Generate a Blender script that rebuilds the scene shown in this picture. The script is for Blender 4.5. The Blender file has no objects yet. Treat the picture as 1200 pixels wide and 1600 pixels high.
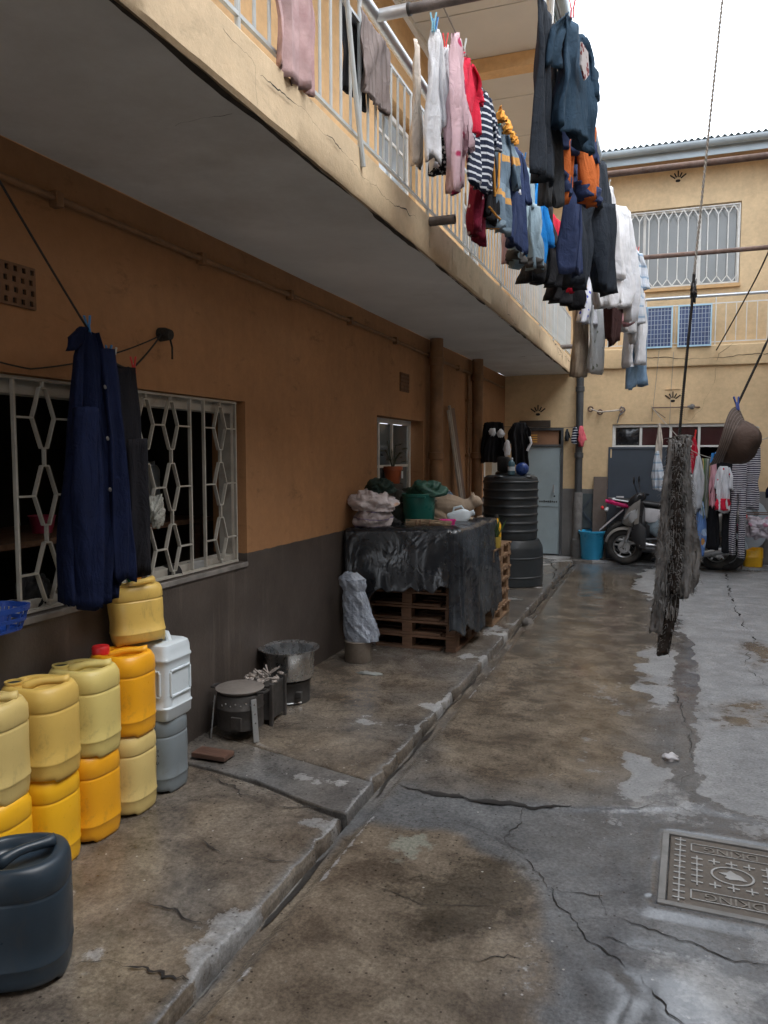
import bpy, bmesh, math, random
import numpy as np
from mathutils import Vector, Matrix

# ------------------------------------------------------------------ camera, sky, sun, exposure
SC = bpy.context.scene
COL = SC.collection
RAD = math.radians
cam_d = bpy.data.cameras.new('camera')
cam = bpy.data.objects.new('camera', cam_d)
COL.objects.link(cam)
cam.location = (0, 0, 1.62)
cam.rotation_euler = (RAD(90 - 4.3), 0, RAD(20.15))
cam_d.sensor_fit = 'VERTICAL'
cam_d.sensor_height = 36
cam_d.lens = 36 * 1206 / 1600
cam_d.clip_start = 0.05
cam_d.clip_end = 500
SC.camera = cam

SUN_EL, SUN_AZ = RAD(58), RAD(105)
world = bpy.data.worlds.new('World')
SC.world = world
world.use_nodes = True
wn, wl = world.node_tree.nodes, world.node_tree.links
wn.clear()
w_out = wn.new('ShaderNodeOutputWorld')
w_bg = wn.new('ShaderNodeBackground')
w_sky = wn.new('ShaderNodeTexSky')
w_sky.sky_type = 'NISHITA'
w_sky.sun_disc = False
w_sky.sun_elevation = SUN_EL
w_sky.sun_rotation = SUN_AZ
w_sky.air_density = 1.0
w_sky.dust_density = 4.0
w_hs = wn.new('ShaderNodeHueSaturation')          # an overcast sky has little colour
w_hs.inputs['Saturation'].default_value = 0.22
w_mx = wn.new('ShaderNodeMix')                     # cloud cover evens the sky out
w_mx.data_type = 'RGBA'
w_mx.inputs[0].default_value = 0.6
w_mx.inputs[7].default_value = (8.6, 9.4, 10.5, 1)
w_bg.inputs['Strength'].default_value = 0.15
wl.new(w_sky.outputs[0], w_hs.inputs['Color'])
wl.new(w_hs.outputs[0], w_mx.inputs[6])
wl.new(w_mx.outputs[2], w_bg.inputs['Color'])
wl.new(w_bg.outputs[0], w_out.inputs[0])

sun_d = bpy.data.lights.new('sun', 'SUN')
sun_d.energy = 0.6
sun_d.angle = RAD(40)
sun_d.color = (1.0, 0.96, 0.9)
sun = bpy.data.objects.new('sun', sun_d)
COL.objects.link(sun)
sv = Vector((math.sin(SUN_AZ) * math.cos(SUN_EL), math.cos(SUN_AZ) * math.cos(SUN_EL), math.sin(SUN_EL)))
sun.rotation_euler = sv.to_track_quat('Z', 'Y').to_euler()
sun.location = (6, -4, 12)

SC.view_settings.view_transform = 'Standard'
SC.view_settings.look = 'None'
SC.view_settings.gamma = 1
SC.view_settings.use_curve_mapping = False
SC.view_settings.exposure = 1.68
SC.render.engine = 'CYCLES'
SC.cycles.max_bounces = 8
SC.cycles.diffuse_bounces = 5

# ------------------------------------------------------------------ main dimensions (metres)
XW, XS, YB, ZS = -2.44, -1.40, 12.2, 2.84      # left wall face, balcony edge, back wall face, balcony underside
PV = 0.035                                     # pavement height
KX = -1.30                                     # kerb edge
rnd = random.Random(11)


def lerp(a, b, t):
    return a + (b - a) * t


# smooth value noise (numpy), used for terrain masks and cloth
def _h(ix, iy, s):
    n = (ix * 374761393 + iy * 668265263 + s * 974634777) & 0xffffffff
    n = ((n ^ (n >> 13)) * 1274126177) & 0xffffffff
    return ((n ^ (n >> 16)) & 0xffff) / 65535.0


def vnoise(x, y, s=0):
    x = np.asarray(x, float); y = np.asarray(y, float)
    ix = np.floor(x).astype(np.int64); iy = np.floor(y).astype(np.int64)
    fx = x - ix; fy = y - iy
    fx = fx * fx * (3 - 2 * fx); fy = fy * fy * (3 - 2 * fy)
    return ((_h(ix, iy, s) * (1 - fx) + _h(ix + 1, iy, s) * fx) * (1 - fy) +
            (_h(ix, iy + 1, s) * (1 - fx) + _h(ix + 1, iy + 1, s) * fx) * fy)


def fbm(x, y, s=0, o=4):
    v = 0; a = 0.5; t = 0
    for k in range(o):
        v = v + a * vnoise(x * 2 ** k, y * 2 ** k, s + k * 17); t += a; a *= 0.55
    return v / t


def n1(a, s=0):
    return float(vnoise(a, s * 7.31 + 0.5, s)) * 2 - 1


# ------------------------------------------------------------------ mesh builder
class MB:
    def __init__(s):
        s.v = []; s.f = []

    def add(s, vs, fs):
        o = len(s.v)
        s.v += [tuple(p) for p in vs]
        s.f += [tuple(i + o for i in f) for f in fs]
        return s

    def box(s, c, d, rot=None):
        hx, hy, hz = d[0] / 2, d[1] / 2, d[2] / 2
        pts = [Vector((x, y, z)) for x in (-hx, hx) for y in (-hy, hy) for z in (-hz, hz)]
        if rot is not None:
            m = rot if isinstance(rot, Matrix) else Matrix.Rotation(rot, 3, 'Z')
            pts = [m @ p for p in pts]
        c = Vector(c)
        return s.add([p + c for p in pts], [(0, 1, 3, 2), (4, 6, 7, 5), (0, 4, 5, 1), (2, 3, 7, 6), (0, 2, 6, 4), (1, 5, 7, 3)])

    def span(s, a, b):
        return s.box([(a[i] + b[i]) / 2 for i in range(3)], [abs(b[i] - a[i]) for i in range(3)])

    def bar(s, p0, p1, w, h=None, up=(0, 0, 1)):
        h = h or w
        p0 = Vector(p0); p1 = Vector(p1); d = (p1 - p0).normalized(); up = Vector(up)
        if abs(d.dot(up)) > 0.97: up = Vector((1, 0, 0))
        x = d.cross(up).normalized(); y = x.cross(d)
        vs = [p + x * (w / 2 * i) + y * (h / 2 * j) for p in (p0, p1) for i, j in ((-1, -1), (1, -1), (1, 1), (-1, 1))]
        return s.add(vs, [(3, 2, 1, 0), (4, 5, 6, 7), (0, 1, 5, 4), (1, 2, 6, 5), (2, 3, 7, 6), (3, 0, 4, 7)])

    def tube(s, pts, r, n=8, caps=True):
        pts = [Vector(p) for p in pts]
        rs = r if isinstance(r, (list, tuple)) else [r] * len(pts)
        rings = []; px = None
        for i, p in enumerate(pts):
            d = (pts[min(i + 1, len(pts) - 1)] - pts[max(i - 1, 0)]).normalized()
            if px is None:
                u = Vector((0, 0, 1)) if abs(d.z) < 0.9 else Vector((1, 0, 0))
                px = d.cross(u).normalized()
            else:
                px = (px - d * px.dot(d)).normalized()
            py = d.cross(px)
            rings.append([p + (px * math.cos(2 * math.pi * k / n) + py * math.sin(2 * math.pi * k / n)) * rs[i] for k in range(n)])
        return s.loft(rings, caps, caps)

    def loft(s, rings, ca=True, cb=True):
        n = len(rings[0]); vs = [p for r in rings for p in r]; fs = []
        for i in range(len(rings) - 1):
            for k in range(n):
                a = i * n + k; b = i * n + (k + 1) % n
                fs.append((a, b, b + n, a + n))
        if ca: fs.append(tuple(range(n - 1, -1, -1)))
        if cb: fs.append(tuple((len(rings) - 1) * n + k for k in range(n)))
        return s.add(vs, fs)

    def lathe(s, prof, n=24, c=(0, 0, 0), ca=True, cb=True, sx=1, sy=1):
        return s.loft([[(c[0] + r * sx * math.cos(2 * math.pi * k / n), c[1] + r * sy * math.sin(2 * math.pi * k / n), c[2] + z) for k in range(n)] for r, z in prof], ca, cb)

    def grid(s, fn, nu, nv):
        vs = [fn(i / nu, j / nv) for i in range(nu + 1) for j in range(nv + 1)]
        fs = [(i * (nv + 1) + j, (i + 1) * (nv + 1) + j, (i + 1) * (nv + 1) + j + 1, i * (nv + 1) + j + 1) for i in range(nu) for j in range(nv)]
        return s.add(vs, fs)

    def prism(s, poly, z0, z1, ax='z'):
        def m(p, z):
            return (p[0], p[1], z) if ax == 'z' else ((z, p[0], p[1]) if ax == 'x' else (p[0], z, p[1]))
        n = len(poly)
        return s.add([m(p, z0) for p in poly] + [m(p, z1) for p in poly],
                     [tuple(range(n - 1, -1, -1)), tuple(range(n, 2 * n))] + [(k, (k + 1) % n, n + (k + 1) % n, n + k) for k in range(n)])

    def blob(s, c, r, n=14, m=9, jit=0.0, seed=0):
        c = Vector(c); rings = []
        for i in range(1, m):
            th = math.pi * i / m
            ring = []
            for k in range(n):
                ph = 2 * math.pi * k / n
                q = 1 + jit * n1(3.1 * math.cos(ph) + 2 * th, seed) + jit * 0.6 * n1(5 * math.sin(ph) - 4 * th, seed + 3)
                ring.append((c.x + r[0] * q * math.sin(th) * math.cos(ph), c.y + r[1] * q * math.sin(th) * math.sin(ph), c.z - r[2] * q * math.cos(th)))
            rings.append(ring)
        return s.loft(rings)

    def xf(s, m, start=0):
        s.v = s.v[:start] + [tuple(m @ Vector(p)) for p in s.v[start:]]
        return s

    def build(s, name, mat, parent=None, smooth=False, bevel=0, world=False, loc=None, weld=False, sharp=35, sub=0):
        me = bpy.data.meshes.new(name)
        vs = s.v
        if world and parent is not None:
            l = parent['_o'] if '_o' in parent else (0, 0, 0)
            vs = [(p[0] - l[0], p[1] - l[1], p[2] - l[2]) for p in vs]
        me.from_pydata(vs, [], s.f)
        bm = bmesh.new(); bm.from_mesh(me)
        if weld: bmesh.ops.remove_doubles(bm, verts=bm.verts, dist=0.0005)
        bmesh.ops.recalc_face_normals(bm, faces=bm.faces)
        bm.to_mesh(me); bm.free()
        o = bpy.data.objects.new(name, me); COL.objects.link(o)
        if mat is not None: me.materials.append(mat)
        if parent is not None: o.parent = parent
        if loc is not None: o.location = loc
        if smooth:
            for p in me.polygons: p.use_smooth = True
            if sharp < 180:
                try:
                    me.set_sharp_from_angle(angle=RAD(sharp))
                except Exception:
                    pass
        if bevel:
            b = o.modifiers.new('bevel', 'BEVEL'); b.width = bevel; b.segments = 2; b.limit_method = 'ANGLE'; b.angle_limit = RAD(40)
        if sub:
            b = o.modifiers.new('sub', 'SUBSURF'); b.levels = sub; b.render_levels = sub
        return o


def thing(name, label, cat, loc=(0, 0, 0), rz=0, group=None):
    o = bpy.data.objects.new(name, None); COL.objects.link(o)
    o.location = loc; o.rotation_euler = (0, 0, rz)
    o.empty_display_size = 0.1
    o['label'] = label; o['category'] = cat; o['_o'] = loc
    if group: o['group'] = group
    return o


def tag(o, label, cat, group=None):
    o['label'] = label; o['category'] = cat
    if group: o['group'] = group
    return o


def struct(o, kind='structure'):
    o['kind'] = kind
    return o


def dup(root, loc, rz=0, label=None, group=None, mats=None, rot=None):
    r = root.copy(); COL.objects.link(r); r.location = loc
    r.rotation_euler = rot or (0, 0, rz)
    if label: r['label'] = label
    if group: r['group'] = group
    for ch in list(root.children):
        c = ch.copy(); COL.objects.link(c); c.parent = r
        if mats and ch.name.split('.')[0] in mats:
            c.data = c.data.copy(); c.data.materials[0] = mats[ch.name.split('.')[0]]
        for g in ch.children:
            d = g.copy(); COL.objects.link(d); d.parent = c
    return r


# ------------------------------------------------------------------ materials
MATS = {}


def newmat(name):
    m = bpy.data.materials.new(name); m.use_nodes = True
    nt = m.node_tree; nt.nodes.clear()
    out = nt.nodes.new('ShaderNodeOutputMaterial'); b = nt.nodes.new('ShaderNodeBsdfPrincipled')
    nt.links.new(b.outputs[0], out.inputs[0])
    return m, nt, b


def c4(c):
    return (c[0], c[1], c[2], 1)


def srgb(r, g, b):
    def f(v):
        v /= 255
        return v / 12.92 if v <= 0.04045 else ((v + 0.055) / 1.055) ** 2.4
    return (f(r), f(g), f(b))


def noise(nt, vec, scale, detail=4, rough=0.6, dist=0.0):
    n = nt.nodes.new('ShaderNodeTexNoise'); n.inputs['Scale'].default_value = scale; n.inputs['Detail'].default_value = detail
    n.inputs['Roughness'].default_value = rough; n.inputs['Distortion'].default_value = dist
    nt.links.new(vec, n.inputs['Vector'])
    return n.outputs['Fac']


def ramp(nt, fac, stops, const=False):
    r = nt.nodes.new('ShaderNodeValToRGB'); e = r.color_ramp.elements
    while len(e) > 1: e.remove(e[0])
    e[0].position, e[0].color = stops[0][0], c4(stops[0][1]) if len(stops[0][1]) == 3 else stops[0][1]
    for p, c in stops[1:]:
        q = e.new(p); q.color = c4(c)
    if const: r.color_ramp.interpolation = 'CONSTANT'
    nt.links.new(fac, r.inputs[0])
    return r.outputs[0]


def g3(v):
    return (v, v, v)


def mix(nt, fac, a, b, mode='MIX'):
    m = nt.nodes.new('ShaderNodeMix'); m.data_type = 'RGBA'; m.blend_type = mode
    for sock, val in ((m.inputs[0], fac), (m.inputs[6], a), (m.inputs[7], b)):
        if isinstance(val, (int, float)): sock.default_value = val
        elif isinstance(val, tuple): sock.default_value = c4(val)
        else: nt.links.new(val, sock)
    return m.outputs[2]


def math_(nt, op, a, b=None, clamp=False):
    m = nt.nodes.new('ShaderNodeMath'); m.operation = op; m.use_clamp = clamp
    for i, val in enumerate((a, b)):
        if val is None: continue
        if isinstance(val, (int, float)): m.inputs[i].default_value = val
        else: nt.links.new(val, m.inputs[i])
    return m.outputs[0]


def coords(nt, kind='Object', scale=(1, 1, 1)):
    t = nt.nodes.new('ShaderNodeTexCoord')
    mp = nt.nodes.new('ShaderNodeMapping'); mp.inputs['Scale'].default_value = scale
    nt.links.new(t.outputs[kind], mp.inputs[0])
    return mp.outputs[0]


def bump(nt, b, h, strength=0.2, dist=0.01):
    n = nt.nodes.new('ShaderNodeBump'); n.inputs['Strength'].default_value = strength; n.inputs['Distance'].default_value = dist
    nt.links.new(h, n.inputs['Height']); nt.links.new(n.outputs[0], b.inputs['Normal'])


def pm(name, col=(0.3, 0.3, 0.3), var=0.25, scale=6, rough=0.6, rv=0.12, bmp=0.15, bsc=None, metal=0, dirt=None, dirt_amt=0.45, spec=None, sheen=0, stretch=(1, 1, 1), bdist=0.006, grime=0):
    """plain surface: colour with mottling, optional dirt patches, varied gloss, fine relief"""
    if name in MATS: return MATS[name]
    m, nt, b = newmat(name)
    v = coords(nt, 'Object', stretch)
    n = noise(nt, v, scale, 5)
    lo = tuple(c * (1 - var) for c in col); hi = tuple(min(1, c * (1 + var * 0.8)) for c in col)
    c = ramp(nt, n, [(0.3, lo), (0.7, hi)])
    if dirt:
        d = ramp(nt, noise(nt, v, scale * 0.45, 8, 0.7), [(1 - dirt_amt - 0.12, g3(0)), (1 - dirt_amt + 0.16, g3(1))])
        c = mix(nt, d, c, dirt)
    if grime:
        s1 = ramp(nt, noise(nt, coords(nt, 'Object', (1, 1, 0.55)), 9, 10, 0.78, 0.5), [(0.55, g3(0)), (0.70, g3(1))])
        c = mix(nt, math_(nt, 'MULTIPLY', s1, grime), c, (0.10, 0.075, 0.045))
        s2 = ramp(nt, noise(nt, v, 55, 4, 0.7), [(0.66, g3(0)), (0.72, g3(1))])
        c = mix(nt, math_(nt, 'MULTIPLY', s2, grime * 0.9), c, (0.06, 0.045, 0.03))
        s3 = ramp(nt, noise(nt, coords(nt, 'Object', (1, 1, 9)), 6, 7, 0.75), [(0.64, g3(0)), (0.66, g3(1))])
        c = mix(nt, math_(nt, 'MULTIPLY', s3, grime * 0.5), c, tuple(min(1, k * 1.35 + 0.05) for k in col))
    nt.links.new(c, b.inputs['Base Color'])
    nr = noise(nt, v, scale * 2.3, 3)
    rr = ramp(nt, nr, [(0.3, g3(max(0.03, rough - rv))), (0.7, g3(min(1, rough + rv)))])
    nt.links.new(rr, b.inputs['Roughness'])
    b.inputs['Metallic'].default_value = metal
    if spec is not None: b.inputs['Specular IOR Level'].default_value = spec
    if bmp: bump(nt, b, noise(nt, v, bsc or scale * 7, 5), bmp, bdist)
    MATS[name] = m
    return m


def creases(nt, b, v, strength=0.5):
    """woven grain plus soft vertical creases"""
    vs = coords(nt, 'Object', (1, 1, 0.3))
    w = math_(nt, 'ABSOLUTE', math_(nt, 'SUBTRACT', noise(nt, vs, 11, 3, 0.5, 0.8), 0.5))
    w2 = math_(nt, 'ABSOLUTE', math_(nt, 'SUBTRACT', noise(nt, v, 17, 2, 0.5, 1.2), 0.5))
    h = math_(nt, 'ADD', math_(nt, 'MULTIPLY', w, 1.0), math_(nt, 'MULTIPLY', w2, 0.25))
    h = math_(nt, 'ADD', h, math_(nt, 'MULTIPLY', noise(nt, v, 170, 2), 0.05))
    bump(nt, b, h, strength, 0.055)


def cloth(name, col, var=0.18, rough=0.9, bmp=0.3):
    if name in MATS: return MATS[name]
    m, nt, b = newmat(name)
    v = coords(nt)
    c = ramp(nt, noise(nt, v, 9, 5), [(0.3, tuple(k * (1 - var) for k in col)), (0.7, tuple(min(1, k * (1 + var * .8)) for k in col))])
    nt.links.new(c, b.inputs['Base Color']); b.inputs['Roughness'].default_value = rough; b.inputs['Specular IOR Level'].default_value = 0.15
    creases(nt, b, v)
    MATS[name] = m
    return m


def stripes(name, bands, period, axis=2, warp=0.02, rough=0.9):
    """woven stripes: bands = [(start 0..1, colour)]"""
    m, nt, b = newmat(name)
    v = coords(nt)
    sp = nt.nodes.new('ShaderNodeSeparateXYZ'); nt.links.new(v, sp.inputs[0])
    w = math_(nt, 'MULTIPLY', noise(nt, v, 5, 2), warp)
    x = math_(nt, 'ADD', sp.outputs[axis], w)
    x = math_(nt, 'FRACT', math_(nt, 'DIVIDE', x, period))
    c = ramp(nt, x, bands, True)
    c = mix(nt, 0.25, c, ramp(nt, noise(nt, v, 12), [(0.2, g3(0.3)), (0.8, g3(1))]), 'MULTIPLY')
    nt.links.new(c, b.inputs['Base Color']); b.inputs['Roughness'].default_value = rough
    b.inputs['Specular IOR Level'].default_value = 0.15
    creases(nt, b, v)
    return m


def spots(name, bg, fg, scale, thr=0.35, fg2=None, rough=0.9):
    m, nt, b = newmat(name)
    v = coords(nt)
    vo = nt.nodes.new('ShaderNodeTexVoronoi'); vo.inputs['Scale'].default_value = scale
    nt.links.new(v, vo.inputs['Vector'])
    d = ramp(nt, vo.outputs['Distance'], [(thr - 0.03, g3(1)), (thr + 0.03, g3(0))])
    f = fg
    if fg2:
        sp = nt.nodes.new('ShaderNodeSeparateColor'); nt.links.new(vo.outputs['Color'], sp.inputs[0])
        f = ramp(nt, sp.outputs[0], [(0, fg), (0.5, fg2)], True)
    c = mix(nt, d, bg, f)
    c = mix(nt, 0.25, c, ramp(nt, noise(nt, v, 12), [(0.2, g3(0.3)), (0.8, g3(1))]), 'MULTIPLY')
    nt.links.new(c, b.inputs['Base Color']); b.inputs['Roughness'].default_value = rough
    b.inputs['Specular IOR Level'].default_value = 0.15
    creases(nt, b, v)
    return m


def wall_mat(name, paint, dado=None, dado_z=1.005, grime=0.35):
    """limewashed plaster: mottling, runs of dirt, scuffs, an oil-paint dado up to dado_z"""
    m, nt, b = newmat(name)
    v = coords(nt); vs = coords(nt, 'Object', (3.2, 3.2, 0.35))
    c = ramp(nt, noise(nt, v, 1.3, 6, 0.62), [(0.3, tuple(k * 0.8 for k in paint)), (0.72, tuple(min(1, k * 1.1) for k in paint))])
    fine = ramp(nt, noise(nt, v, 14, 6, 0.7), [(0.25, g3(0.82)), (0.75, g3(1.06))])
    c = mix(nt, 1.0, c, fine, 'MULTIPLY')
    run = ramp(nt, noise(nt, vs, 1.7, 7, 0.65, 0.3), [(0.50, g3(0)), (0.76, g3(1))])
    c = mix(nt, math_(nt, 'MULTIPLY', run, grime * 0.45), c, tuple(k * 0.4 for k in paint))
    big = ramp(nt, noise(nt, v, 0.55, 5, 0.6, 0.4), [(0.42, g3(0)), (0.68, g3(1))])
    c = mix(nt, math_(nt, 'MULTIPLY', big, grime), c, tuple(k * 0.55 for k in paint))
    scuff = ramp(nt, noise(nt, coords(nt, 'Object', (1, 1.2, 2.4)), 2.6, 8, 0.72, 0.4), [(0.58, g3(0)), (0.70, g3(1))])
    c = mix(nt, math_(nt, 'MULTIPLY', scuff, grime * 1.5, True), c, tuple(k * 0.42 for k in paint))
    if dado:
        sp = nt.nodes.new('ShaderNodeSeparateXYZ'); nt.links.new(v, sp.inputs[0])
        z = math_(nt, 'ADD', sp.outputs[2], math_(nt, 'MULTIPLY', math_(nt, 'SUBTRACT', noise(nt, v, 9, 3), 0.5), 0.02))
        dc = ramp(nt, noise(nt, v, 2.0, 7, 0.68), [(0.3, tuple(k * 0.62 for k in dado)), (0.7, tuple(k * 1.25 for k in dado))])
        streak = ramp(nt, noise(nt, coords(nt, 'Object', (6, 6, 0.5)), 1.6, 6, 0.6), [(0.58, g3(0)), (0.74, g3(1))])
        dc = mix(nt, math_(nt, 'MULTIPLY', streak, 0.5), dc, tuple(k * 2.4 for k in dado))
        peel = ramp(nt, noise(nt, v, 5.5, 8, 0.72), [(0.69, g3(0)), (0.71, g3(1))])
        dc = mix(nt, math_(nt, 'MULTIPLY', peel, 0.6), dc, (0.2, 0.11, 0.06))
        # lime water that ran down from the window sill and dried
        yy = math_(nt, 'ADD', sp.outputs[1], math_(nt, 'MULTIPLY', math_(nt, 'SUBTRACT', noise(nt, coords(nt, 'Object', (1, 1, 1)), 7, 5), 0.5), 0.10))
        lime = None
        for y0_, w_ in ((2.40, 0.030), (2.31, 0.022), (2.46, 0.016), (4.12, 0.02), (3.6, 0.012)):
            g_ = math_(nt, 'SUBTRACT', 1.0, math_(nt, 'DIVIDE', math_(nt, 'ABSOLUTE', math_(nt, 'SUBTRACT', yy, y0_)), w_), True)
            lime = g_ if lime is None else math_(nt, 'MAXIMUM', lime, g_)
        lime = math_(nt, 'MULTIPLY', lime, ramp(nt, noise(nt, coords(nt, 'Object', (20, 20, 3)), 1.5, 6, 0.7), [(0.35, g3(0)), (0.62, g3(1))]))
        dc = mix(nt, math_(nt, 'MULTIPLY', lime, 0.6 if dado_z < 1.05 else 0.0), dc, (0.30, 0.29, 0.28))
        # splash line: grit and damp thrown up along the foot of the wall
        foot = math_(nt, 'SUBTRACT', math_(nt, 'ADD', 0.30, math_(nt, 'MULTIPLY', math_(nt, 'SUBTRACT', noise(nt, v, 4, 7, 0.7), 0.5), 0.9)), sp.outputs[2])
        foot = ramp(nt, foot, [(0.0, g3(0)), (0.25, g3(1))])
        dc = mix(nt, math_(nt, 'MULTIPLY', foot, 0.6), dc, tuple(k * 0.5 for k in dado))
        sel = math_(nt, 'LESS_THAN', z, dado_z)
        c = mix(nt, sel, c, dc)
        rg = math_(nt, 'SUBTRACT', 0.85, math_(nt, 'MULTIPLY', sel, 0.38))
        nt.links.new(rg, b.inputs['Roughness'])
    else:
        b.inputs['Roughness'].default_value = 0.85
    nt.links.new(c, b.inputs['Base Color'])
    bump(nt, b, math_(nt, 'ADD', noise(nt, v, 60, 6, 0.7), math_(nt, 'MULTIPLY', noise(nt, v, 6, 4), 2.0)), 0.28, 0.008)
    return m
# ================================================================== GROUND
def sdf(px, py, poly):
    """signed distance to a polygon, negative inside"""
    P = np.array(poly, float); d = np.full(px.shape, 1e9); ins = np.zeros(px.shape, bool)
    n = len(P)
    for i in range(n):
        a = P[i]; b = P[(i + 1) % n]; e = b - a
        wx = px - a[0]; wy = py - a[1]
        t = np.clip((wx * e[0] + wy * e[1]) / (e @ e), 0, 1)
        d = np.minimum(d, (wx - t * e[0]) ** 2 + (wy - t * e[1]) ** 2)
        c = ((a[1] <= py) & (b[1] > py)) | ((b[1] <= py) & (a[1] > py))
        with np.errstate(divide='ignore', invalid='ignore'):
            xi = a[0] + (py - a[1]) / (b[1] - a[1] + 1e-12) * e[0]
        ins ^= c & (px < xi)
    d = np.sqrt(d)
    return np.where(ins, -d, d)


def mask(x, y, poly, soft=0.05, jag=0.12, freq=5, seed=1):
    s = sdf(x, y, poly) + (fbm(x * freq, y * freq, seed, 5) - 0.5) * 2 * jag
    return np.clip(0.5 - s / (2 * soft), 0, 1)


def floor_mat():
    m, nt, b = newmat('worn_concrete')
    v = coords(nt)

    def attr(n):
        a = nt.nodes.new('ShaderNodeAttribute'); a.attribute_name = n; return a.outputs['Fac']
    dry, brown, gloss, mold, green = [attr(k) for k in ('dry', 'brown', 'gloss', 'mold', 'green')]
    n1_, n2_, n3_ = noise(nt, v, 3.4, 12, 0.74, 0.3), noise(nt, v, 11, 8, 0.72), noise(nt, v, 70, 5, 0.7)
    wet = mix(nt, brown, ramp(nt, n1_, [(0.28, (0.055, 0.057, 0.060)), (0.72, (0.165, 0.168, 0.172))]),
              ramp(nt, n1_, [(0.26, (0.046, 0.036, 0.027)), (0.42, (0.090, 0.071, 0.053)), (0.55, (0.16, 0.13, 0.098)), (0.74, (0.27, 0.225, 0.172))]))
    dr = ramp(nt, math_(nt, 'ADD', math_(nt, 'MULTIPLY', n1_, 0.6), math_(nt, 'MULTIPLY', n2_, 0.4)), [(0.32, (0.14, 0.14, 0.14)), (0.5, (0.25, 0.25, 0.25)), (0.68, (0.38, 0.38, 0.375))])
    # the drying edge breaks up at a finer scale than the mesh
    n4_ = noise(nt, v, 34, 6, 0.75)
    dd = math_(nt, 'ADD', dry, math_(nt, 'ADD', math_(nt, 'MULTIPLY', math_(nt, 'SUBTRACT', n2_, 0.5), 1.3), math_(nt, 'MULTIPLY', math_(nt, 'SUBTRACT', n4_, 0.5), 0.8)))
    dd = ramp(nt, dd, [(0.34, g3(0)), (0.5, g3(0.6)), (0.72, g3(1))])
    c = mix(nt, dd, wet, dr)
    md = ramp(nt, math_(nt, 'ADD', math_(nt, 'MULTIPLY', mold, 0.34), math_(nt, 'ADD', math_(nt, 'MULTIPLY', n2_, 0.55), math_(nt, 'MULTIPLY', n4_, 0.45))), [(0.63, g3(0)), (0.76, g3(1))])
    c = mix(nt, math_(nt, 'MULTIPLY', md, 0.6), c, (0.022, 0.018, 0.012))
    gr = ramp(nt, math_(nt, 'ADD', math_(nt, 'MULTIPLY', green, 0.4), math_(nt, 'MULTIPLY', n2_, 0.8)), [(0.64, g3(0)), (0.74, g3(1))])
    c = mix(nt, math_(nt, 'MULTIPLY', gr, 0.75), c, (0.22, 0.225, 0.19))
    pale = ramp(nt, noise(nt, v, 4.2, 9, 0.74, 0.5), [(0.66, g3(0)), (0.69, g3(1))])
    c = mix(nt, math_(nt, 'MULTIPLY', pale, 0.45), c, (0.21, 0.20, 0.18))
    dark = ramp(nt, noise(nt, v, 6.5, 9, 0.75, 0.4), [(0.3, g3(1)), (0.37, g3(0))])
    c = mix(nt, math_(nt, 'MULTIPLY', dark, 0.6), c, (0.03, 0.025, 0.02))
    c = mix(nt, 1.0, c, ramp(nt, n3_, [(0.25, g3(0.5)), (0.75, g3(1.4))]), 'MULTIPLY')
    vo = nt.nodes.new('ShaderNodeTexVoronoi'); vo.inputs['Scale'].default_value = 38; nt.links.new(v, vo.inputs['Vector'])
    sp = nt.nodes.new('ShaderNodeSeparateColor'); nt.links.new(vo.outputs['Color'], sp.inputs[0])
    pit = math_(nt, 'MULTIPLY', math_(nt, 'LESS_THAN', vo.outputs['Distance'], 0.17), math_(nt, 'GREATER_THAN', sp.outputs[0], 0.72))
    c = mix(nt, math_(nt, 'MULTIPLY', pit, 0.7), c, mix(nt, math_(nt, 'GREATER_THAN', sp.outputs[1], 0.94), (0.02, 0.016, 0.012), (0.40, 0.39, 0.37)))
    nt.links.new(c, b.inputs['Base Color'])
    r = math_(nt, 'ADD', 0.24, math_(nt, 'MULTIPLY', math_(nt, 'MULTIPLY', dd, 0.36), math_(nt, 'SUBTRACT', 1.0, gloss)))
    r = math_(nt, 'SUBTRACT', r, math_(nt, 'MULTIPLY', gloss, 0.24))
    r = math_(nt, 'ADD', r, math_(nt, 'MULTIPLY', math_(nt, 'MULTIPLY', math_(nt, 'SUBTRACT', n2_, 0.5), 0.42), math_(nt, 'SUBTRACT', 1.0, gloss)))
    r = math_(nt, 'MAXIMUM', r, 0.045)
    nt.links.new(r, b.inputs['Roughness'])
    h = math_(nt, 'ADD', math_(nt, 'MULTIPLY', n2_, 1.6), math_(nt, 'MULTIPLY', n3_, 0.5))
    bn = nt.nodes.new('ShaderNodeBump'); bn.inputs['Distance'].default_value = 0.005
    nt.links.new(math_(nt, 'SUBTRACT', 0.5, math_(nt, 'MULTIPLY', gloss, 0.42)), bn.inputs['Strength'])
    nt.links.new(h, bn.inputs['Height']); nt.links.new(bn.outputs[0], b.inputs['Normal'])
    return m


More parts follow.
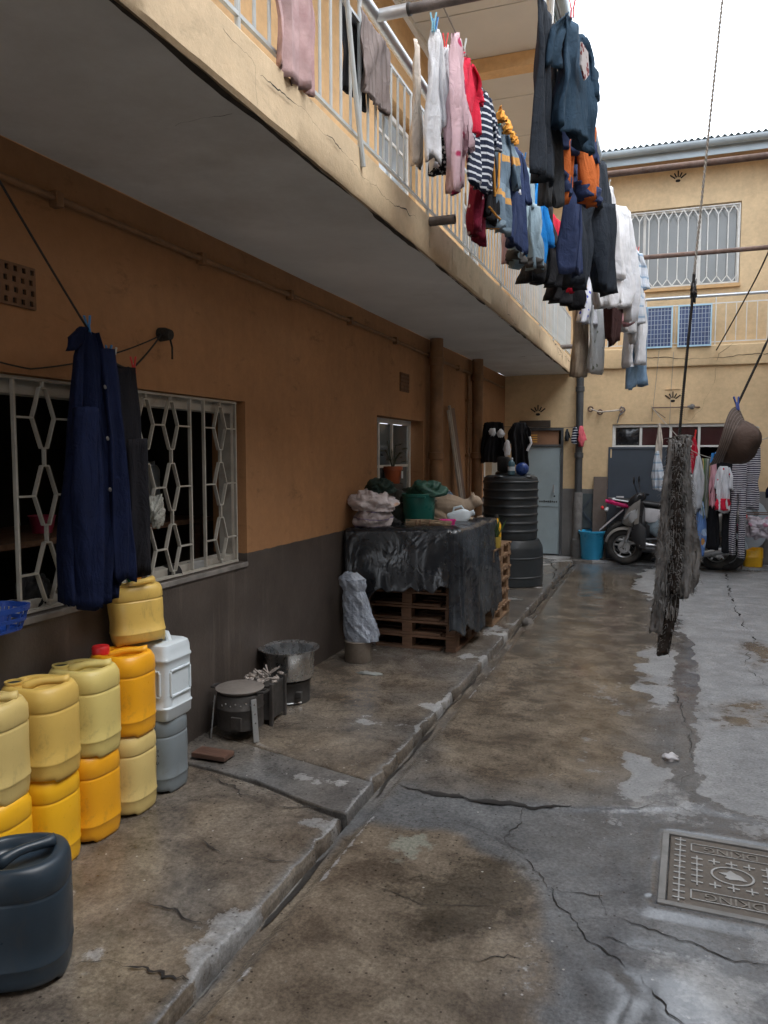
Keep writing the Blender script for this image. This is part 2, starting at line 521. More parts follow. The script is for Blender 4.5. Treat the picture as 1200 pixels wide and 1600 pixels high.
FLOOR = floor_mat()
DRY = [[(-0.21, 11.64), (1.34, 11.76), (6, 11.7), (6, 4.2), (0.81, 3.83), (0.47, 3.77), (0.16, 3.84), (0.21, 4.92), (0.19, 5.91), (0.18, 6.9), (0.14, 8.27), (-0.19, 9.28), (-0.39, 9.9)],
       [(-0.13, 6.78), (0.13, 6.7), (0.11, 5.41), (0.01, 5.1), (-0.12, 5.47)],
       [(-0.15, 4.26), (0.06, 4.16), (0.1, 3.92), (-0.08, 3.63), (-0.2, 3.71)]]
STREAM = [(0.14, 7.51), (0.23, 7.16), (0.25, 5.93), (0.2, 4.92), (0.16, 3.84), (0.03, 3.58), (-0.35, 3.44), (-0.42, 3.59), (-0.08, 3.71), (0.06, 3.99), (0.11, 4.88), (0.07, 5.86)]
STAINS = [[(0.6, 7.29), (0.85, 7.26), (0.93, 6.74), (0.66, 6.35)], [(0.26, 5.32), (0.7, 5.55), (0.71, 5.05), (0.35, 4.86)], [(0.9, 6.3), (1.6, 6.5), (1.7, 5.9), (1.1, 5.7)]]
BRFAR = [(-1.4, 11.0), (-0.23, 10.76), (0.02, 8.23), (0.14, 7.12), (0.03, 5.85), (-0.08, 4.82), (-0.14, 4.08), (-0.28, 3.64), (-0.77, 3.53), (-1.3, 3.52)]
BRNEAR = [(-1.3, 3.05), (-0.86, 3.12), (-0.59, 2.98), (-0.45, 2.85), (-0.36, 2.58), (-0.3, 2.3), (-0.3, 1.2), (-1.3, 1.2)]
STRIP = [(-1.22, 3.12), (-1.17, 3.45), (-0.76, 3.46), (-0.35, 3.49), (0.17, 3.72), (0.45, 3.64), (1.6, 3.52), (2.2, 1.2), (-0.2, 1.2), (-0.04, 2.32), (-0.24, 2.54), (-0.34, 2.61), (-0.45, 2.92), (-0.59, 3.05), (-0.86, 3.16)]
SHEEN = [(-0.34, 2.5), (-0.26, 2.68), (-0.14, 2.9), (-0.05, 2.66), (0.23, 2.62), (0.8, 2.75), (1.5, 2.3), (1.3, 1.0), (-0.35, 1.0), (-0.3, 2.2)]
GREENISH = [(-1.1, 3.01), (-0.97, 3.12), (-0.84, 2.99), (-0.93, 2.82), (-1.04, 2.83)]
MOLD = [(-0.92, 2.56), (-0.8, 2.95), (-0.55, 2.99), (-0.41, 2.75), (-0.51, 2.55), (-0.65, 2.38), (-0.8, 2.29)]
NEARPATCH = [(0.0, 2.58), (0.2, 2.6), (0.34, 2.5), (0.26, 2.3), (0.05, 2.34)]


def sheet(name, X, Y, Z, attrs, mat, extra=None):
    """grid sheet from 2-D arrays with float attributes"""
    nu, nv = X.shape
    vs = np.stack([X, Y, Z], -1).reshape(-1, 3)
    idx = np.arange(nu * nv).reshape(nu, nv)
    f = np.stack([idx[:-1, :-1], idx[1:, :-1], idx[1:, 1:], idx[:-1, 1:]], -1).reshape(-1, 4)
    me = bpy.data.meshes.new(name); me.from_pydata(vs.tolist(), [], f.tolist())
    for k, a in attrs.items():
        at = me.attributes.new(k, 'FLOAT', 'POINT'); at.data.foreach_set('value', a.reshape(-1).astype(np.float32))
    for p in me.polygons: p.use_smooth = True
    me.materials.append(mat)
    o = bpy.data.objects.new(name, me); COL.objects.link(o)
    return o


MH = ((0.035, 3.44), (0.56, 3.44), (0.50, 2.85), (-0.015, 2.85))       # inspection cover corners
xs = np.concatenate([np.arange(-1.30, 1.5, 0.025), np.arange(1.5, 8.01, 0.5)])
ys = np.concatenate([np.arange(-4, 1.0, 0.5), np.arange(1.0, 6.0, 0.025), np.arange(6.0, 11.80, 0.05), [11.82]])
gx, gy = np.meshgrid(xs, ys, indexing='ij')
dry = np.zeros(gx.shape)
for i, p in enumerate(DRY): dry = np.maximum(dry, mask(gx, gy, p, 0.06, 0.17, 6, 3 + i))
stream = mask(gx, gy, STREAM, 0.025, 0.05, 8, 9)
dry = np.minimum(dry, 1 - stream)
for i, p in enumerate(STAINS): dry *= 1 - 0.75 * mask(gx, gy, p, 0.1, 0.12, 4, 20 + i)
dry = np.maximum(dry, 0.55 * np.clip((fbm(gx * 2.6, gy * 2.6, 5, 5) - 0.58) * 7, 0, 1) * np.clip((gx + 0.9) / 0.8, 0, 1))
strip = mask(gx, gy, STRIP, 0.018, 0.035, 8, 31)
brown = np.maximum(mask(gx, gy, BRFAR, 0.20, 0.2, 4, 41), mask(gx, gy, BRNEAR, 0.03, 0.08, 6, 42))
brown = np.maximum(brown * (1 - strip), 0)
for i, p in enumerate(STAINS): brown = np.maximum(brown, 0.9 * mask(gx, gy, p, 0.1, 0.12, 4, 20 + i))
nearp = mask(gx, gy, NEARPATCH, 0.10, 0.10, 6, 51)
sheen = mask(gx, gy, SHEEN, 0.05, 0.10, 4, 52)
dry = np.maximum(dry, 0.75 * nearp)
lowland = np.clip((0.56 - fbm(gx * 1.1, gy * 1.1, 77, 3)) * 5, 0, 1)
wetfilm = np.clip((fbm(gx * 3.0, gy * 2.0, 61, 4) - 0.42) * 5, 0, 1)
gloss = np.clip(np.maximum(sheen * (0.55 + 0.5 * wetfilm), 0.75 * stream), 0, 1)
gut = np.exp(-((gx + 1.205) / 0.012) ** 2) * np.clip((fbm(gx * 4, gy * 3, 15, 4) - 0.38) * 5, 0, 1)
dry = np.maximum(dry, 0.62 * gut)
gloss = np.maximum(gloss, (0.40 + 0.55 * wetfilm * lowland) * (1 - dry))
puddle = np.clip(1 - ((gx + 0.78) / 0.32) ** 2 - ((gy - 9.6) / 1.2) ** 2, 0, 1)
gloss = np.maximum(gloss, np.clip(puddle * 2.2, 0, 1) * (1 - dry))
mold = mask(gx, gy, MOLD, 0.16, 0.16, 6, 71) + 0.35 * mask(gx, gy, BRFAR, 0.1, 0.1, 4, 72)
green = mask(gx, gy, GREENISH, 0.08, 0.08, 7, 73) + 0.3 * strip * (gx < -0.7)
gz = 0.010 * (fbm(gx * 1.3, gy * 1.3, 88, 3) - 0.5) + 0.004 * (fbm(gx * 9, gy * 9, 89, 3) - 0.5)
gz -= 0.030 * np.clip((-1.215 - gx) / 0.02, 0, 1)                      # drain channel along the kerb
gz -= 0.006 * strip
dmh = sdf(gx, gy, MH)
gz = np.where(dmh < 0.06, -0.001, gz)
gz[dmh < -0.012] = -0.02
struct(sheet('courtyard_ground', gx, gy, gz, dict(dry=dry, brown=brown, gloss=gloss, mold=mold, green=green), FLOOR))
struct(MB().grid(lambda u, v: (lerp(-150, 150, u), lerp(-150, 150, v), -0.12), 2, 2).build('ground', pm('bare_earth', (0.16, 0.11, 0.07), 0.3, 0.6, 0.95)))


def pavement(y0f, y1f, seed, zoff=0.0, tilt=0.0, x0=XW - 0.02, x1=KX, ny=None, brown_amt=0.75):
    xa = np.concatenate([np.arange(x0, x1 - 0.035, 0.03), [x1 - 0.022, x1 - 0.007, x1, x1 + 0.003, x1 + 0.005]])
    L = y1f(x1) - y0f(x1); n = ny or int(L / 0.03) + 4
    t = np.concatenate([[0, 0, 0.004], np.linspace(0.012, 0.988, n), [0.996, 1, 1]])
    X, T = np.meshgrid(xa, t, indexing='ij')
    Y0 = np.vectorize(y0f)(X); Y1 = np.vectorize(y1f)(X)
    jag = 0.018 * (fbm(X * 9, X * 0 + seed, seed, 4) - 0.5)
    Y = Y0 + (Y1 - Y0) * T + jag * (1 - np.abs(T - 0.5) * 0)
    # kerb edge wavers and is chipped
    w = 0.014 * (fbm(Y * 6, Y * 0, seed + 5, 4) - 0.5)
    chip = np.clip((fbm(Y * 14, Y * 0 + 3, seed + 8, 3) - 0.62) * 9, 0, 1)
    ek = np.clip((X - (x1 - 0.10)) / 0.10, 0, 1)
    X2 = X + ek * (w - 0.02 * chip)
    Z = PV + zoff + 0.008 * (fbm(X * 1.8, Y * 1.8, seed, 3) - 0.5) + 0.004 * (fbm(X * 10, Y * 10, seed + 1, 3) - 0.5) + tilt * (Y - (Y0 + Y1) / 2)
    col = np.arange(len(xa)) - len(xa)
    for k, dz in ((-4, -0.001), (-3, -0.006), (-2, -0.04), (-1, -0.14)):
        Z[k, :] += dz
    Z[:, 0] = -0.1; Z[:, -1] = -0.1
    Z[:, 1] -= 0.012; Z[:, -2] -= 0.012
    ed = np.clip((X - (x1 - 0.045)) / 0.04, 0, 1)
    ed[-3:, :] = 0
    lump = fbm(X * 2.4, Y * 2.4, seed + 21, 5)
    dr = np.clip(np.clip((lump - 0.585) * 8, 0, 1) * 0.75 + ed * np.clip((fbm(X * 7, Y * 3.2, seed + 31, 4) - 0.42) * 5, 0, 1) * 0.5, 0, 1)
    br = np.clip(brown_amt + 1.1 * (fbm(X * 1.6, Y * 1.6, seed + 41, 4) - 0.5), 0, 1) * (1 - 0.7 * ed)
    gl = np.clip(0.45 + 1.6 * (fbm(X * 1.7, Y * 1.7, seed + 51, 4) - 0.5), 0, 0.8) * (1 - dr) * (1 - ed)
    return struct(sheet('pavement', X2, Y, Z, dict(dry=dr, brown=br, gloss=gl, mold=0.5 * fbm(X * 2, Y * 2, seed + 61), green=0.35 * ed), FLOOR))


def pl(pts):
    xs_ = [p[0] for p in pts]; ys_ = [p[1] for p in pts]
    return lambda x: float(np.interp(x, xs_, ys_))


c1 = pl([(-2.5, 3.33), (-2.11, 3.263), (-1.846, 3.219), (-1.633, 3.144), (-1.436, 3.073), (-1.25, 3.04)])
c2 = pl([(-2.5, 3.72), (-1.976, 3.586), (-1.756, 3.526), (-1.548, 3.469), (-1.348, 3.412), (-1.25, 3.40)])
pavement(lambda x: -4.0, lambda x: c1(x) - 0.016 - 0.04 * max(0, x + 1.75), 1)
pavement(lambda x: c1(x) + 0.014, lambda x: c2(x) - 0.012, 2, -0.006, 0.02, brown_amt=0.35)
pavement(lambda x: c2(x) + 0.008, lambda x: 11.80, 3)
# pavement along the back wall, built the same way but turned: kerb to the south
xa, ya = np.meshgrid(np.concatenate([np.arange(-2.46, 2.2, 0.05), np.arange(2.2, 8.1, 0.5)]), np.array([11.806, 11.808, 11.812, 11.825, 11.86, 11.9, 11.95, 12.0, 12.05, 12.1, 12.15, 12.22]), indexing='ij')
za = PV + 0.006 * (fbm(xa * 3, ya * 3, 5, 3) - 0.5)
za[:, 0] = -0.1; za[:, 1] -= 0.04; za[:, 2] -= 0.012; za[:, 3] -= 0.003
ya = ya + 0.03 * (fbm(xa * 4, xa * 0, 12, 4) - 0.5) * (ya < 11.87)
struct(sheet('pavement', xa, ya, za, dict(dry=np.clip((fbm(xa * 2.5, ya * 2.5, 9, 4) - 0.42) * 6, 0, 1), brown=0.5 + 0 * xa, gloss=0 * xa, mold=0.3 + 0 * xa, green=0 * xa), FLOOR))
MB().grid(lambda u, v: (lerp(XW - .2, 6, u), lerp(-4, 12.3, v), -0.105), 1, 1)
GUTTER_DARK = pm('dark_gutter', (0.022, 0.02, 0.018), 0.4, 14, 0.4, bmp=0.2)
CRACK = pm('crack_dirt', (0.012, 0.010, 0.009), 0.2, 8, 0.95, bmp=0)


def ribbon(mb, pts, nrm, w, seed, off=0.003, step=0.02, jag=0.35):
    """a crack: a thin jagged ribbon that tapers at both ends, lying on a surface"""
    P = [Vector(p) for p in pts]; nrm = Vector(nrm)
    out = []
    for a, b in zip(P[:-1], P[1:]):
        n = max(2, int((b - a).length / step))
        out += [a.lerp(b, k / n) for k in range(n)]
    out.append(P[-1]); L = []; Rr = []
    for i, p in enumerate(out):
        d = (out[min(i + 1, len(out) - 1)] - out[max(i - 1, 0)]).normalized(); s = d.cross(nrm).normalized()
        e = min(1, i / 6, (len(out) - 1 - i) / 6)
        p = p + s * (n1(i * 0.8, seed) * step * jag + n1(i * 0.16, seed + 9) * step * 1.6 * min(1, jag * 2.5))
        ww = w * (0.25 + 0.75 * e) * max(0.0, 0.42 + 0.95 * n1(i * 0.13, seed + 4) + 0.25 * n1(i * 0.6, seed + 6)) * (0.5 + 0.5 * e) + 0.0005
        L.append(p + s * ww + nrm * off); Rr.append(p - s * ww + nrm * off)
    n = len(L)
    mb.add(L + Rr, [(i, i + 1, n + i + 1, n + i) for i in range(n - 1)])


gc = [([(-1.20, 3.475), (-1.13, 3.437), (-0.94, 3.447), (-0.759, 3.463), (-0.638, 3.464), (-0.493, 3.476), (-0.369, 3.522)], .021), ([(-0.877, 3.216), (-0.732, 3.157), (-0.594, 3.091), (-0.478, 3.034)], .004),
      ([(-0.382, 2.814), (-0.312, 2.722), (-0.248, 2.644), (-0.186, 2.553), (-0.11, 2.477), (-0.039, 2.406), (0.026, 2.326), (0.103, 2.232)], .006), ([(-0.212, 2.858), (-0.173, 2.794), (-0.156, 2.717)], .007),
      ([(-0.825, 2.248), (-0.7, 2.267), (-0.544, 2.318), (-0.332, 2.395)], .002), ([(0.812, 11.751), (0.707, 9.613), (0.701, 8.646), (0.725, 7.868), (0.745, 7.222)], .012), ([(0.156, 3.714), (0.274, 3.671), (0.452, 3.64), (0.9, 3.6)], .0025),
      ([(-0.146, 2.721), (0.074, 2.649), (0.228, 2.601), (0.341, 2.626), (0.6, 2.6)], .003), ([(0.047, 5.534), (0.125, 5.273), (0.157, 4.962)], .005), ([(0.9, 9.2), (1.2, 9.0), (1.5, 9.05)], .008), ([(1.0, 7.9), (1.3, 7.6), (1.8, 7.5)], .006),
      ([(-0.9, 11.3), (-0.6, 11.2), (-0.3, 11.25)], .02)]
gc += [([(-1.2, 3.40), (-0.95, 3.36), (-0.8, 3.28), (-0.72, 3.18)], .004), ([(-0.6, 3.47), (-0.57, 3.3), (-0.60, 3.12), (-0.47, 2.98), (-0.38, 2.82)], .004), ([(-0.19, 2.85), (-0.28, 2.83), (-0.38, 2.81)], .006), ([(-0.15, 2.71), (-0.24, 2.66)], .006), ([(-0.36, 3.52), (-0.1, 3.60), (0.05, 3.75), (0.15, 4.1), (0.17, 4.6), (0.1, 5.3)], .0025),
       ([(-0.2, 2.55), (-0.13, 2.60), (-0.05, 2.55)], .004), ([(0.7, 8.6), (1.1, 8.3), (1.6, 8.5)], .006), ([(0.72, 7.2), (0.6, 6.4), (0.75, 5.6), (0.6, 4.9)], .003), ([(-1.0, 2.6), (-0.8, 2.55), (-0.55, 2.62)], .0018), ([(-0.9, 4.6), (-0.6, 4.7), (-0.3, 4.5)], .0018), ([(-1.1, 5.8), (-0.7, 5.6), (-0.2, 5.9)], .002)]


def gz_at(x, y):
    i = int(np.clip(np.searchsorted(xs, x), 1, len(xs) - 1)); j = int(np.clip(np.searchsorted(ys, y), 1, len(ys) - 1))
    return float(max(gz[i, j], gz[i - 1, j], gz[i, j - 1], gz[i - 1, j - 1]))


def densify(p, step=0.05):
    out = []
    for a, b in zip(p[:-1], p[1:]):
        n = max(1, int(math.dist(a, b) / step)); out += [(lerp(a[0], b[0], k / n), lerp(a[1], b[1], k / n)) for k in range(n)]
    return out + [p[-1]]


mb = MB()
for i, (p, w) in enumerate(gc):
    ribbon(mb, [(x, y, gz_at(x, y)) for x, y in densify(p)], (0, 0, 1), w * (1.0 if i == 0 else 0.75), 100 + i, 0.0025, 0.014, 0.9)
struct(mb.build('ground_crack', CRACK))
pc = [([(-1.692, 1.827), (-1.609, 1.874), (-1.494, 1.867), (-1.38, 1.856), (-1.31, 1.866)], .008), ([(-2.073, 3.15), (-1.675, 3.0), (-1.523, 3.02), (-1.40, 3.05)], .005), ([(-1.897, 2.66), (-1.583, 2.551), (-1.421, 2.569), (-1.31, 2.586)], .003),
      ([(-1.717, 2.172), (-1.575, 2.162), (-1.399, 2.128)], .003), ([(-2.176, 4.472), (-2.025, 4.542), (-1.714, 4.671)], .006), ([(-1.969, 4.223), (-1.789, 4.302), (-1.581, 4.366)], .004), ([(-1.9, 8.3), (-1.6, 8.4), (-1.33, 8.3)], .008), ([(-1.6, 11.5), (-1.4, 10.6), (-1.34, 9.9)], .008)]
mb = MB()
for i, (p, w) in enumerate(pc):
    ribbon(mb, [(x, y, PV + 0.0065) for x, y in p], (0, 0, 1), w, 140 + i, 0.001, 0.014, 0.9)
struct(mb.build('pavement_crack', CRACK))
mb = MB()
for k in range(12):                                          # black line laid along the foot of the kerb
    a = 1.0 + k * 0.9
    ribbon(mb, [(-1.284, a, gz_at(-1.284, a)), (-1.284, a + 0.5, gz_at(-1.284, a + .5)), (-1.284, a + 1.0, gz_at(-1.284, a + 1))], (0, 0, 1), 0.013, 170 + k, 0.006, 0.03, 0.12)
struct(mb.build('gutter_line', GUTTER_DARK))

# ================================================================== BUILDING MATERIALS
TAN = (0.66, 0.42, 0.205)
TAN_SHADED = (0.425, 0.218, 0.098)  # ochre deepened so the wall under the balcony stays in shade
WALL = wall_mat('ochre_plaster', TAN_SHADED, (0.082, 0.068, 0.060), 1.005, 0.5)
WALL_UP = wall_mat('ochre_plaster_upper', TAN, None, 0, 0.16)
WALL_BACK = wall_mat('ochre_plaster_back', (0.72, 0.53, 0.31), (0.17, 0.165, 0.16), 1.085, 0.10)
FASC = wall_mat('ochre_plaster_edge', (0.68, 0.53, 0.345), None, 0, 0.32)
SOFF = pm('soffit_limewash', (0.74, 0.75, 0.73), 0.12, 1.1, 0.92, bmp=0.3, bsc=30, dirt=(0.50, 0.48, 0.44), dirt_amt=0.40)
BOARD = pm('ceiling_board', (0.55, 0.52, 0.47), 0.08, 1.2, 0.8, bmp=0.08, dirt=(0.4, 0.36, 0.3), dirt_amt=0.25)
MILDEW_SHADE = pm('mildew_shade', (0.045, 0.038, 0.03), 0.5, 9, 0.95, bmp=0.3)
WHITEM = pm('white_enamel', (0.66, 0.66, 0.63), 0.12, 9, 0.45, dirt=(0.32, 0.27, 0.2), dirt_amt=0.3, bmp=0.1)
GRILLE = pm('cream_enamel', (0.40, 0.385, 0.345), 0.15, 9, 0.5, dirt=(0.2, 0.14, 0.09), dirt_amt=0.34, bmp=0.1)
RAILM = pm('grey_enamel', (0.40, 0.43, 0.44), 0.14, 9, 0.45, dirt=(0.25, 0.2, 0.16), dirt_amt=0.25, bmp=0.1)
GALV = pm('galvanised_steel', (0.48, 0.50, 0.52), 0.12, 7, 0.42, metal=0.75, dirt=(0.25, 0.22, 0.2), dirt_amt=0.3, bmp=0.08)
RUST = pm('rusted_pipe', (0.135, 0.085, 0.065), 0.4, 14, 0.8, dirt=(0.23, 0.17, 0.15), dirt_amt=0.4, bmp=0.5)
OLDST = pm('blackened_pipe', (0.10, 0.085, 0.08), 0.4, 11, 0.65, dirt=(0.22, 0.19, 0.18), dirt_amt=0.35, bmp=0.4)
GLASS = pm('window_glass', (0.10, 0.12, 0.125), 0.25, 1.4, 0.08, 0.03, bmp=0.02, spec=0.7)
GLASSDK = pm('dark_red_glass', (0.045, 0.012, 0.014), 0.3, 2.5, 0.15, 0.04, bmp=0.02)
CURT = stripes('grey_curtain', [(0, (0.30, 0.31, 0.31)), (0.3, (0.36, 0.37, 0.37)), (0.6, (0.27, 0.28, 0.28)), (0.8, (0.34, 0.35, 0.35))], 0.26, 0, 0.05)
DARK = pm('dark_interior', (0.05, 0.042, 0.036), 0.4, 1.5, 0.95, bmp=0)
DOORG = pm('grey_blue_paint', (0.30, 0.37, 0.40), 0.1, 2.5, 0.5, dirt=(0.18, 0.2, 0.2), dirt_amt=0.32, bmp=0.1)
PIPEB = pm('dark_pvc', (0.05, 0.055, 0.06), 0.3, 5, 0.45, dirt=(0.12, 0.11, 0.1), dirt_amt=0.3, bmp=0.15)


def holed(mb, plane, c0, c1, u0, u1, z0, z1, holes):
    """wall of thickness c0..c1 with rectangular openings; plane 'x' or 'y' is the facing axis; holes = (u0,u1,z0,z1)"""
    us = sorted({u0, u1} | {h[0] for h in holes} | {h[1] for h in holes}); zs = sorted({z0, z1} | {h[2] for h in holes} | {h[3] for h in holes})

    def solid(u, z):
        return u0 < u < u1 and z0 < z < z1 and not any(h[0] < u < h[1] and h[2] < z < h[3] for h in holes)

    def p(c, u, z):
        return (c, u, z) if plane == 'x' else (u, c, z)
    for i in range(len(us) - 1):
        for j in range(len(zs) - 1):
            a, b, c, d = us[i], us[i + 1], zs[j], zs[j + 1]; um, zm = (a + b) / 2, (c + d) / 2
            if not solid(um, zm): continue
            for cc in (c0, c1):
                mb.add([p(cc, a, c), p(cc, b, c), p(cc, b, d), p(cc, a, d)], [(0, 1, 2, 3)])
            for (ua, za, ub, zb, tu, tz) in ((a, c, b, c, um, c - 1e-4), (a, d, b, d, um, d + 1e-4), (a, c, a, d, a - 1e-4, zm), (b, c, b, d, b + 1e-4, zm)):
                if not solid(tu, tz):
                    mb.add([p(c0, ua, za), p(c1, ua, za), p(c1, ub, zb), p(c0, ub, zb)], [(0, 1, 2, 3)])
    return mb


# ================================================================== LEFT RESIDENTIAL WING
home = thing('residential_building', 'two-storey ochre residential wing with long balcony and dark grey painted base on the left', 'building', (XW, 6, 0))
W1 = (0.9, 4.18, 0.955, 1.94); W2 = (6.47, 7.86, 1.0, 1.965); D1 = (10.72, 11.62, 0.03, 2.03)
UP = [(6.52, 7.56, 3.6, 4.85), (9.5, 10.6, 3.6, 4.85), (3.0, 3.9, 2.96, 4.85)]
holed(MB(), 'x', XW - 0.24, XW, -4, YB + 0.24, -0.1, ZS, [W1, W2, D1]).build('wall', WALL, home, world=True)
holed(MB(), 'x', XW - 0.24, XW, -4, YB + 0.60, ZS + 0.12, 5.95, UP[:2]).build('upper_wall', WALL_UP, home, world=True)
# slab and its edge beam, with a wavering lower arris
mb = MB()
mb.grid(lambda u, v: (lerp(XW, XS - 0.027, v), lerp(-4, YB, u), ZS + 0.012 * (float(fbm(u * 30, v * 3, 4, 3)) - 0.5) + 0.003), 160, 6)
mb.grid(lambda u, v: (lerp(XW, XS - 0.09, v), lerp(-4, YB, u), 2.955), 1, 1)
mb.build('balcony_slab', SOFF, home, world=True, smooth=True)


def edge_ring(y):
    a = 0.0035 * n1(y * 1.3, 3) + 0.003 * n1(y * 9, 4); b = 0.002 * n1(y * 1.7, 8) + 0.0025 * n1(y * 12, 9)
    return [(XS - 0.030, y, ZS - 0.006), (XS - 0.009 + a * 0.4, y, ZS - 0.010 + b), (XS + a * 0.2, y, ZS + 0.006 + b), (XS + a * 0.35, y, 2.95), (XS + 0.002 + a * 0.3, y, 3.055 + a * 0.3), (XS - 0.012, y, 3.07 + a * 0.3), (XS - 0.088, y, 3.07), (XS - 0.088, y, 2.958), (XS - 0.030, y, 2.957)]


MB().loft([edge_ring(-4 + k * 0.05) for k in range(int((YB - 0.06 + 4) / 0.05))]).build('balcony_edge', FASC, home, world=True, smooth=True, sharp=30)
mb = MB()                                                   # dark line along the drip edge: grunge plus painted groove shade
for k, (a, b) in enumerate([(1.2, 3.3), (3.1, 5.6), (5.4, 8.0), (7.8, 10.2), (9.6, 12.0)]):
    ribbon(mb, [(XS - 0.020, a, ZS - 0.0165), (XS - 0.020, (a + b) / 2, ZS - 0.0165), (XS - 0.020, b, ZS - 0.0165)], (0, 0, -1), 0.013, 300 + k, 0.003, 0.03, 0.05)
for k, (y, z, hh) in enumerate([(4.60, 3.0, 0.13), (5.12, 2.95, 0.08), (7.0, 2.98, 0.10), (7.6, 2.97, 0.09), (10.88, 2.98, 0.14), (10.4, 3.0, 0.07), (11.3, 2.99, 0.1), (8.9, 2.98, 0.08)]):
    ribbon(mb, [(XS + 0.004, y, z + 0.06), (XS + 0.004, y + 0.01, z), (XS + 0.004, y + 0.005, z - hh)], (1, 0, 0), 0.014, 320 + k, 0.003, 0.012, 0.2)
struct(mb.build('mildew_and_shade', MILDEW_SHADE, home, world=True), 'stuff')
mb = MB()
for i, p in enumerate([[(2.522, 2.954), (2.697, 2.963), (2.935, 2.97), (3.24, 2.967), (3.482, 2.94), (3.722, 2.929), (3.984, 2.94), (4.351, 2.972)], [(2.276, 3.008), (2.396, 2.995), (2.482, 2.971), (2.498, 2.902), (2.506, 2.851)],
                       [(6.981, 2.875), (7.285, 2.867), (7.482, 2.85)], [(9.881, 3.04), (10.484, 3.0), (11.375, 2.99), (11.925, 2.96)], [(10.2, 3.05), (10.6, 2.93), (11.0, 2.95)]]):
    mb = MB(); ribbon(mb, [(XS + 0.005, y, z) for y, z in p], (1, 0, 0), 0.0028 + 0.004 * (i == 3), 340 + i, 0.003, 0.014); mb.build('plaster_crack', CRACK, home, world=True)
for i, p in enumerate([[(-1.49, 2.501), (-1.531, 2.502), (-1.63, 2.489), (-1.743, 2.493)], [(-1.49, 9.7), (-1.6, 9.63), (-1.8, 9.76)]]):
    mb = MB(); ribbon(mb, [(x, y, ZS - 0.005) for x, y in p], (0, 0, -1), 0.003 + 0.012 * i, 350 + i, 0.006, 0.014); mb.build('plaster_crack', CRACK, home, world=True)
# upper ceiling: separate boards with open joints, timber beads over them
ys_ = [2.0, 2.85, 3.7, 4.55, 5.45, 6.4, 7.38, 8.28, 9.24, 10.37, 11.4, 12.5]
EX = -1.19
for a, b in zip(ys_[:-1], ys_[1:]):
    MB().span((XW + 0.003, a + 0.008, 5.75), (EX, b - 0.008, 5.765)).build('soffit_board', BOARD, home, world=True, bevel=0.003)
MB().span((XW + 0.002, 1.9, 5.70), (XW + 0.05, 12.5, 5.748)).build('ceiling_trim', WHITEM, home, world=True)
MB().span((EX + 0.002, 1.9, 5.72), (EX + 0.03, 12.3, 5.93)).build('eaves_board', WHITEM, home, world=True)
for y in (3.7, 8.33):
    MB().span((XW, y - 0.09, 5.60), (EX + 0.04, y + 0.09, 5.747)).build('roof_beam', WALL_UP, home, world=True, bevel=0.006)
ROOFM = pm('corrugated_iron', (0.17, 0.235, 0.225), 0.2, 3, 0.45, metal=0.3, dirt=(0.2, 0.16, 0.12), dirt_amt=0.3)
MB().grid(lambda u, v: (lerp(EX + 0.09, -6.5, v), lerp(1.9, 12.6, u), 6.0 + 0.9 * v + 0.012 * math.sin(u * 10.7 * 2 * math.pi / 0.076)), 900, 1).build('roof', ROOFM, home, world=True, smooth=True)
# gutter (open half-round) along the eaves
GUT = pm('gutter_zinc', (0.34, 0.385, 0.41), 0.15, 4, 0.45, metal=0.35, dirt=(0.2, 0.2, 0.19), dirt_amt=0.35)


def gutter_ring(c, flip=False):
    out = []
    for rr, ks in ((0.075, range(0, 13)), (0.068, range(12, -1, -1))):
        for k in ks:
            a = math.pi + math.pi * k / 12
            out.append((math.cos(a) * rr, math.sin(a) * rr))
    return out


MB().loft([[(EX + 0.112 + p[0], y, 5.93 + p[1]) for p in gutter_ring(0)] for y in (6.9, 9.5, 12.1)]).build('gutter', GUT, home, world=True, smooth=True)
MB().tube([(EX + 0.11, 7.1, 5.87), (EX + 0.10, 7.3, 5.70), (EX + 0.06, 7.5, 5.52)], 0.035, 10).build('gutter_outlet', WHITEM, home, world=True, smooth=True)


def window_part(parent, plane, c, u0, u1, z0, z1, mull, trans, mat_f=WHITEM, pane=GLASS, fw=0.045, depth=0.06, blank=(), lights=True):
    """frame with mullions and panes as sub-parts; frame sits at coordinate c"""
    def S(a, b, ca, cb):
        return ((ca, a[0], a[1]), (cb, b[0], b[1])) if plane == 'x' else ((a[0], ca, a[1]), (b[0], cb, b[1]))
    mb = MB()
    ca, cb = c - depth / 2, c + depth / 2
    for a, b in (((u0, z0), (u1, z0 + fw)), ((u0, z1 - fw), (u1, z1)), ((u0, z0 + fw), (u0 + fw, z1 - fw)), ((u1 - fw, z0 + fw), (u1, z1 - fw))):
        mb.span(*S(a, b, ca, cb))
    us = [u0 + fw] + list(mull) + [u1 - fw]; zs = [z0 + fw] + list(trans) + [z1 - fw]
    for u in mull: mb.span(*S((u - fw * 0.4, z0 + fw), (u + fw * 0.4, z1 - fw), ca + 0.006, cb - 0.006))
    for z in trans: mb.span(*S((u0 + fw, z - fw * 0.3), (u1 - fw, z + fw * 0.3), ca + 0.012, cb - 0.012))
    fr = mb.build('window', mat_f, parent, world=True, bevel=0.003)
    l = parent['_o']
    for i in range(len(us) - 1):
        for j in range(len(zs) - 1):
            if (i, j) in blank: continue
            q = MB().span(*S((us[i] + 0.006, zs[j] + 0.006), (us[i + 1] - 0.006, zs[j + 1] - 0.006), c - 0.003, c + 0.003))
            q.v = [(p[0] - l[0], p[1] - l[1], p[2] - l[2]) for p in q.v]
            q.build('pane', pane, fr)
    return fr


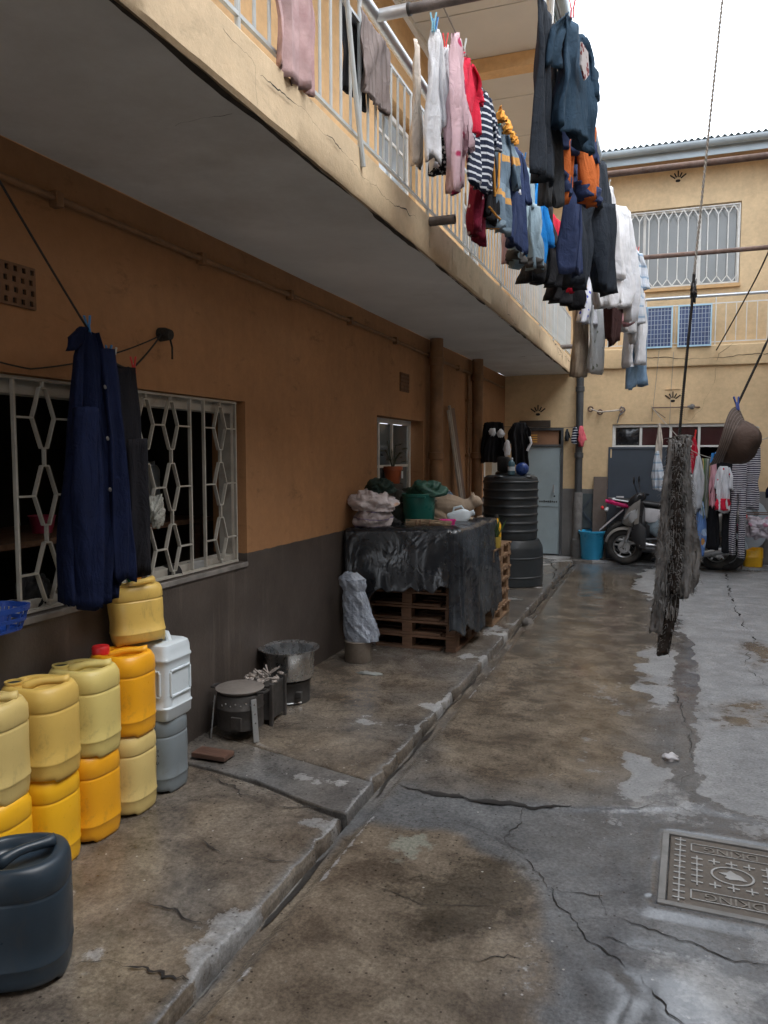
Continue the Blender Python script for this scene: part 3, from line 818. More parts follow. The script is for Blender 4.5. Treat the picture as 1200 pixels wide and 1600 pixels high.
def subpart(mb, name, mat, fr, root, **k):
    l = root['_o']; mb.v = [(p[0] - l[0], p[1] - l[1], p[2] - l[2]) for p in mb.v]
    return mb.build(name, mat, fr, **k)


# near window: wrought grille of vertical bars and long hexagons, dark room behind
mb = MB()
gxp = XW - 0.035
for a, b in (((W1[0], W1[2] + 0.002), (W1[1] - 0.002, W1[2] + 0.05)), ((W1[0], W1[3] - 0.075), (W1[1] - 0.002, W1[3] - 0.002)), ((W1[1] - 0.06, W1[2] + 0.05), (W1[1] - 0.002, W1[3] - 0.075))):
    mb.span((XW - 0.16, a[0], a[1]), (XW - 0.07, b[0], b[1]))
gw = mb.build('window', GRILLE, home, world=True, bevel=0.003)
for y in (0.95, 1.02, 2.30, 2.418, 3.64, 3.775, 4.112):
    subpart(MB().span((gxp - 0.009, y - 0.005, W1[2] + 0.002), (gxp + 0.009, y + 0.005, W1[3] - 0.012)), 'grille_bar', GRILLE, gw, home)
for z in (W1[2] + 0.012, W1[3] - 0.012):
    subpart(MB().span((gxp - 0.0105, 0.9, z - 0.006), (gxp + 0.0105, 4.118, z + 0.006)), 'grille_bar', GRILLE, gw, home)


def hexa(yc, zc, hh, hw, fl):
    pts = [(yc - fl, zc + hh), (yc + fl, zc + hh), (yc + hw, zc), (yc + fl, zc - hh), (yc - fl, zc - hh), (yc - hw, zc)]
    q = MB()
    for i in range(6):
        a, b = pts[i], pts[(i + 1) % 6]
        q.bar((gxp, a[0], a[1]), (gxp, b[0], b[1]), 0.021, 0.008, up=(1, 0, 0)) if False else q.bar((gxp, a[0], a[1]), (gxp, b[0], b[1]), 0.0065, 0.02, up=(1, 0, 0))
    return q


cols = [(1.2, 1.02, 1.42), (1.42, 1.2, 1.64), (1.64, 1.42, 1.86), (1.86, 1.64, 2.08), (2.08, 1.86, 2.30), (2.575, 2.418, 2.81), (2.81, 2.575, 3.03), (3.03, 2.81, 3.255), (3.255, 3.03, 3.465), (3.465, 3.255, 3.64), (3.94, 3.775, 4.112)]
zc3 = [W1[2] + 0.165 + k * 0.325 for k in range(3)]
for yc, yl, yr in cols:
    q = MB()
    for zc in zc3:
        subpart(hexa(yc, zc, 0.125, 0.062, 0.017), 'grille_hexagon', GRILLE, gw, home)
        a = yl if yl in (1.02, 2.418, 3.775) else (yl + yc) / 2
        b = yr if yr in (2.30, 3.64, 4.112) else (yr + yc) / 2
        q.bar((gxp, a, zc), (gxp, yc - 0.06, zc), 0.008, 0.018, up=(1, 0, 0)); q.bar((gxp, yc + 0.06, zc), (gxp, b, zc), 0.008, 0.018, up=(1, 0, 0))
    for za, zb in ((W1[2] + 0.014, zc3[0] - 0.125), (zc3[0] + 0.125, zc3[1] - 0.125), (zc3[1] + 0.125, zc3[2] - 0.125), (zc3[2] + 0.125, W1[3] - 0.014)):
        q.bar((gxp, yc, za), (gxp, yc, zb), 0.008, 0.018, up=(1, 0, 0))
    struct(subpart(q, 'grille_tie', GRILLE, gw, home), 'stuff')
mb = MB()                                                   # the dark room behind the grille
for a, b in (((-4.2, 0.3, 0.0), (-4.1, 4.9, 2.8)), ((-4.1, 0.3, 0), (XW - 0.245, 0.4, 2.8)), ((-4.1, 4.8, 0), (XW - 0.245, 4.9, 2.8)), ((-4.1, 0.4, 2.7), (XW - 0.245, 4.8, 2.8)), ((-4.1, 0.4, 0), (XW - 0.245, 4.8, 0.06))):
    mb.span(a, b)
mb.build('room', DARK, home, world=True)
MB().span((XW - 0.235, W1[0] + 0.01, W1[2] - 0.03), (XW + 0.012, W1[1] - 0.005, W1[2] - 0.001)).build('window_sill', pm('sill_cement', (0.2, 0.19, 0.18), 0.3, 8, 0.8), home, world=True, bevel=0.004)
# second ground window
fr = window_part(home, 'x', XW - 0.15, W2[0] + 0.002, W2[1] - 0.06, W2[2] + 0.002, W2[3] - 0.002, (6.86, 7.24), (1.5,), pane=GLASS)
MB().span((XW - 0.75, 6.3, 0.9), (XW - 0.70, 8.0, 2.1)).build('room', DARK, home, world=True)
# side door near the corner: frame and half-open dark leaf
mb = MB()
for a, b in (((D1[0] + 0.002, 0.03), (D1[0] + 0.06, 2.02)), ((D1[1] - 0.06, 0.03), (D1[1] - 0.002, 2.02)), ((D1[0] + 0.06, 1.96), (D1[1] - 0.06, 2.02))):
    mb.span((XW - 0.12, a[0], a[1]), (XW + 0.015, b[0], b[1]))
dfr = mb.build('door', WHITEM, home, world=True, bevel=0.003)
subpart(MB().span((XW - 0.10, D1[0] + 0.062, 0.07), (XW - 0.06, D1[1] - 0.062, 1.955)), 'door_panel', pm('brown_door', (0.32, 0.22, 0.13), 0.25, 3, 0.6), dfr, home)
# upper windows
for (a, b, z0, z1) in UP[:2]:
    window_part(home, 'x', XW - 0.10, a + 0.002, b - 0.002, z0 + 0.002, z1 - 0.06, (a + (b - a) * 0.5,), (3.95, 4.3, 4.55), pane=pm('pale_glass', (0.30, 0.34, 0.36), 0.25, 2, 0.1, 0.03, bmp=0.02))
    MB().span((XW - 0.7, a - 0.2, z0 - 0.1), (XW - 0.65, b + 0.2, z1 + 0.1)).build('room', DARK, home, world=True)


def honeycomb_vent(y, z, w, h, parent=home):
    """pierced terracotta air brick: a plate with real slots"""
    nh, nv = max(2, int(w / 0.042)), max(3, int(h / 0.034)); holes = []
    for i in range(nh):
        for j in range(nv):
            u = y - w / 2 + w * (i + 0.5 + 0.18 * (j % 2) - 0.09) / nh; zz = z - h / 2 + h * (j + 0.5) / nv
            holes.append((u - w / nh * 0.22, u + w / nh * 0.22, zz - h / nv * 0.26, zz + h / nv * 0.26))
    m_ = holed(MB(), 'x', XW + 0.001, XW + 0.014, y - w / 2, y + w / 2, z - h / 2, z + h / 2, holes)
    v_ = m_.build('wall_vent', pm('air_brick', (0.16, 0.085, 0.045), 0.35, 12, 0.9), parent, world=True)
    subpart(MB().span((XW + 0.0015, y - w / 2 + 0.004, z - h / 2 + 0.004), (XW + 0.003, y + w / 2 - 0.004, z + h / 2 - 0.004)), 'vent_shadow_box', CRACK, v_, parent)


honeycomb_vent(2.36, 2.285, 0.30, 0.165)
honeycomb_vent(7.21, 2.315, 0.26, 0.18)
honeycomb_vent(10.2, 2.33, 0.24, 0.2)

# conduit along the wall
t = thing('conduit_pipe', 'thin painted conduit running along the ochre wall just below the balcony underside', 'pipe', (XW, 6, 2.69))
PAINTP = pm('ochre_painted_pipe', (0.24, 0.125, 0.056), 0.25, 6, 0.6, dirt=(0.1, 0.06, 0.035), dirt_amt=0.35)
MB().tube([(XW + 0.022, y, 2.69 + 0.006 * n1(y * 1.1, 2) - 0.006 * abs(y - 4.7)) for y in np.arange(-3, 12.1, 0.25)], 0.016, 8).build('pipe', PAINTP, t, world=True, smooth=True)
for y in (1.2, 2.63, 3.7, 4.75, 5.8, 6.9, 8.0, 9.2, 10.4):
    MB().span((XW, y - 0.02, 2.655 - 0.006 * abs(y - 4.7)), (XW + 0.046, y + 0.02, 2.72 - 0.006 * abs(y - 4.7))).build('clip', PAINTP, t, world=True, bevel=0.006)


def drainpipe(y, x, r, lab, mat, z0=0.05, z1=ZS, col_every=1.0, split=None):
    t = thing('drain_pipe', lab, 'drain pipe', (x, y, z0))
    MB().tube([(x, y, z0), (x, y, (z0 + z1) / 2), (x, y, z1)], r, 14).build('pipe', mat, t, world=True, smooth=True)
    for k, z in enumerate(np.arange(z0 + 0.55, z1 - 0.2, col_every)):
        MB().lathe([(r + 0.001, -0.04), (r + 0.012, -0.036), (r + 0.012, 0.036), (r + 0.001, 0.04)], 16, (x, y, z), False, False).build('collar', mat, t, world=True, smooth=True)
    return t


drainpipe(8.0, XW + 0.10, 0.072, 'fat ochre painted drain pipe between the small window and the leaning planks', PAINTP)
drainpipe(9.9, XW + 0.10, 0.072, 'ochre painted drain pipe beside the white-framed doorway near the corner', PAINTP)
t = thing('water_pipe', 'slim vertical water pipe beside the fat ochre drain pipe near the corner', 'pipe', (XW + 0.03, 9.68, 0.4))
MB().tube([(XW + 0.03, 9.68, 0.4), (XW + 0.03, 9.68, 2.62)], 0.018, 8).build('pipe', PAINTP, t, world=True, smooth=True)
for z in (0.9, 1.6, 2.3): MB().span((XW, 9.655, z - 0.015), (XW + 0.052, 9.705, z + 0.015)).build('clip', PAINTP, t, world=True)

# balcony railing
RX = XS - 0.035
t = thing('balcony_railing', 'long pale grey balcony railing with round galvanised handrail on the left wing', 'railing', (RX, 6, 3.07))
MB().tube([(RX, y, 3.81) for y in (1.0, 4, 7, 10, 12.1)], 0.030, 14).build('handrail', GALV, t, world=True, smooth=True)
MB().span((RX - 0.008, 1.0, 3.665), (RX + 0.008, 12.1, 3.68)).build('top_rail', RAILM, t, world=True)
MB().span((RX - 0.008, 1.0, 3.125), (RX + 0.008, 12.1, 3.14)).build('bottom_rail', RAILM, t, world=True)
base = None
k = 0
for y in np.arange(1.1, 12.1, 0.112):
    post = (k % 10 == 2); k += 1
    h0, h1, r = (3.06, 3.785, 0.011) if post else (3.139, 3.666, 0.0075)
    q = MB().tube([(0, 0, h0 - 3.07), (0, 0, (h0 + h1) / 2 - 3.07 + 0.001), (0.0, 0, h1 - 3.07)], r, 8)
    o = q.build('post' if post else 'baluster', RAILM, t, smooth=True); o.location = (0.003 * n1(y * 5, 1), y - 6, 0)
q = tag(MB().tube([(RX + 0.03, 3.30, 3.83), (RX + 0.034, 3.40, 3.4), (RX + 0.046, 3.50, 2.975)], 0.013, 8).build('metal_rod', RAILM, smooth=True), 'slanting thin metal rod tied across the balcony railing beside the brown towel', 'rod')

# spout pipes poking from the balcony edge
for y, z, lab, r in ((4.62, 3.03, 'short dark drain spout poking out of the balcony edge above the crack, nearer one', 0.028), (10.88, 3.08, 'short rusty drain spout in the crumbling far end of the balcony edge', 0.03)):
    t = thing('drain_spout', lab, 'spout', (XS, y, z))
    rg = lambda x, rr: [(x, y + rr * math.cos(a * math.pi / 7), z + rr * math.sin(a * math.pi / 7)) for a in range(14)]
    MB().loft([rg(XS - 0.02, r), rg(XS + 0.16, r), rg(XS + 0.16, r * 0.8), rg(XS + 0.02, r * 0.8)], False, True).build('pipe', OLDST, t, world=True, smooth=True)

# ================================================================== BACK BUILDING
back = thing('apartment_building', 'ochre two-storey building closing the far end of the yard under a corrugated roof', 'building', (0, YB, 0))
BW = (-0.80, 0.86, 0.95, 2.065); BD = (-2.19, -1.52, PV, 2.03)
UW = (-0.80, 0.91, 4.105, 5.275)
holed(MB(), 'y', YB, YB + 0.24, XW, 8, -0.1, 2.90, [BW, BD]).build('wall', WALL_BACK, back, world=True)
holed(MB(), 'y', YB + 0.35, YB + 0.59, XW, 8, 2.90, 6.1, [UW]).build('upper_wall', wall_mat('ochre_plaster_back_upper', (0.74, 0.56, 0.34), None, 0, 0.10), back, world=True)
MB().loft([[(x, YB + 0.349, 2.902), (x, YB - 0.045 + 0.004 * n1(x * 5, 2), 2.897 + 0.006 * n1(x * 4, 3)), (x, YB - 0.05 + 0.004 * n1(x * 7, 5), 2.92), (x, YB - 0.05, 3.17), (x, YB - 0.03, 3.185), (x, YB + 0.349, 3.185)] for x in np.arange(XS + 0.005, 8, 0.1)]).build('balcony_edge', wall_mat('ochre_plaster_back_edge', (0.72, 0.54, 0.32), None, 0, 0.22), back, world=True, smooth=True, sharp=30)
mb = MB()
for i, (p, yy) in enumerate([([(0.85, 3.16), (0.778, 3.12), (0.634, 3.06), (0.604, 2.95)], YB - 0.05), ([(-0.789, 3.045), (-0.335, 3.007), (0.106, 3.007), (0.704, 3.009), (1.281, 3.02), (2, 3.0)], YB - 0.05), ([(0.568, 2.856), (0.548, 2.647), (0.467, 2.493), (0.404, 2.31), (0.288, 2.118), (0.2, 2.128), (0.161, 2.269)], YB)]):
    mb = MB(); ribbon(mb, [(x, yy, z) for x, z in p], (0, -1, 0), 0.006 if i != 1 else 0.004, 400 + i, 0.004, 0.04); mb.build('plaster_crack', CRACK, back, world=True)
# upper window with curtains behind the glass, and a grille with forked bar ends
fr = window_part(back, 'y', YB + 0.47, UW[0] + 0.002, UW[1] - 0.002, UW[2] + 0.002, UW[3] - 0.002, (-0.42, 0.36), (), pane=pm('milky_glass', (0.22, 0.235, 0.235), 0.15, 1.5, 0.15, 0.03, bmp=0.02), fw=0.05)
subpart(MB().span((UW[0] - 0.01, YB + 0.30, UW[2] - 0.05), (UW[1] + 0.01, YB + 0.352 - 0.005, UW[2])), 'sill', WALL_UP, fr, back)
gy_ = YB + 0.335
nb = 13
mbf = MB()
for k in range(nb):
    x = UW[0] + 0.035 + k * (UW[1] - UW[0] - 0.07) / (nb - 1); dx = (UW[1] - UW[0] - 0.07) / (nb - 1)
    subpart(MB().bar((x, gy_, UW[2] + 0.12), (x, gy_, UW[3] - 0.16), 0.014, 0.014), 'grille_bar', WHITEM, fr, back)
    for s in (-1, 1):
        if 0 <= k + s < nb:
            mbf.bar((x, gy_, UW[2] + 0.122), (x + s * dx / 2, gy_, UW[2] + 0.03), 0.013, 0.013); mbf.bar((x, gy_, UW[3] - 0.162), (x + s * dx / 2, gy_, UW[3] - 0.05), 0.013, 0.013)
for z in (UW[2] + 0.02, UW[3] - 0.04): mbf.bar((UW[0] + 0.02, gy_, z), (UW[1] - 0.02, gy_, z), 0.014, 0.014)
for x in (UW[0] + 0.02, UW[1] - 0.02): mbf.bar((x, gy_ + 0.002, UW[2] + 0.02), (x, gy_ + 0.002, UW[3] - 0.04), 0.014, 0.014)
struct(subpart(mbf, 'grille_fork', WHITEM, fr, back), 'stuff')
for k, (a, b, sk) in enumerate(((-0.78, -0.1, 0.0), (-0.05, 0.38, -0.2), (0.40, 0.88, 0.25))):
    q = MB().grid(lambda u, v: (lerp(a, b, u) + sk * (v - 0.5) * (1 - u) * 0.8, YB + 0.52 + 0.02 * math.sin(u * 40 + k), lerp(UW[2], UW[3], v)), 40, 6)
    subpart(q, 'curtain', CURT, fr, back, smooth=True)
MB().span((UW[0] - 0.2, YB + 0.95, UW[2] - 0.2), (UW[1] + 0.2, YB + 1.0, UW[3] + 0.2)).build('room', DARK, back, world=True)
# ground window: upper lights, one stuffed with black plastic
fr = window_part(back, 'y', YB + 0.06, BW[0] + 0.002, BW[1] - 0.002, BW[2] + 0.002, BW[3] - 0.002, (-0.39, 0.03, 0.42), (1.735, 1.3), pane=GLASSDK, fw=0.045, blank=((0, 2),))
BPL = pm('black_plastic', (0.016, 0.017, 0.020), 0.4, 5, 0.22, 0.10, bmp=0.5, bsc=14, bdist=0.02)
q = MB().grid(lambda u, v: (lerp(-0.74, -0.42, u), YB + 0.055 - 0.05 * math.sin(u * math.pi) * math.sin(v * math.pi) + 0.02 * float(fbm(u * 7, v * 7, 5, 3)), lerp(1.76, 2.01, v)), 24, 18)
subpart(q, 'plastic_sheet', BPL, fr, back, smooth=True)
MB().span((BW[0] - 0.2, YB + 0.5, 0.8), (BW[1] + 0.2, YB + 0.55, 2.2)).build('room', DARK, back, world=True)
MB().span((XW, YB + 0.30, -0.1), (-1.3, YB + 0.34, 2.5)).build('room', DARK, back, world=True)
# grey metal door with transom
mb = MB()
for a, b in (((BD[0] + 0.002, PV), (BD[0] + 0.04, 2.025)), ((BD[1] - 0.04, PV), (BD[1] - 0.002, 2.025)), ((BD[0] + 0.04, 1.985), (BD[1] - 0.04, 2.025)), ((BD[0] + 0.04, 1.735), (BD[1] - 0.04, 1.765))):
    mb.span((a[0], YB - 0.012, a[1]), (b[0], YB + 0.10, b[1]))
dr_ = mb.build('door', pm('door_frame_dark', (0.075, 0.08, 0.085), 0.3, 6, 0.6), back, world=True, bevel=0.003)
subpart(MB().span((BD[0] + 0.043, YB + 0.012, PV + 0.02), (BD[1] - 0.043, YB + 0.05, 1.732)), 'door_panel', DOORG, dr_, back, bevel=0.004)
subpart(MB().span((BD[0] + 0.05, YB + 0.004, 0.80), (BD[1] - 0.05, YB + 0.0115, 0.812)), 'door_seam', DOORG, dr_, back)
mb = MB()
for k in range(9): mb.span((-1.88 + k * 0.032, YB + 0.0085, 0.865 + 0.008 * n1(k * 2.1, 3)), (-1.86 + k * 0.032, YB + 0.0112, 0.89 + 0.008 * n1(k * 1.7, 4)))
mb.span((-1.66, YB + 0.0085, 0.95), (-1.635, YB + 0.0112, 0.975))
struct(subpart(mb, 'paint_mark', CRACK, dr_, back), 'stuff')
subpart(MB().tube([(-1.655, YB - 0.03, 1.02), (-1.655, YB - 0.03, 1.14)], 0.01, 8).tube([(-1.655, YB - 0.03, 1.03), (-1.655, YB + 0.02, 1.03)], 0.008, 6).tube([(-1.655, YB - 0.03, 1.13), (-1.655, YB + 0.02, 1.13)], 0.008, 6), 'door_handle', GALV, dr_, back)
subpart(MB().span((-2.08, YB + 0.03, 1.768), (-1.60, YB + 0.05, 1.982)), 'transom_panel', pm('transom_board', (0.28, 0.15, 0.085), 0.25, 5, 0.7), dr_, back)
mb = MB()
for k in range(4): mb.span((-2.06, YB + 0.022, 1.80 + k * 0.035), (-1.93, YB + 0.03, 1.818 + k * 0.035))
subpart(mb, 'transom_slat', pm('orange_slat', (0.75, 0.42, 0.10), 0.3, 8, 0.6), dr_, back)
subpart(MB().span((-2.2, YB - 0.05, 2.032), (-1.72, YB - 0.003, 2.14)), 'lintel_board', pm('dark_board', (0.06, 0.045, 0.035), 0.3, 6, 0.7), dr_, back, bevel=0.004)


def sun_vent(x, z, s, y, parent, matp):
    """fan of slots under a small hood"""
    v_ = MB().span((x - 0.11 * s, y - 0.012, z + 0.13 * s), (x + 0.11 * s, y - 0.001, z + 0.15 * s)).build('wall_vent', matp, parent, world=True, bevel=0.002)
    q = MB()
    for k in range(-2, 3):
        a = k * 0.46; d = Vector((math.sin(a), 0, math.cos(a))); c0 = Vector((x, y - 0.004, z - 0.04 * s))
        q.bar(c0 + d * 0.05 * s, c0 + d * (0.14 if k % 2 == 0 else 0.12) * s, 0.018 * s, 0.008, up=(0, 1, 0))
    q.blob((x, y - 0.003, z - 0.045 * s), (0.035 * s, 0.004, 0.022 * s), 10, 6)
    subpart(q, 'vent_slot', CRACK, v_, parent)


sun_vent(0.035, 5.70, 1.0, YB + 0.35, back, WALL_BACK)
sun_vent(0.045, 2.44, 0.95, YB, back, WALL_BACK)
sun_vent(-1.92, 2.28, 1.0, YB, back, WALL_BACK)
# eaves, fascia, gutter, corrugated roof
MB().span((XW, YB - 0.12, 5.885), (8, YB + 0.349, 5.90)).build('soffit_board', pm('brown_eaves', (0.36, 0.24, 0.15), 0.15, 4, 0.8), back, world=True)
MB().span((-1.1, YB - 0.142, 5.80), (8, YB - 0.122, 5.985)).build('eaves_board', pm('blue_grey_board', (0.36, 0.42, 0.46), 0.12, 3, 0.6, dirt=(0.22, 0.25, 0.26), dirt_amt=0.3), back, world=True)
MB().loft([[(x, YB - 0.145 - 0.078 + p[0], 5.965 + p[1]) for p in gutter_ring(0)] for x in (-1.1, 1.5, 4, 8)]).build('gutter', GUT, back, world=True, smooth=True)
MB().grid(lambda u, v: (lerp(-1.1, 8.0, u), lerp(YB - 0.23, YB + 4.5, v), 6.015 + 1.0 * v + 0.016 * math.sin(u * 9.1 * 2 * math.pi / 0.085)), 1300, 1).build('roof', ROOFM, back, world=True, smooth=True)
# railing on the back ledge
t = thing('ledge_railing', 'white railing in front of the upper window of the far building', 'railing', (0, YB - 0.03, 3.185))
ry = YB - 0.005
MB().tube([(-1.35, ry, 3.885), (3, ry, 3.885), (7.9, ry, 3.885)], 0.024, 10).build('handrail', GALV, t, world=True, smooth=True)
MB().span((-1.35, ry - 0.007, 3.765), (7.9, ry + 0.007, 3.78)).build('top_rail', WHITEM, t, world=True)
MB().span((-1.35, ry - 0.007, 3.222), (7.9, ry + 0.007, 3.236)).build('bottom_rail', WHITEM, t, world=True)
for k, x in enumerate(np.arange(-1.3, 3.4, 0.135)):
    post = k % 7 == 0
    o = MB().tube([(0, 0, 0.0 if post else 0.05), (0, 0, 0.69 if post else 0.582)], 0.009 if post else 0.0065, 6).build('post' if post else 'baluster', WHITEM, t, smooth=True); o.location = (x, 0.025, 0)
# ================================================================== UNSEEN WINGS, ADDED TO BLOCK LIGHT INTO THE YARD
def plain_wing(name, lab, m4, length, door_us):
    """local: u along the wing, v into the building, z up; yard face of the balcony at v=0, wall at v=1"""
    t = thing(name, lab, 'building', tuple(m4.translation))
    l = t['_o']

    def P(mb, nm, mat, **k):
        mb.xf(m4); mb.v = [(a - l[0], b - l[1], c - l[2]) for a, b, c in mb.v]
        return mb.build(nm, mat, t, **k)
    holes = [(u, u + 0.9, 0.0, 2.05) for u in door_us] + [(u + 1.3, u + 2.5, 0.95, 1.95) for u in door_us]
    holes = [h for h in holes if h[1] < length - .2]
    P(holed(MB(), 'y', 1.0, 1.24, 0, length, -0.1, ZS, holes), 'wall', WALL_BACK)
    P(holed(MB(), 'y', 1.0, 1.24, 0, length, 2.96, 5.95, [(u + 1.3, u + 2.5, 3.9, 4.9) for u in door_us if u + 2.5 < length - .2]), 'upper_wall', WALL_UP)
    for h in holes:
        if h[2] < 0.5: P(MB().span((h[0] + .002, 1.1, 0.0), (h[1] - .002, 1.14, 2.045)), 'door', DOORG)
        else: P(MB().span((h[0] + .002, 1.12, h[2] + .002), (h[1] - .002, 1.14, h[3] - .002)), 'window', GLASS)
    P(MB().span((0, 0.09, ZS), (length, 1.0, 2.955)), 'balcony_slab', SOFF)
    P(MB().span((0, 0, ZS - 0.01), (length, 0.088, 3.07)), 'balcony_edge', FASC)
    P(MB().span((0, -0.2, 5.75), (length, 1.0, 5.77)), 'soffit_board', BOARD)
    P(MB().span((0, 0.03, 3.665), (length, 0.05, 3.68)).span((0, 0.03, 3.125), (length, 0.05, 3.14)), 'top_rail', RAILM)
    P(MB().tube([(0, 0.04, 3.81), (length / 2, 0.04, 3.81), (length, 0.04, 3.81)], 0.03, 10), 'handrail', GALV)
    for k, u in enumerate(np.arange(0.3, length, 1.12)): P(MB().tube([(u, 0.04, 3.06), (u, 0.04, 3.785)], 0.011, 6), 'post', RAILM)
    P(MB().span((0, -0.30, 6.0), (length, 4.0, 6.03)), 'roof', ROOFM)
    return t


RWX = 2.35
plain_wing('added_right_wing', 'unseen ochre wing added along the right side to block light and carry the pipes', Matrix(((0, 1, 0, RWX), (1, 0, 0, -3.0), (0, 0, 1, 0), (0, 0, 0, 1))), 15.1, (1.5, 5.0, 8.5, 12.0))
plain_wing('added_rear_wing', 'unseen ochre wing with balcony added behind the viewer to block light', Matrix(((1, 0, 0, -1.3), (0, -1, 0, -0.55), (0, 0, 1, 0), (0, 0, 0, 1))), 3.6, (0.8,))  # set close behind the viewer to darken the near left wall
# ================================================================== THINGS ON THE PAVEMENT
YEL_OLD = pm('sun_faded_yellow_plastic', (0.63, 0.43, 0.11), 0.10, 3, 0.42, dirt=(0.40, 0.27, 0.08), dirt_amt=0.28, bmp=0.08, bsc=20, grime=0.42)
YEL_PALE = pm('pale_yellow_plastic', (0.64, 0.52, 0.18), 0.08, 3, 0.42, dirt=(0.42, 0.31, 0.11), dirt_amt=0.25, bmp=0.08, bsc=20, grime=0.42)
YEL_TAN = pm('cream_yellow_plastic', (0.61, 0.47, 0.18), 0.10, 3, 0.42, dirt=(0.36, 0.26, 0.12), dirt_amt=0.3, bmp=0.08, bsc=20, grime=0.42)
YEL_NEW = pm('bright_yellow_plastic', (0.84, 0.45, 0.014), 0.08, 3, 0.36, dirt=(0.55, 0.27, 0.02), dirt_amt=0.2, bmp=0.06, bsc=20, grime=0.42)
ORANGE = pm('orange_yellow_plastic', (0.78, 0.36, 0.012), 0.08, 3, 0.36, dirt=(0.5, 0.22, 0.015), dirt_amt=0.2, bmp=0.06, bsc=20, grime=0.42)
GREYP = pm('grey_plastic', (0.17, 0.20, 0.22), 0.12, 3, 0.42, dirt=(0.10, 0.11, 0.11), dirt_amt=0.3, bmp=0.08, bsc=20, grime=0.42)
NAVYP = pm('dark_blue_plastic', (0.022, 0.036, 0.052), 0.2, 3, 0.36, dirt=(0.06, 0.075, 0.085), dirt_amt=0.22, bmp=0.1, bsc=20, grime=0.22)
WHITEP = pm('bluish_white_plastic', (0.56, 0.63, 0.68), 0.06, 3, 0.38, dirt=(0.40, 0.44, 0.46), dirt_amt=0.22, bmp=0.06, bsc=20, grime=0.22)
HOLE = pm('dark_opening', (0.012, 0.02, 0.02), 0.3, 5, 0.7, bmp=0)
REDP = pm('red_plastic', (0.62, 0.02, 0.025), 0.1, 5, 0.4, bmp=0)


def se(a, b, e, n=44):
    """super-ellipse ring"""
    out = []
    for k in range(n):
        t = 2 * math.pi * k / n; c, s = math.cos(t), math.sin(t)
        out.append((a * math.copysign(abs(c) ** (2 / e), c), b * math.copysign(abs(s) ** (2 / e), s)))
    return out


def jerrycan(lab, loc, rz, mat, cap=None, hs=1.0, a=0.132, b=0.117, e=3.0, group='jerrycans stacked along the wall', rot=None, dent=0.012, seed=0, tallrim=False):
    t = thing('jerrycan', lab, 'jerrycan', loc, rz, group)
    if rot: t.rotation_euler = rot
    prof = [(0, .90), (0.004, .945), (0.016, .975), (0.04, .985), (0.066, .99), (0.070, 1.0), (0.074, 1.012), (0.079, 1.012), (0.083, .998), (0.14, 1.0), (0.20, 1.002), (0.262, 1.0), (0.266, .992), (0.269, .975), (0.273, .975), (0.276, .992), (0.281, 1.004), (0.31, 1.004), (0.33, .992), (0.346, .965), (0.356, .92), (0.361, .86), (0.362, .77), (0.357, .71), (0.338, .675), (0.324, .63), (0.318, .5), (0.317, .25)]
    mb = MB(); rings = []
    for z, s in prof:
        w = 1 + dent * n1(z * 14, seed)
        ring = []
        for (x, y) in se(a * s * w, b * s * w, e if z < 0.34 else 2.6):
            d = dent * 0.05 * n1(math.atan2(y, x) * 1.6 + z * 9, seed + 2)
            # foot is scooped away at the sides so that a can sits on the one below
            zz = z * hs
            if z < 0.03 and abs(y) > b * 0.55: zz += (0.012 if z < 0.02 else 0.004)
            ring.append((x * (1 + d * 5), y * (1 + d * 5), zz))
        rings.append(ring)
    mb.loft(rings)
    mb.build('body', mat, t, smooth=True, sharp=50)
    # bridge handle across the sunken top, and the filler neck in the back corner
    hb = MB(); pts = []
    for k in range(9):
        u = k / 8; pts.append((lerp(-0.045, 0.10, u), lerp(-0.035, 0.045, u), (0.338 + 0.028 * math.sin(min(1, u * 1.6 + 0.1) * math.pi * 0.55)) * hs))
    hb.tube(pts, [0.022, 0.020, 0.017, 0.0155, 0.015, 0.015, 0.016, 0.018, 0.022], 10)
    hb.build('handle', mat, t, smooth=True, sharp=180)
    nk = MB().lathe([(0.036, 0.330), (0.036, 0.350), (0.032, 0.357), (0.032, 0.366), (0.035, 0.367), (0.035, 0.373), (0.028, 0.373), (0.028, 0.335)], 20, (-0.070, -0.052, 0), False, False)
    nk.v = [(x, y, z * hs) for x, y, z in nk.v]
    nk.build('neck', mat, t, smooth=True, sharp=40)
    if cap is not None:
        MB().lathe([(0.037, 0.358 * hs), (0.038, 0.362 * hs), (0.038, 0.388 * hs), (0.034, 0.393 * hs)], 20, (-0.070, -0.052, 0)).build('cap', cap, t, smooth=True, sharp=40)
    else:
        MB().lathe([(0.0275, 0.366 * hs), (0.02, 0.367 * hs)], 16, (-0.070, -0.052, 0)).build('opening', HOLE, t)
    return t


JX = -2.262; ST = 0.350
lowY = [2.035, 2.28, 2.52, 2.765, 3.01]
jerrycan('bright yellow jerrycan at the left edge, half hidden by the dark blue can', (JX, lowY[0], PV), 0.1, YEL_NEW, seed=1)
jerrycan('bright yellow jerrycan on the ground, second from the left edge, under the dull one', (JX, lowY[1], PV), 0.05, YEL_NEW, seed=2)
jerrycan('orange-yellow jerrycan on the ground next to the pale one with pen marks', (JX, lowY[2], PV), -0.05, ORANGE, seed=3)
pj = jerrycan('pale yellow jerrycan with pen marks on the ground under the orange can', (JX, lowY[3], PV), 0.04, YEL_TAN, seed=4)
jerrycan('slate grey jerrycan on the ground at the far end of the row', (JX + 0.005, lowY[4], PV), 0.0, GREYP, a=0.128, b=0.112, seed=5)
jerrycan('cream jerrycan on top of the stack at the left picture edge', (JX - 0.005, lowY[0] + 0.005, PV + ST), 0.15, YEL_TAN, seed=6)
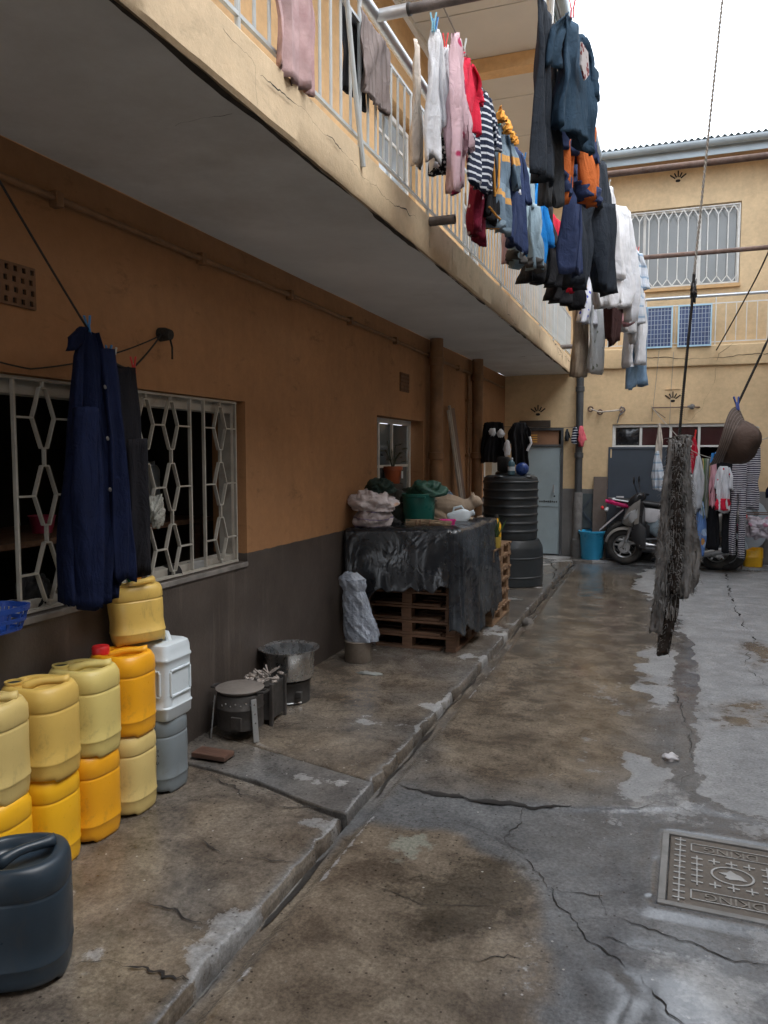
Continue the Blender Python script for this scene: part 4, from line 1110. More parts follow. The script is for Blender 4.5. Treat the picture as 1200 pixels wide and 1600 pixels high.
jerrycan('dull yellow jerrycan with open dark neck, second from the left edge in the upper row', (JX + 0.012, lowY[1] - 0.002, PV + ST), 0.1, YEL_OLD, seed=7)
jerrycan('greenish pale yellow jerrycan with open neck next to the red-capped can', (JX + 0.008, lowY[2] + 0.004, PV + ST), 0.06, YEL_PALE, seed=8)
jerrycan('orange jerrycan with a red screw cap in the upper row', (JX + 0.006, lowY[3], PV + ST), 0.05, ORANGE, cap=REDP, seed=9)
jerrycan('crumpled yellow jerrycan perched highest, on the orange and white cans', (JX - 0.03, 2.93, PV + 2 * ST + 0.012), 0.5, YEL_OLD, hs=0.75, a=0.118, b=0.115, dent=0.035, seed=10, rot=(RAD(-4), RAD(-3), 0.9))
for k, (dz, dy) in enumerate(((0.24, 0.0), (0.215, 0.004), (0.19, -0.003))):
    pass
sc = MB()
for k, pts in enumerate(([(0.06, 0.245), (0.072, 0.25), (0.07, 0.236)], [(0.058, 0.222), (0.07, 0.226), (0.074, 0.216)], [(0.06, 0.20), (0.056, 0.188), (0.066, 0.182), (0.074, 0.19)])):
    sc.tube([(0.1335, y, z) for y, z in pts], 0.0018, 5)
sc.build('pen_mark', CRACK, pj)
jerrycan('large dark blue jerrycan standing alone nearest the camera at the bottom left', (-1.835, 1.745, PV), 0.55, NAVYP, cap=None, hs=1.04, a=0.150, b=0.136, e=2.8, group=None, seed=12)
# square white can
t = thing('jerrycan', 'square bluish white jerrycan with moulded panels on the slate grey one', 'jerrycan', (JX + 0.012, lowY[4] + 0.005, PV + ST), 0, 'jerrycans stacked along the wall')
mb = MB(); rings = []
for z, s in [(0, .9), (0.01, .96), (0.05, .97), (0.056, 1.0), (0.062, 1.0), (0.068, .96), (0.10, .955), (0.25, .955), (0.275, .96), (0.282, 1.0), (0.29, 1.0), (0.297, .96), (0.33, .95), (0.352, .90), (0.36, .80)]:
    rings.append([(x, y, z) for x, y in se(0.128 * s, 0.112 * s, 7)])
mb.loft(rings).build('body', WHITEP, t, smooth=True, sharp=40)
for sx, sy, w in ((0.1235, 0, 0.075), (0, -0.1085, 0.085)):
    q = MB()
    for dz in (0.115, 0.235):
        q.box((sx, sy, dz), (0.012 if sx else w * 2, 0.012 if sy else w * 2, 0.012))
    for s in (-1, 1):
        q.box((sx + (s * w if sy else 0), sy + (s * w if sx else 0), 0.175), (0.012, 0.012, 0.11))
    q.build('panel_ridge', WHITEP, t, bevel=0.004)
MB().tube([(-0.06, 0, 0.35), (-0.045, 0, 0.39), (0.0, 0, 0.398), (0.05, 0, 0.39), (0.07, 0, 0.35)], 0.016, 10).build('handle', WHITEP, t, smooth=True)
MB().lathe([(0.03, 0.35), (0.03, 0.375), (0.026, 0.38)], 16, (-0.07, -0.07, 0)).build('neck', WHITEP, t, smooth=True)

# ---- charcoal stove with lid, metal box, big pot on a charred drum, stone
ALU = pm('worn_aluminium', (0.55, 0.57, 0.59), 0.2, 8, 0.27, metal=0.95, dirt=(0.40, 0.39, 0.37), dirt_amt=0.2, bmp=0.06)
SOOT = pm('sooty_metal', (0.035, 0.033, 0.032), 0.4, 7, 0.6, dirt=(0.10, 0.095, 0.09), dirt_amt=0.3, bmp=0.3, spec=0.5)
TIN = pm('weathered_tin', (0.085, 0.08, 0.078), 0.3, 9, 0.55, metal=0.5, dirt=(0.05, 0.04, 0.035), dirt_amt=0.4, bmp=0.3)
sx, sy = -2.235, 3.73
t = thing('charcoal_stove', 'round sooty charcoal stove on flat riveted legs with a lidded pan on top', 'stove', (sx, sy, PV))
MB().lathe([(0.118, 0.055), (0.13, 0.06), (0.13, 0.165), (0.134, 0.17), (0.134, 0.178), (0.13, 0.183), (0.13, 0.245), (0.12, 0.25)], 28).build('body', TIN, t, smooth=True, sharp=40)
MB().span((0.02, -0.138, 0.075), (0.085, -0.122, 0.145)).build('ash_door', TIN, t, bevel=0.004)
for a in (RAD(-28), RAD(100), RAD(215)):
    ca, sa = math.cos(a), math.sin(a)
    lg = MB().bar((ca * 0.14, sa * 0.14, 0.235), (ca * 0.165, sa * 0.165, 0.0), 0.034, 0.007, up=(ca, sa, 0)).build('leg', GALV, t, bevel=0.002)
    q = MB()
    for k in range(4): q.blob((ca * (0.146 + 0.005 * k), sa * (0.146 + 0.005 * k), 0.205 - k * 0.05), (0.006, 0.006, 0.006), 8, 5)
    q.build('rivet', ALU, lg)
q = MB()
for k in range(7): q.blob((0.126 * math.cos(-1.9 + k * 0.22), 0.126 * math.sin(-1.9 + k * 0.22), 0.20 + 0.012 * (k % 2)), (0.007, 0.007, 0.007), 8, 5)
q.build('rivet', ALU, t)
MB().lathe([(0.11, 0.25), (0.125, 0.262), (0.135, 0.268), (0.137, 0.274), (0.12, 0.281), (0.06, 0.287), (0.0, 0.289)], 28).build('lid', pm('dusty_lid', (0.20, 0.18, 0.165), 0.2, 8, 0.6, metal=0.3, dirt=(0.13, 0.1, 0.08), dirt_amt=0.35), t, smooth=True)
for s in (-1, 1):
    MB().tube([(s * 0.12, -0.03, 0.262), (s * 0.165, -0.03, 0.266), (s * 0.17, 0.0, 0.267), (s * 0.165, 0.03, 0.266), (s * 0.12, 0.03, 0.262)], 0.008, 8).build('handle', SOOT, t, smooth=True)
t = thing('metal_box', 'square sooty tin stove box heaped with ash and charcoal behind the round stove', 'stove', (-2.245, 4.0, PV), 0.1)
MB().span((-0.10, -0.10, 0.03), (0.10, 0.10, 0.235)).build('body', SOOT, t, bevel=0.004)
for sx_, sy_ in ((-1, -1), (1, -1), (-1, 1), (1, 1)):
    MB().bar((sx_ * 0.102, sy_ * 0.102, 0), (sx_ * 0.102, sy_ * 0.102, 0.25), 0.022, 0.022).build('leg', TIN, t, bevel=0.003)
q = MB()
for k in range(26):
    q.blob((rnd.uniform(-.085, .085), rnd.uniform(-.085, .085), 0.245 + rnd.uniform(-.01, .022)), (rnd.uniform(.012, .026), rnd.uniform(.010, .022), rnd.uniform(.008, .016)), 7, 5, 0.4, k)
for k in range(8):
    a = rnd.uniform(0, 6.28); p = Vector((rnd.uniform(-.06, .06), rnd.uniform(-.06, .06), 0.255)); q.bar(p, p + Vector((math.cos(a) * .07, math.sin(a) * .07, rnd.uniform(.0, .05))), 0.008, 0.008)
struct(q.build('ash_heap', pm('wood_ash', (0.28, 0.25, 0.23), 0.35, 14, 0.95), t), 'stuff')
t = thing('cooking_pot', 'large wide aluminium cooking pot with flared rim standing on a blackened drum by the wall', 'pot', (-2.265, 4.39, PV + 0.145))
MB().lathe([(0.13, 0.0), (0.155, 0.012), (0.162, 0.05), (0.165, 0.18), (0.175, 0.188), (0.196, 0.194), (0.197, 0.198), (0.176, 0.196), (0.162, 0.188), (0.157, 0.10), (0.150, 0.03), (0.0, 0.022)], 36).build('body', ALU, t, smooth=True, sharp=50)
t2 = thing('drum', 'short blackened stove drum with a dented side under the big aluminium pot', 'drum', (-2.265, 4.39, PV))
MB().lathe([(0.135, 0.0), (0.137, 0.01), (0.134, 0.02), (0.134, 0.12), (0.14, 0.128), (0.14, 0.138), (0.13, 0.144)], 28).build('body', SOOT, t2, smooth=True, sharp=40)
MB().tube([(-0.02, -0.139, 0.012), (0.06, -0.125, 0.012), (0.12, -0.065, 0.012)], 0.005, 6).build('rim_wire', ALU, t2, smooth=True)
for s in (1,):
    MB().span((0.10, -0.115, 0.05), (0.14, -0.085, 0.09)).build('lug', SOOT, t2, bevel=0.004)
tag(MB().span((-2.30, 3.34, PV + 0.004), (-2.10, 3.44, PV + 0.03)).build('wooden_plank', pm('wet_red_board', (0.10, 0.055, 0.04), 0.3, 6, 0.45, stretch=(1, 6, 6)), bevel=0.004), 'short wet reddish board lying at the wall in front of the round stove', 'board').rotation_euler = (0, 0, 0)

# ---- grey sack on an upturned tin by the pallets
t = thing('paint_tin', 'low round grey tin under the shiny grey sack beside the pallets', 'tin', (-2.20, 5.42, PV))
MB().lathe([(0.10, 0), (0.104, 0.004), (0.104, 0.15), (0.108, 0.154), (0.104, 0.158), (0.09, 0.158)], 24).build('body', pm('grimy_tin', (0.2, 0.17, 0.14), 0.3, 9, 0.6, metal=0.4, dirt=(0.07, 0.05, 0.04), dirt_amt=0.4), t, smooth=True, sharp=40)
SACKM = pm('grey_woven_plastic', (0.30, 0.34, 0.41), 0.25, 5, 0.26, 0.12, dirt=(0.10, 0.11, 0.13), dirt_amt=0.3, bmp=0.8, bsc=16, bdist=0.03)
mb = MB(); rings = []
for k in range(56):
    u = k / 55
    r = [0.13, 0.135, 0.13, 0.125, 0.118, 0.112, 0.105, 0.10, 0.088, 0.108, 0.11, 0.05]
    i = u * (len(r) - 1); rr = lerp(r[int(i)], r[min(int(i) + 1, len(r) - 1)], i - int(i))
    ring = []
    for j in range(72):
        a = 2 * math.pi * j / 72
        d = 1 + 0.15 * n1(a * 1.9 + u * 3, 31) + 0.14 * abs(n1(a * 3.5 + u * 14, 32)) - 0.10 * abs(n1(a * 7 - u * 6, 36))
        ring.append((-0.0 + 0.10 * (1 - u) * 0.9 - 0.07 + rr * d * math.cos(a) * 1.0, rr * 0.6 * d * math.sin(a), 0.52 * u + 0.012 * n1(a * 3, 33) * (1 if u > .9 or u < .1 else 0)))
    rings.append(ring)
mb.loft(rings)
mb.v = [(x, y, z) for x, y, z in mb.v]
tag(mb.build('sack', SACKM, smooth=True, loc=(-2.19, 5.42, PV + 0.160)), 'limp shiny grey plastic sack tied at the neck, standing on a tin beside the pallets', 'sack')

# ---- pallets
PW1 = pm('old_pallet_wood', (0.15, 0.082, 0.048), 0.35, 5, 0.8, stretch=(1, 5, 9), dirt=(0.07, 0.045, 0.03), dirt_amt=0.35, bmp=0.4)
PW2 = pm('pale_pallet_wood', (0.21, 0.125, 0.068), 0.3, 5, 0.8, stretch=(5, 1, 9), dirt=(0.14, 0.085, 0.05), dirt_amt=0.35, bmp=0.4)


def pallet(lab, loc, w, d, group, mat, nb=7):
    """block pallet: deck boards run along x, three runners along y"""
    t = thing('pallet', lab, 'pallet', loc, 0.02 * n1(loc[2] * 9, 3), group)
    for k in range(nb):
        y = -d / 2 + 0.05 + k * (d - 0.10) / (nb - 1)
        MB().box((0.006 * n1(k * 1.3 + loc[2], 5), y, 0.108), (w, 0.085, 0.020)).build('deck_board', mat, t, bevel=0.003)
    for x in (-w / 2 + 0.05, 0, w / 2 - 0.05):
        for y in (-d / 2 + 0.06, 0, d / 2 - 0.06):
            MB().box((x, y, 0.06), (0.085, 0.11, 0.075)).build('block', mat, t, bevel=0.003)
        MB().box((x, 0, 0.011), (0.09, d - 0.01, 0.021)).build('bottom_board', mat, t, bevel=0.003)
    for y in (-d / 2 + 0.055, d / 2 - 0.055):
        MB().box((0, y, 0.0105), (w - 0.28, 0.08, 0.019)).build('bottom_board', mat, t, bevel=0.003)
    return t


first = None
ords = ['lowest', 'second lowest', 'third from the bottom', 'fourth from the bottom', 'fifth from the bottom', 'sixth from the bottom', 'seventh from the bottom', 'topmost']
for k in range(8):
    loc = (-1.965 + 0.012 * n1(k * 2.7, 7), 6.36 + 0.012 * n1(k * 1.9, 9), PV + k * 0.119)
    lab = 'brown wooden pallet, %s of the near stack under the black plastic' % ords[k]
    if first is None: first = pallet(lab, loc, 0.84, 0.95, 'pallets stacked under the black plastic', PW1)
    else: dup(first, loc, 0.02 * n1(k * 3.3, 4), lab)
first = None
ords = ['lowest', 'second lowest', 'third from the bottom', 'fourth from the bottom', 'fifth from the bottom', 'topmost']
for k in range(6):
    loc = (-1.90 + 0.012 * n1(k * 2.2, 17), 7.30 + 0.012 * n1(k * 1.7, 19), PV + k * 0.119)
    lab = 'pale wooden pallet, %s of the far stack beside the water tanks' % ords[k]
    if first is None: first = pallet(lab, loc, 0.86, 0.80, 'pallets in the far stack', PW2)
    else: dup(first, loc, 0.02 * n1(k * 3.9, 14), lab)

# black plastic cover thrown over the near stack
m, nt, b = newmat('scuffed_black_plastic')
v = coords(nt); vsx = coords(nt, 'Object', (3.0, 3.0, 0.8))
base_c = ramp(nt, noise(nt, v, 3, 5), [(0.3, (0.005, 0.0055, 0.007)), (0.7, (0.014, 0.015, 0.019))])
sc1 = ramp(nt, noise(nt, vsx, 4.5, 9, 0.75, 0.8), [(0.63, g3(0)), (0.69, g3(1))])
sx3 = nt.nodes.new('ShaderNodeSeparateXYZ'); nt.links.new(v, sx3.inputs[0]); LIT_FALL = math_(nt, 'GREATER_THAN', sx3.outputs[0], -1.555)   # yard-side fall is more scraped, and painted lighter as the lit face
dust_light = ramp(nt, noise(nt, v, 2.2, 7, 0.7), [(0.42, g3(0)), (0.75, g3(1))])
base_c = mix(nt, math_(nt, 'MULTIPLY', math_(nt, 'MULTIPLY', dust_light, math_(nt, 'MAXIMUM', LIT_FALL, 0.12)), 0.6), base_c, (0.11, 0.13, 0.15))
base_c = mix(nt, math_(nt, 'MULTIPLY', sc1, math_(nt, 'ADD', 0.35, math_(nt, 'MULTIPLY', LIT_FALL, 0.5))), base_c, (0.42, 0.45, 0.47))
nt.links.new(base_c, b.inputs['Base Color'])
nt.links.new(ramp(nt, noise(nt, v, 5, 5), [(0.3, g3(0.14)), (0.7, g3(0.36))]), b.inputs['Roughness'])
bump(nt, b, math_(nt, 'ABSOLUTE', math_(nt, 'SUBTRACT', noise(nt, v, 2.4, 3, 0.5, 1.6), 0.5)), 0.22, 0.10)
COVER = m
CA, CB, CC = Vector((-2.41, 5.66, 0)), Vector((-1.535, 5.86, 0)), Vector((-1.50, 7.12, 0)); CTR = Vector((-2.05, 6.4, 0))
l1, l2 = (CB - CA).length, (CC - CB).length


def cov(u, v):
    s = u * (l1 + l2)
    p = CA.lerp(CB, s / l1) if s < l1 else CB.lerp(CC, (s - l1) / l2)
    nf = Vector((CB - CA).yxz); nf = Vector((nf.x, -nf.y, 0)).normalized(); nr = Vector((1, 0, 0))
    w = max(0, min(1, (s - l1) / 0.09 + 0.5)); nn = nf.lerp(nr, w).normalized()
    if abs(s - l1) < 0.05: p = p - (nf + nr) * 0.012
    rump = 0.03 * (float(fbm(s * 3, v * 3, 3, 3)) - .5)
    if v < 0.35:
        q = v / 0.35; c = CTR + (p - CTR) * (0.0 if s < 0 else 0)
        c = CTR + (Vector((min(max(p.x, -2.4), -1.56), p.y, 0)) - CTR) * 0.02
        r = c.lerp(p, q ** 0.8)
        return (r.x, r.y, PV + 8 * 0.119 + 0.040 + rump * 1.2 - 0.02 * q ** 6 + (0.025 * float(fbm(s * 9, 2, 7, 2)) * q))
    q = (v - 0.35) / 0.65
    hem = 0.56 + 0.09 * n1(s * 5, 41) + 0.05 * n1(s * 17, 42) if s < l1 - 0.06 else 0.20 + 0.14 * n1(s * 4.2, 43) + 0.05 * n1(s * 15, 44)
    if s < 0.25: hem -= 0.2 * (1 - s / 0.25)
    z = lerp(PV + 8 * 0.119 + 0.03, hem, q)
    fold = (0.026 * math.sin(s * 11 + 1.6 * math.sin(s * 4 + q)) + 0.012 * n1(s * 14, 51)) * q ** 0.8 + 0.04 * (float(fbm(s * 3.5, q * 1.5, 52, 2)) - 0.5)
    p = p + nn * (0.012 + 0.035 * q + abs(fold) * 0.9)
    return (max(p.x, XW + 0.01), p.y, z)


o = tag(MB().grid(cov, 150, 70).build('plastic_cover', COVER, smooth=True, sharp=180), 'shiny scuffed black plastic sheet draped over the near pallet stack', 'plastic sheet')
sm = o.modifiers.new('thick', 'SOLIDIFY'); sm.thickness = 0.003
TOP = PV + 8 * 0.119 + 0.055

# ---- on the covered stack
GRN = pm('green_plastic', (0.012, 0.13, 0.105), 0.12, 4, 0.35, dirt=(0.02, 0.09, 0.075), dirt_amt=0.3, bmp=0.05)
t = thing('bucket', 'green plastic bucket standing on the black covered pallets, a green cloth on it', 'bucket', (-2.03, 6.42, TOP - 0.03))
MB().lathe([(0.128, 0), (0.132, 0.006), (0.145, 0.235), (0.152, 0.24), (0.154, 0.262), (0.150, 0.266), (0.142, 0.262), (0.139, 0.24), (0.126, 0.02), (0.0, 0.012)], 36).build('body', GRN, t, smooth=True, sharp=40)
MB().span((0.03, -0.168, 0.232), (0.105, -0.138, 0.25)).build('handle_lug', GRN, t, bevel=0.004)
MB().tube([(0.155 * math.cos(a), 0.155 * math.sin(a), 0.235 - 0.06 * abs(math.sin(a * 0.5 + 0.4))) for a in np.linspace(-0.2, 3.3, 14)], 0.004, 6).build('handle', GALV, t, smooth=True)


def lump(name, lab, cat, loc, r, mat, seed, amp=0.3, flat=True, sq=1.0, rz=0, n=60, m=34):
    """crumpled cloth, bag or bundle"""
    mb = MB(); rings = []
    for i in range(1, m):
        th = math.pi * i / m; ring = []
        for k in range(n):
            ph = 2 * math.pi * k / n
            x, y, z = math.sin(th) * math.cos(ph), math.sin(th) * math.sin(ph), -math.cos(th)
            q = 1 + amp * (float(fbm(x * 2.2 + y * 1.3 + 9, z * 2.2 - y * 1.1, seed, 4)) - 0.5) * 2 + amp * 0.55 * abs(n1(x * 4 + z * 3 - y * 2, seed + 3)) - amp * 0.75 * (1 - abs(n1(x * 3.1 - y * 2.3 + z * 1.9, seed + 5))) ** 5 - amp * 0.6 * (1 - abs(n1(y * 3.7 + x * 1.6 - z * 3.3, seed + 6))) ** 5
            zz = z * q * r[2]
            if flat: zz = max(zz, -0.55 * r[2])
            ring.append((x * q * r[0], y * q * r[1], zz + (0.55 * r[2] if flat else 0)))
        rings.append(ring)
    mb.loft(rings)
    o = mb.build(name, mat, smooth=True, sharp=180, loc=loc)
    o.rotation_euler = (0, 0, rz)
    return tag(o, lab, cat)


CGRN = pm('green_waterproof_cloth', (0.02, 0.085, 0.06), 0.3, 6, 0.5, bmp=0.5, bsc=20, bdist=0.02)
lump('cloth_bundle', 'crumpled green waterproof cloth heaped on the green bucket', 'cloth', (-1.98, 6.48, TOP + 0.205), (0.165, 0.15, 0.09), CGRN, 61, 0.35)
lump('cloth_bundle', 'dark green cloth bundle with a pale edge lying on top of the paper sacks', 'cloth', (-2.20, 5.93, TOP + 0.255), (0.125, 0.12, 0.085), pm('bottle_green_cloth', (0.006, 0.022, 0.016), 0.3, 8, 0.85, bmp=0.5), 62, 0.3)
PAPER = stripes('printed_paper_sack', [(0, (0.50, 0.46, 0.48)), (0.42, (0.55, 0.50, 0.52)), (0.5, (0.24, 0.20, 0.34)), (0.62, (0.52, 0.47, 0.49))], 0.06, 2, 0.05, 0.75)
PAPERO = spots('paper_sack_orange', (0.60, 0.55, 0.56), (0.72, 0.30, 0.04), 4.5, 0.30, (0.60, 0.55, 0.56), 0.75)
lump('paper_sack', 'white printed paper sack lying at the wall end of the covered pallets', 'sack', (-2.25, 5.86, TOP - 0.01), (0.155, 0.17, 0.115), PAPER, 63, 0.18)
lump('paper_sack', 'crumpled pale paper bag with an orange corner on the printed sack', 'sack', (-2.24, 5.85, TOP + 0.12), (0.175, 0.15, 0.10), PAPERO, 64, 0.42)
lump('cloth_bundle', 'dark grey-green bundle between the paper sacks and the green bucket', 'cloth', (-2.22, 6.58, TOP - 0.02), (0.15, 0.17, 0.18), pm('grey_green_tarp', (0.045, 0.055, 0.05), 0.3, 7, 0.7, bmp=0.5), 65, 0.25)
lump('cloth_bundle', 'small black bundle at the foot of the green bucket', 'cloth', (-2.15, 6.0, TOP - 0.02), (0.10, 0.08, 0.05), pm('black_cloth', (0.008, 0.008, 0.009), 0.3, 9, 0.85), 66, 0.3)
lump('cloth_bundle', 'folded pale blue checked cloth between the green bucket and the cat', 'cloth', (-2.02, 7.22, TOP - 0.02), (0.11, 0.08, 0.16), stripes('blue_check', [(0, (0.16, 0.25, 0.36)), (0.5, (0.30, 0.38, 0.46))], 0.045, 2, 0.03), 67, 0.22)
# palm broom lying down
q = MB()
for k in range(150):
    a = rnd.uniform(0, 6.28); r_ = rnd.uniform(0.0, 0.034); y0 = math.cos(a) * r_; z0 = max(0.003, 0.034 + math.sin(a) * r_)
    x0 = rnd.uniform(-0.19, -0.12); x1_ = rnd.uniform(0.10, 0.20)
    q.tube([(x0, y0, z0), ((x0 + x1_) / 2, y0 * 0.8, z0 + rnd.uniform(-.004, .006)), (x1_, y0 * 1.5 + rnd.uniform(-.02, .02), max(0.003, z0 * 0.9 + rnd.uniform(-.01, .01)))], 0.0028, 4)
t = thing('hand_broom', 'bundled dry palm-rib hand broom lying at the front edge of the covered stack', 'broom', (-1.83, 6.03, TOP - 0.028), 0.12)
struct(q.build('bristles', pm('dry_ribs', (0.26, 0.19, 0.12), 0.4, 20, 0.85), t), 'stuff')
for x in (-0.09, -0.06, 0.02): MB().lathe([(0.037, -0.006), (0.039, 0), (0.037, 0.006)], 14, (0, 0, 0), False, False).xf(Matrix.Translation((x, 0, 0.035)) @ Matrix.Rotation(RAD(90), 4, 'Y')).build('binding', PW1, t, smooth=True)
t = thing('plastic_tub', 'small bright pink plastic tub beside the palm broom', 'tub', (-1.70, 6.17, TOP - 0.03), 0.3)
MB().loft([[(x * s, y * s, z) for x, y in se(0.062, 0.048, 5, 28)] for z, s in ((0, .8), (0.004, .84), (0.058, 1.0), (0.060, 1.1), (0.066, 1.1), (0.066, 1.0), (0.058, .95), (0.008, .78))]).build('body', pm('pink_plastic', (0.72, 0.03, 0.28), 0.1, 5, 0.35, bmp=0), t, smooth=True, sharp=40)
t = thing('plastic_jug', 'white plastic jug with side handle lying beside the cat', 'jug', (-1.70, 6.55, TOP + 0.028), 0)
mb = MB().loft([[(x * s + ox, y * s, z) for x, y in se(0.062, 0.05, 4, 28)] for z, s, ox in ((-0.10, .8, 0), (-0.095, .92, 0), (-0.08, 1, 0), (0.03, 1, 0), (0.06, .9, 0), (0.085, .6, 0), (0.098, .36, 0), (0.125, .33, 0), (0.127, .25, 0))])
mx = Matrix.Rotation(RAD(14), 4, 'Z') @ Matrix.Rotation(RAD(72), 4, 'Y')
mb.xf(mx).build('body', WHITEP, t, smooth=True, sharp=45)
MB().tube([(-0.05, 0, 0.055), (-0.085, 0, 0.045), (-0.09, 0, -0.02), (-0.058, 0, -0.04)], 0.010, 8).xf(mx).build('handle', WHITEP, t, smooth=True)
MB().lathe([(0.024, 0.115), (0.025, 0.135), (0.02, 0.138)], 16).xf(mx).build('cap', WHITEP, t, smooth=True)
# ---- the cat, one remeshed body
FUR = pm('cream_fur', (0.36, 0.285, 0.215), 0.22, 14, 0.95, bmp=0.6, bsc=120, stretch=(1, 1, 1), dirt=(0.22, 0.165, 0.12), dirt_amt=0.3, spec=0.1)
q = MB()
q.tube([(-0.165, 0.0, 0.07), (-0.14, 0, 0.09), (-0.08, 0, 0.108), (-0.01, 0, 0.115), (0.06, 0, 0.108), (0.11, 0, 0.105), (0.145, 0.0, 0.12), (0.175, 0.005, 0.14)], [0.045, 0.085, 0.108, 0.104, 0.09, 0.078, 0.064, 0.05], 18)
q.blob((0.20, 0.012, 0.158), (0.058, 0.056, 0.050), 18, 12)                    # head, looking along +x and a little away
q.blob((0.246, 0.02, 0.145), (0.022, 0.026, 0.019), 12, 8)                     # muzzle
for s in (-1, 1):
    c0 = Vector((0.190, 0.014 + s * 0.034, 0.188))
    q.loft([[c0 + Vector((0.020 * math.cos(a), 0.016 * math.sin(a), 0)) for a in np.linspace(0, 5.5, 8)], [c0 + Vector((-0.004 + 0.010 * math.cos(a), s * 0.006 + 0.009 * math.sin(a), 0.028)) for a in np.linspace(0, 5.5, 8)], [c0 + Vector((-0.007 + 0.002 * math.cos(a), s * 0.010 + 0.002 * math.sin(a), 0.052)) for a in np.linspace(0, 5.5, 8)]])
    q.tube([(-0.10, s * 0.065, 0.07), (-0.06, s * 0.085, 0.045), (-0.01, s * 0.088, 0.022), (0.035, s * 0.082, 0.016)], [0.05, 0.042, 0.026, 0.018], 12)  # folded hind legs
    q.tube([(0.10, s * 0.045, 0.07), (0.11, s * 0.048, 0.03), (0.16, s * 0.044, 0.018), (0.195, s * 0.042, 0.016)], [0.035, 0.026, 0.02, 0.017], 12)        # tucked fore legs
q.tube([(-0.185, 0.01, 0.045), (-0.20, -0.04, 0.026), (-0.17, -0.09, 0.02), (-0.10, -0.115, 0.018), (-0.04, -0.118, 0.016)], [0.026, 0.022, 0.020, 0.018, 0.010], 10)
cat = thing('cat', 'cream cat crouching on the covered pallets beside the white jug, facing right', 'cat', (-1.875, 6.86, TOP - 0.035), 0.10)
cat.scale = (1.14, 1.14, 1.14)
cb = q.build('body', FUR, cat, smooth=True, sharp=180)
rm = cb.modifiers.new('remesh', 'REMESH'); rm.mode = 'VOXEL'; rm.voxel_size = 0.006; rm.use_smooth_shade = True
sm = cb.modifiers.new('smooth', 'SMOOTH'); sm.factor = 0.5; sm.iterations = 4
EYE = pm('cat_eye', (0.02, 0.03, 0.012), 0.1, 5, 0.1, 0.02, bmp=0)
for s in (-1, 1): MB().blob((0.240, 0.018 + s * 0.026, 0.168), (0.007, 0.007, 0.007), 10, 7).build('eye', EYE, cat, smooth=True)
MB().blob((0.266, 0.023, 0.148), (0.005, 0.007, 0.004), 8, 6).build('nose', pm('cat_nose', (0.25, 0.10, 0.09), 0.1, 5, 0.5, bmp=0), cat, smooth=True)

# ---- plant in a pot on the small window sill
t = thing('potted_plant', 'small leafy plant in a terracotta coloured pot on the sill of the small window', 'plant', (XW - 0.06, 7.06, 1.335))
MB().span((-0.09, -0.12, -0.335), (0.06, 0.15, 0.0)).build('stand', DARK, t, bevel=0.01)
MB().lathe([(0.065, 0), (0.068, 0.004), (0.088, 0.13), (0.096, 0.132), (0.096, 0.165), (0.086, 0.165), (0.08, 0.13), (0.0, 0.125)], 22).build('pot', pm('terracotta_plastic', (0.40, 0.10, 0.035), 0.15, 5, 0.5), t, smooth=True, sharp=40)
MB().span((0.097, -0.03, 0.05), (0.099, 0.02, 0.12)).build('sticker', WHITEP, t)
LEAF = pm('dark_leaf', (0.02, 0.035, 0.014), 0.4, 12, 0.5)
q = MB()
for k in range(7):
    a = k * 2.4; tip = Vector((0.07 * math.cos(a), 0.17 * math.sin(a) , 0.30 + 0.03 * (k % 3) + (0.05 if k == 2 else 0)))
    q.tube([(0, 0, 0.12), (tip.x * 0.4, tip.y * 0.4, 0.24), tip], 0.004, 5)
q.build('stem', LEAF, t)
for k in range(12):
    a = k * 2.4 + 0.4; c0 = Vector((0.07 * math.cos(a), (0.06 + 0.10 * ((k * 37) % 10) / 10) * math.sin(a) * 1.3, 0.20 + 0.016 * k)); d = Vector((0.5 * math.cos(a), math.sin(a), 0.15)).normalized(); s = d.cross(Vector((0, 0, 1))).normalized()
    q = MB().add([c0, c0 + d * 0.04 + s * 0.03 + Vector((0, 0, .01)), c0 + d * 0.09 - Vector((0, 0, .015)), c0 + d * 0.04 - s * 0.03 + Vector((0, 0, .01)), c0 + d * .045], [(0, 1, 4), (1, 2, 4), (2, 3, 4), (3, 0, 4)])
    q.build('leaf', LEAF, t, smooth=True)

# ---- planks leaning behind the drain pipe
for k, (lab, y0, y1, x1_, h, w, mt) in enumerate((('wide dusty mauve-brown plank leaning on the wall right of the drain pipe', 9.16, 8.94, 0.13, 2.16, 0.14, pm('mauve_plank', (0.20, 0.135, 0.105), 0.25, 5, 0.8, stretch=(1, 8, 1))),
                                               ('narrow pale batten leaning between the drain pipe and the wide plank', 9.0, 8.72, 0.17, 2.18, 0.05, pm('pale_batten', (0.36, 0.32, 0.28), 0.2, 5, 0.8)),
                                               ('second pale batten, the one touching the fat drain pipe', 8.86, 8.58, 0.19, 2.12, 0.045, pm('pale_batten', (0.3, 0.3, 0.3))))):
    q = MB().bar((XW + x1_ + 0.12, y0, PV + 0.01), (XW + 0.02 + 0.025 * k, y1, h), w, 0.025, up=(1, 0, 0))
    tag(q.build('plank', mt, bevel=0.003), lab, 'plank', 'planks leaning on the wall')

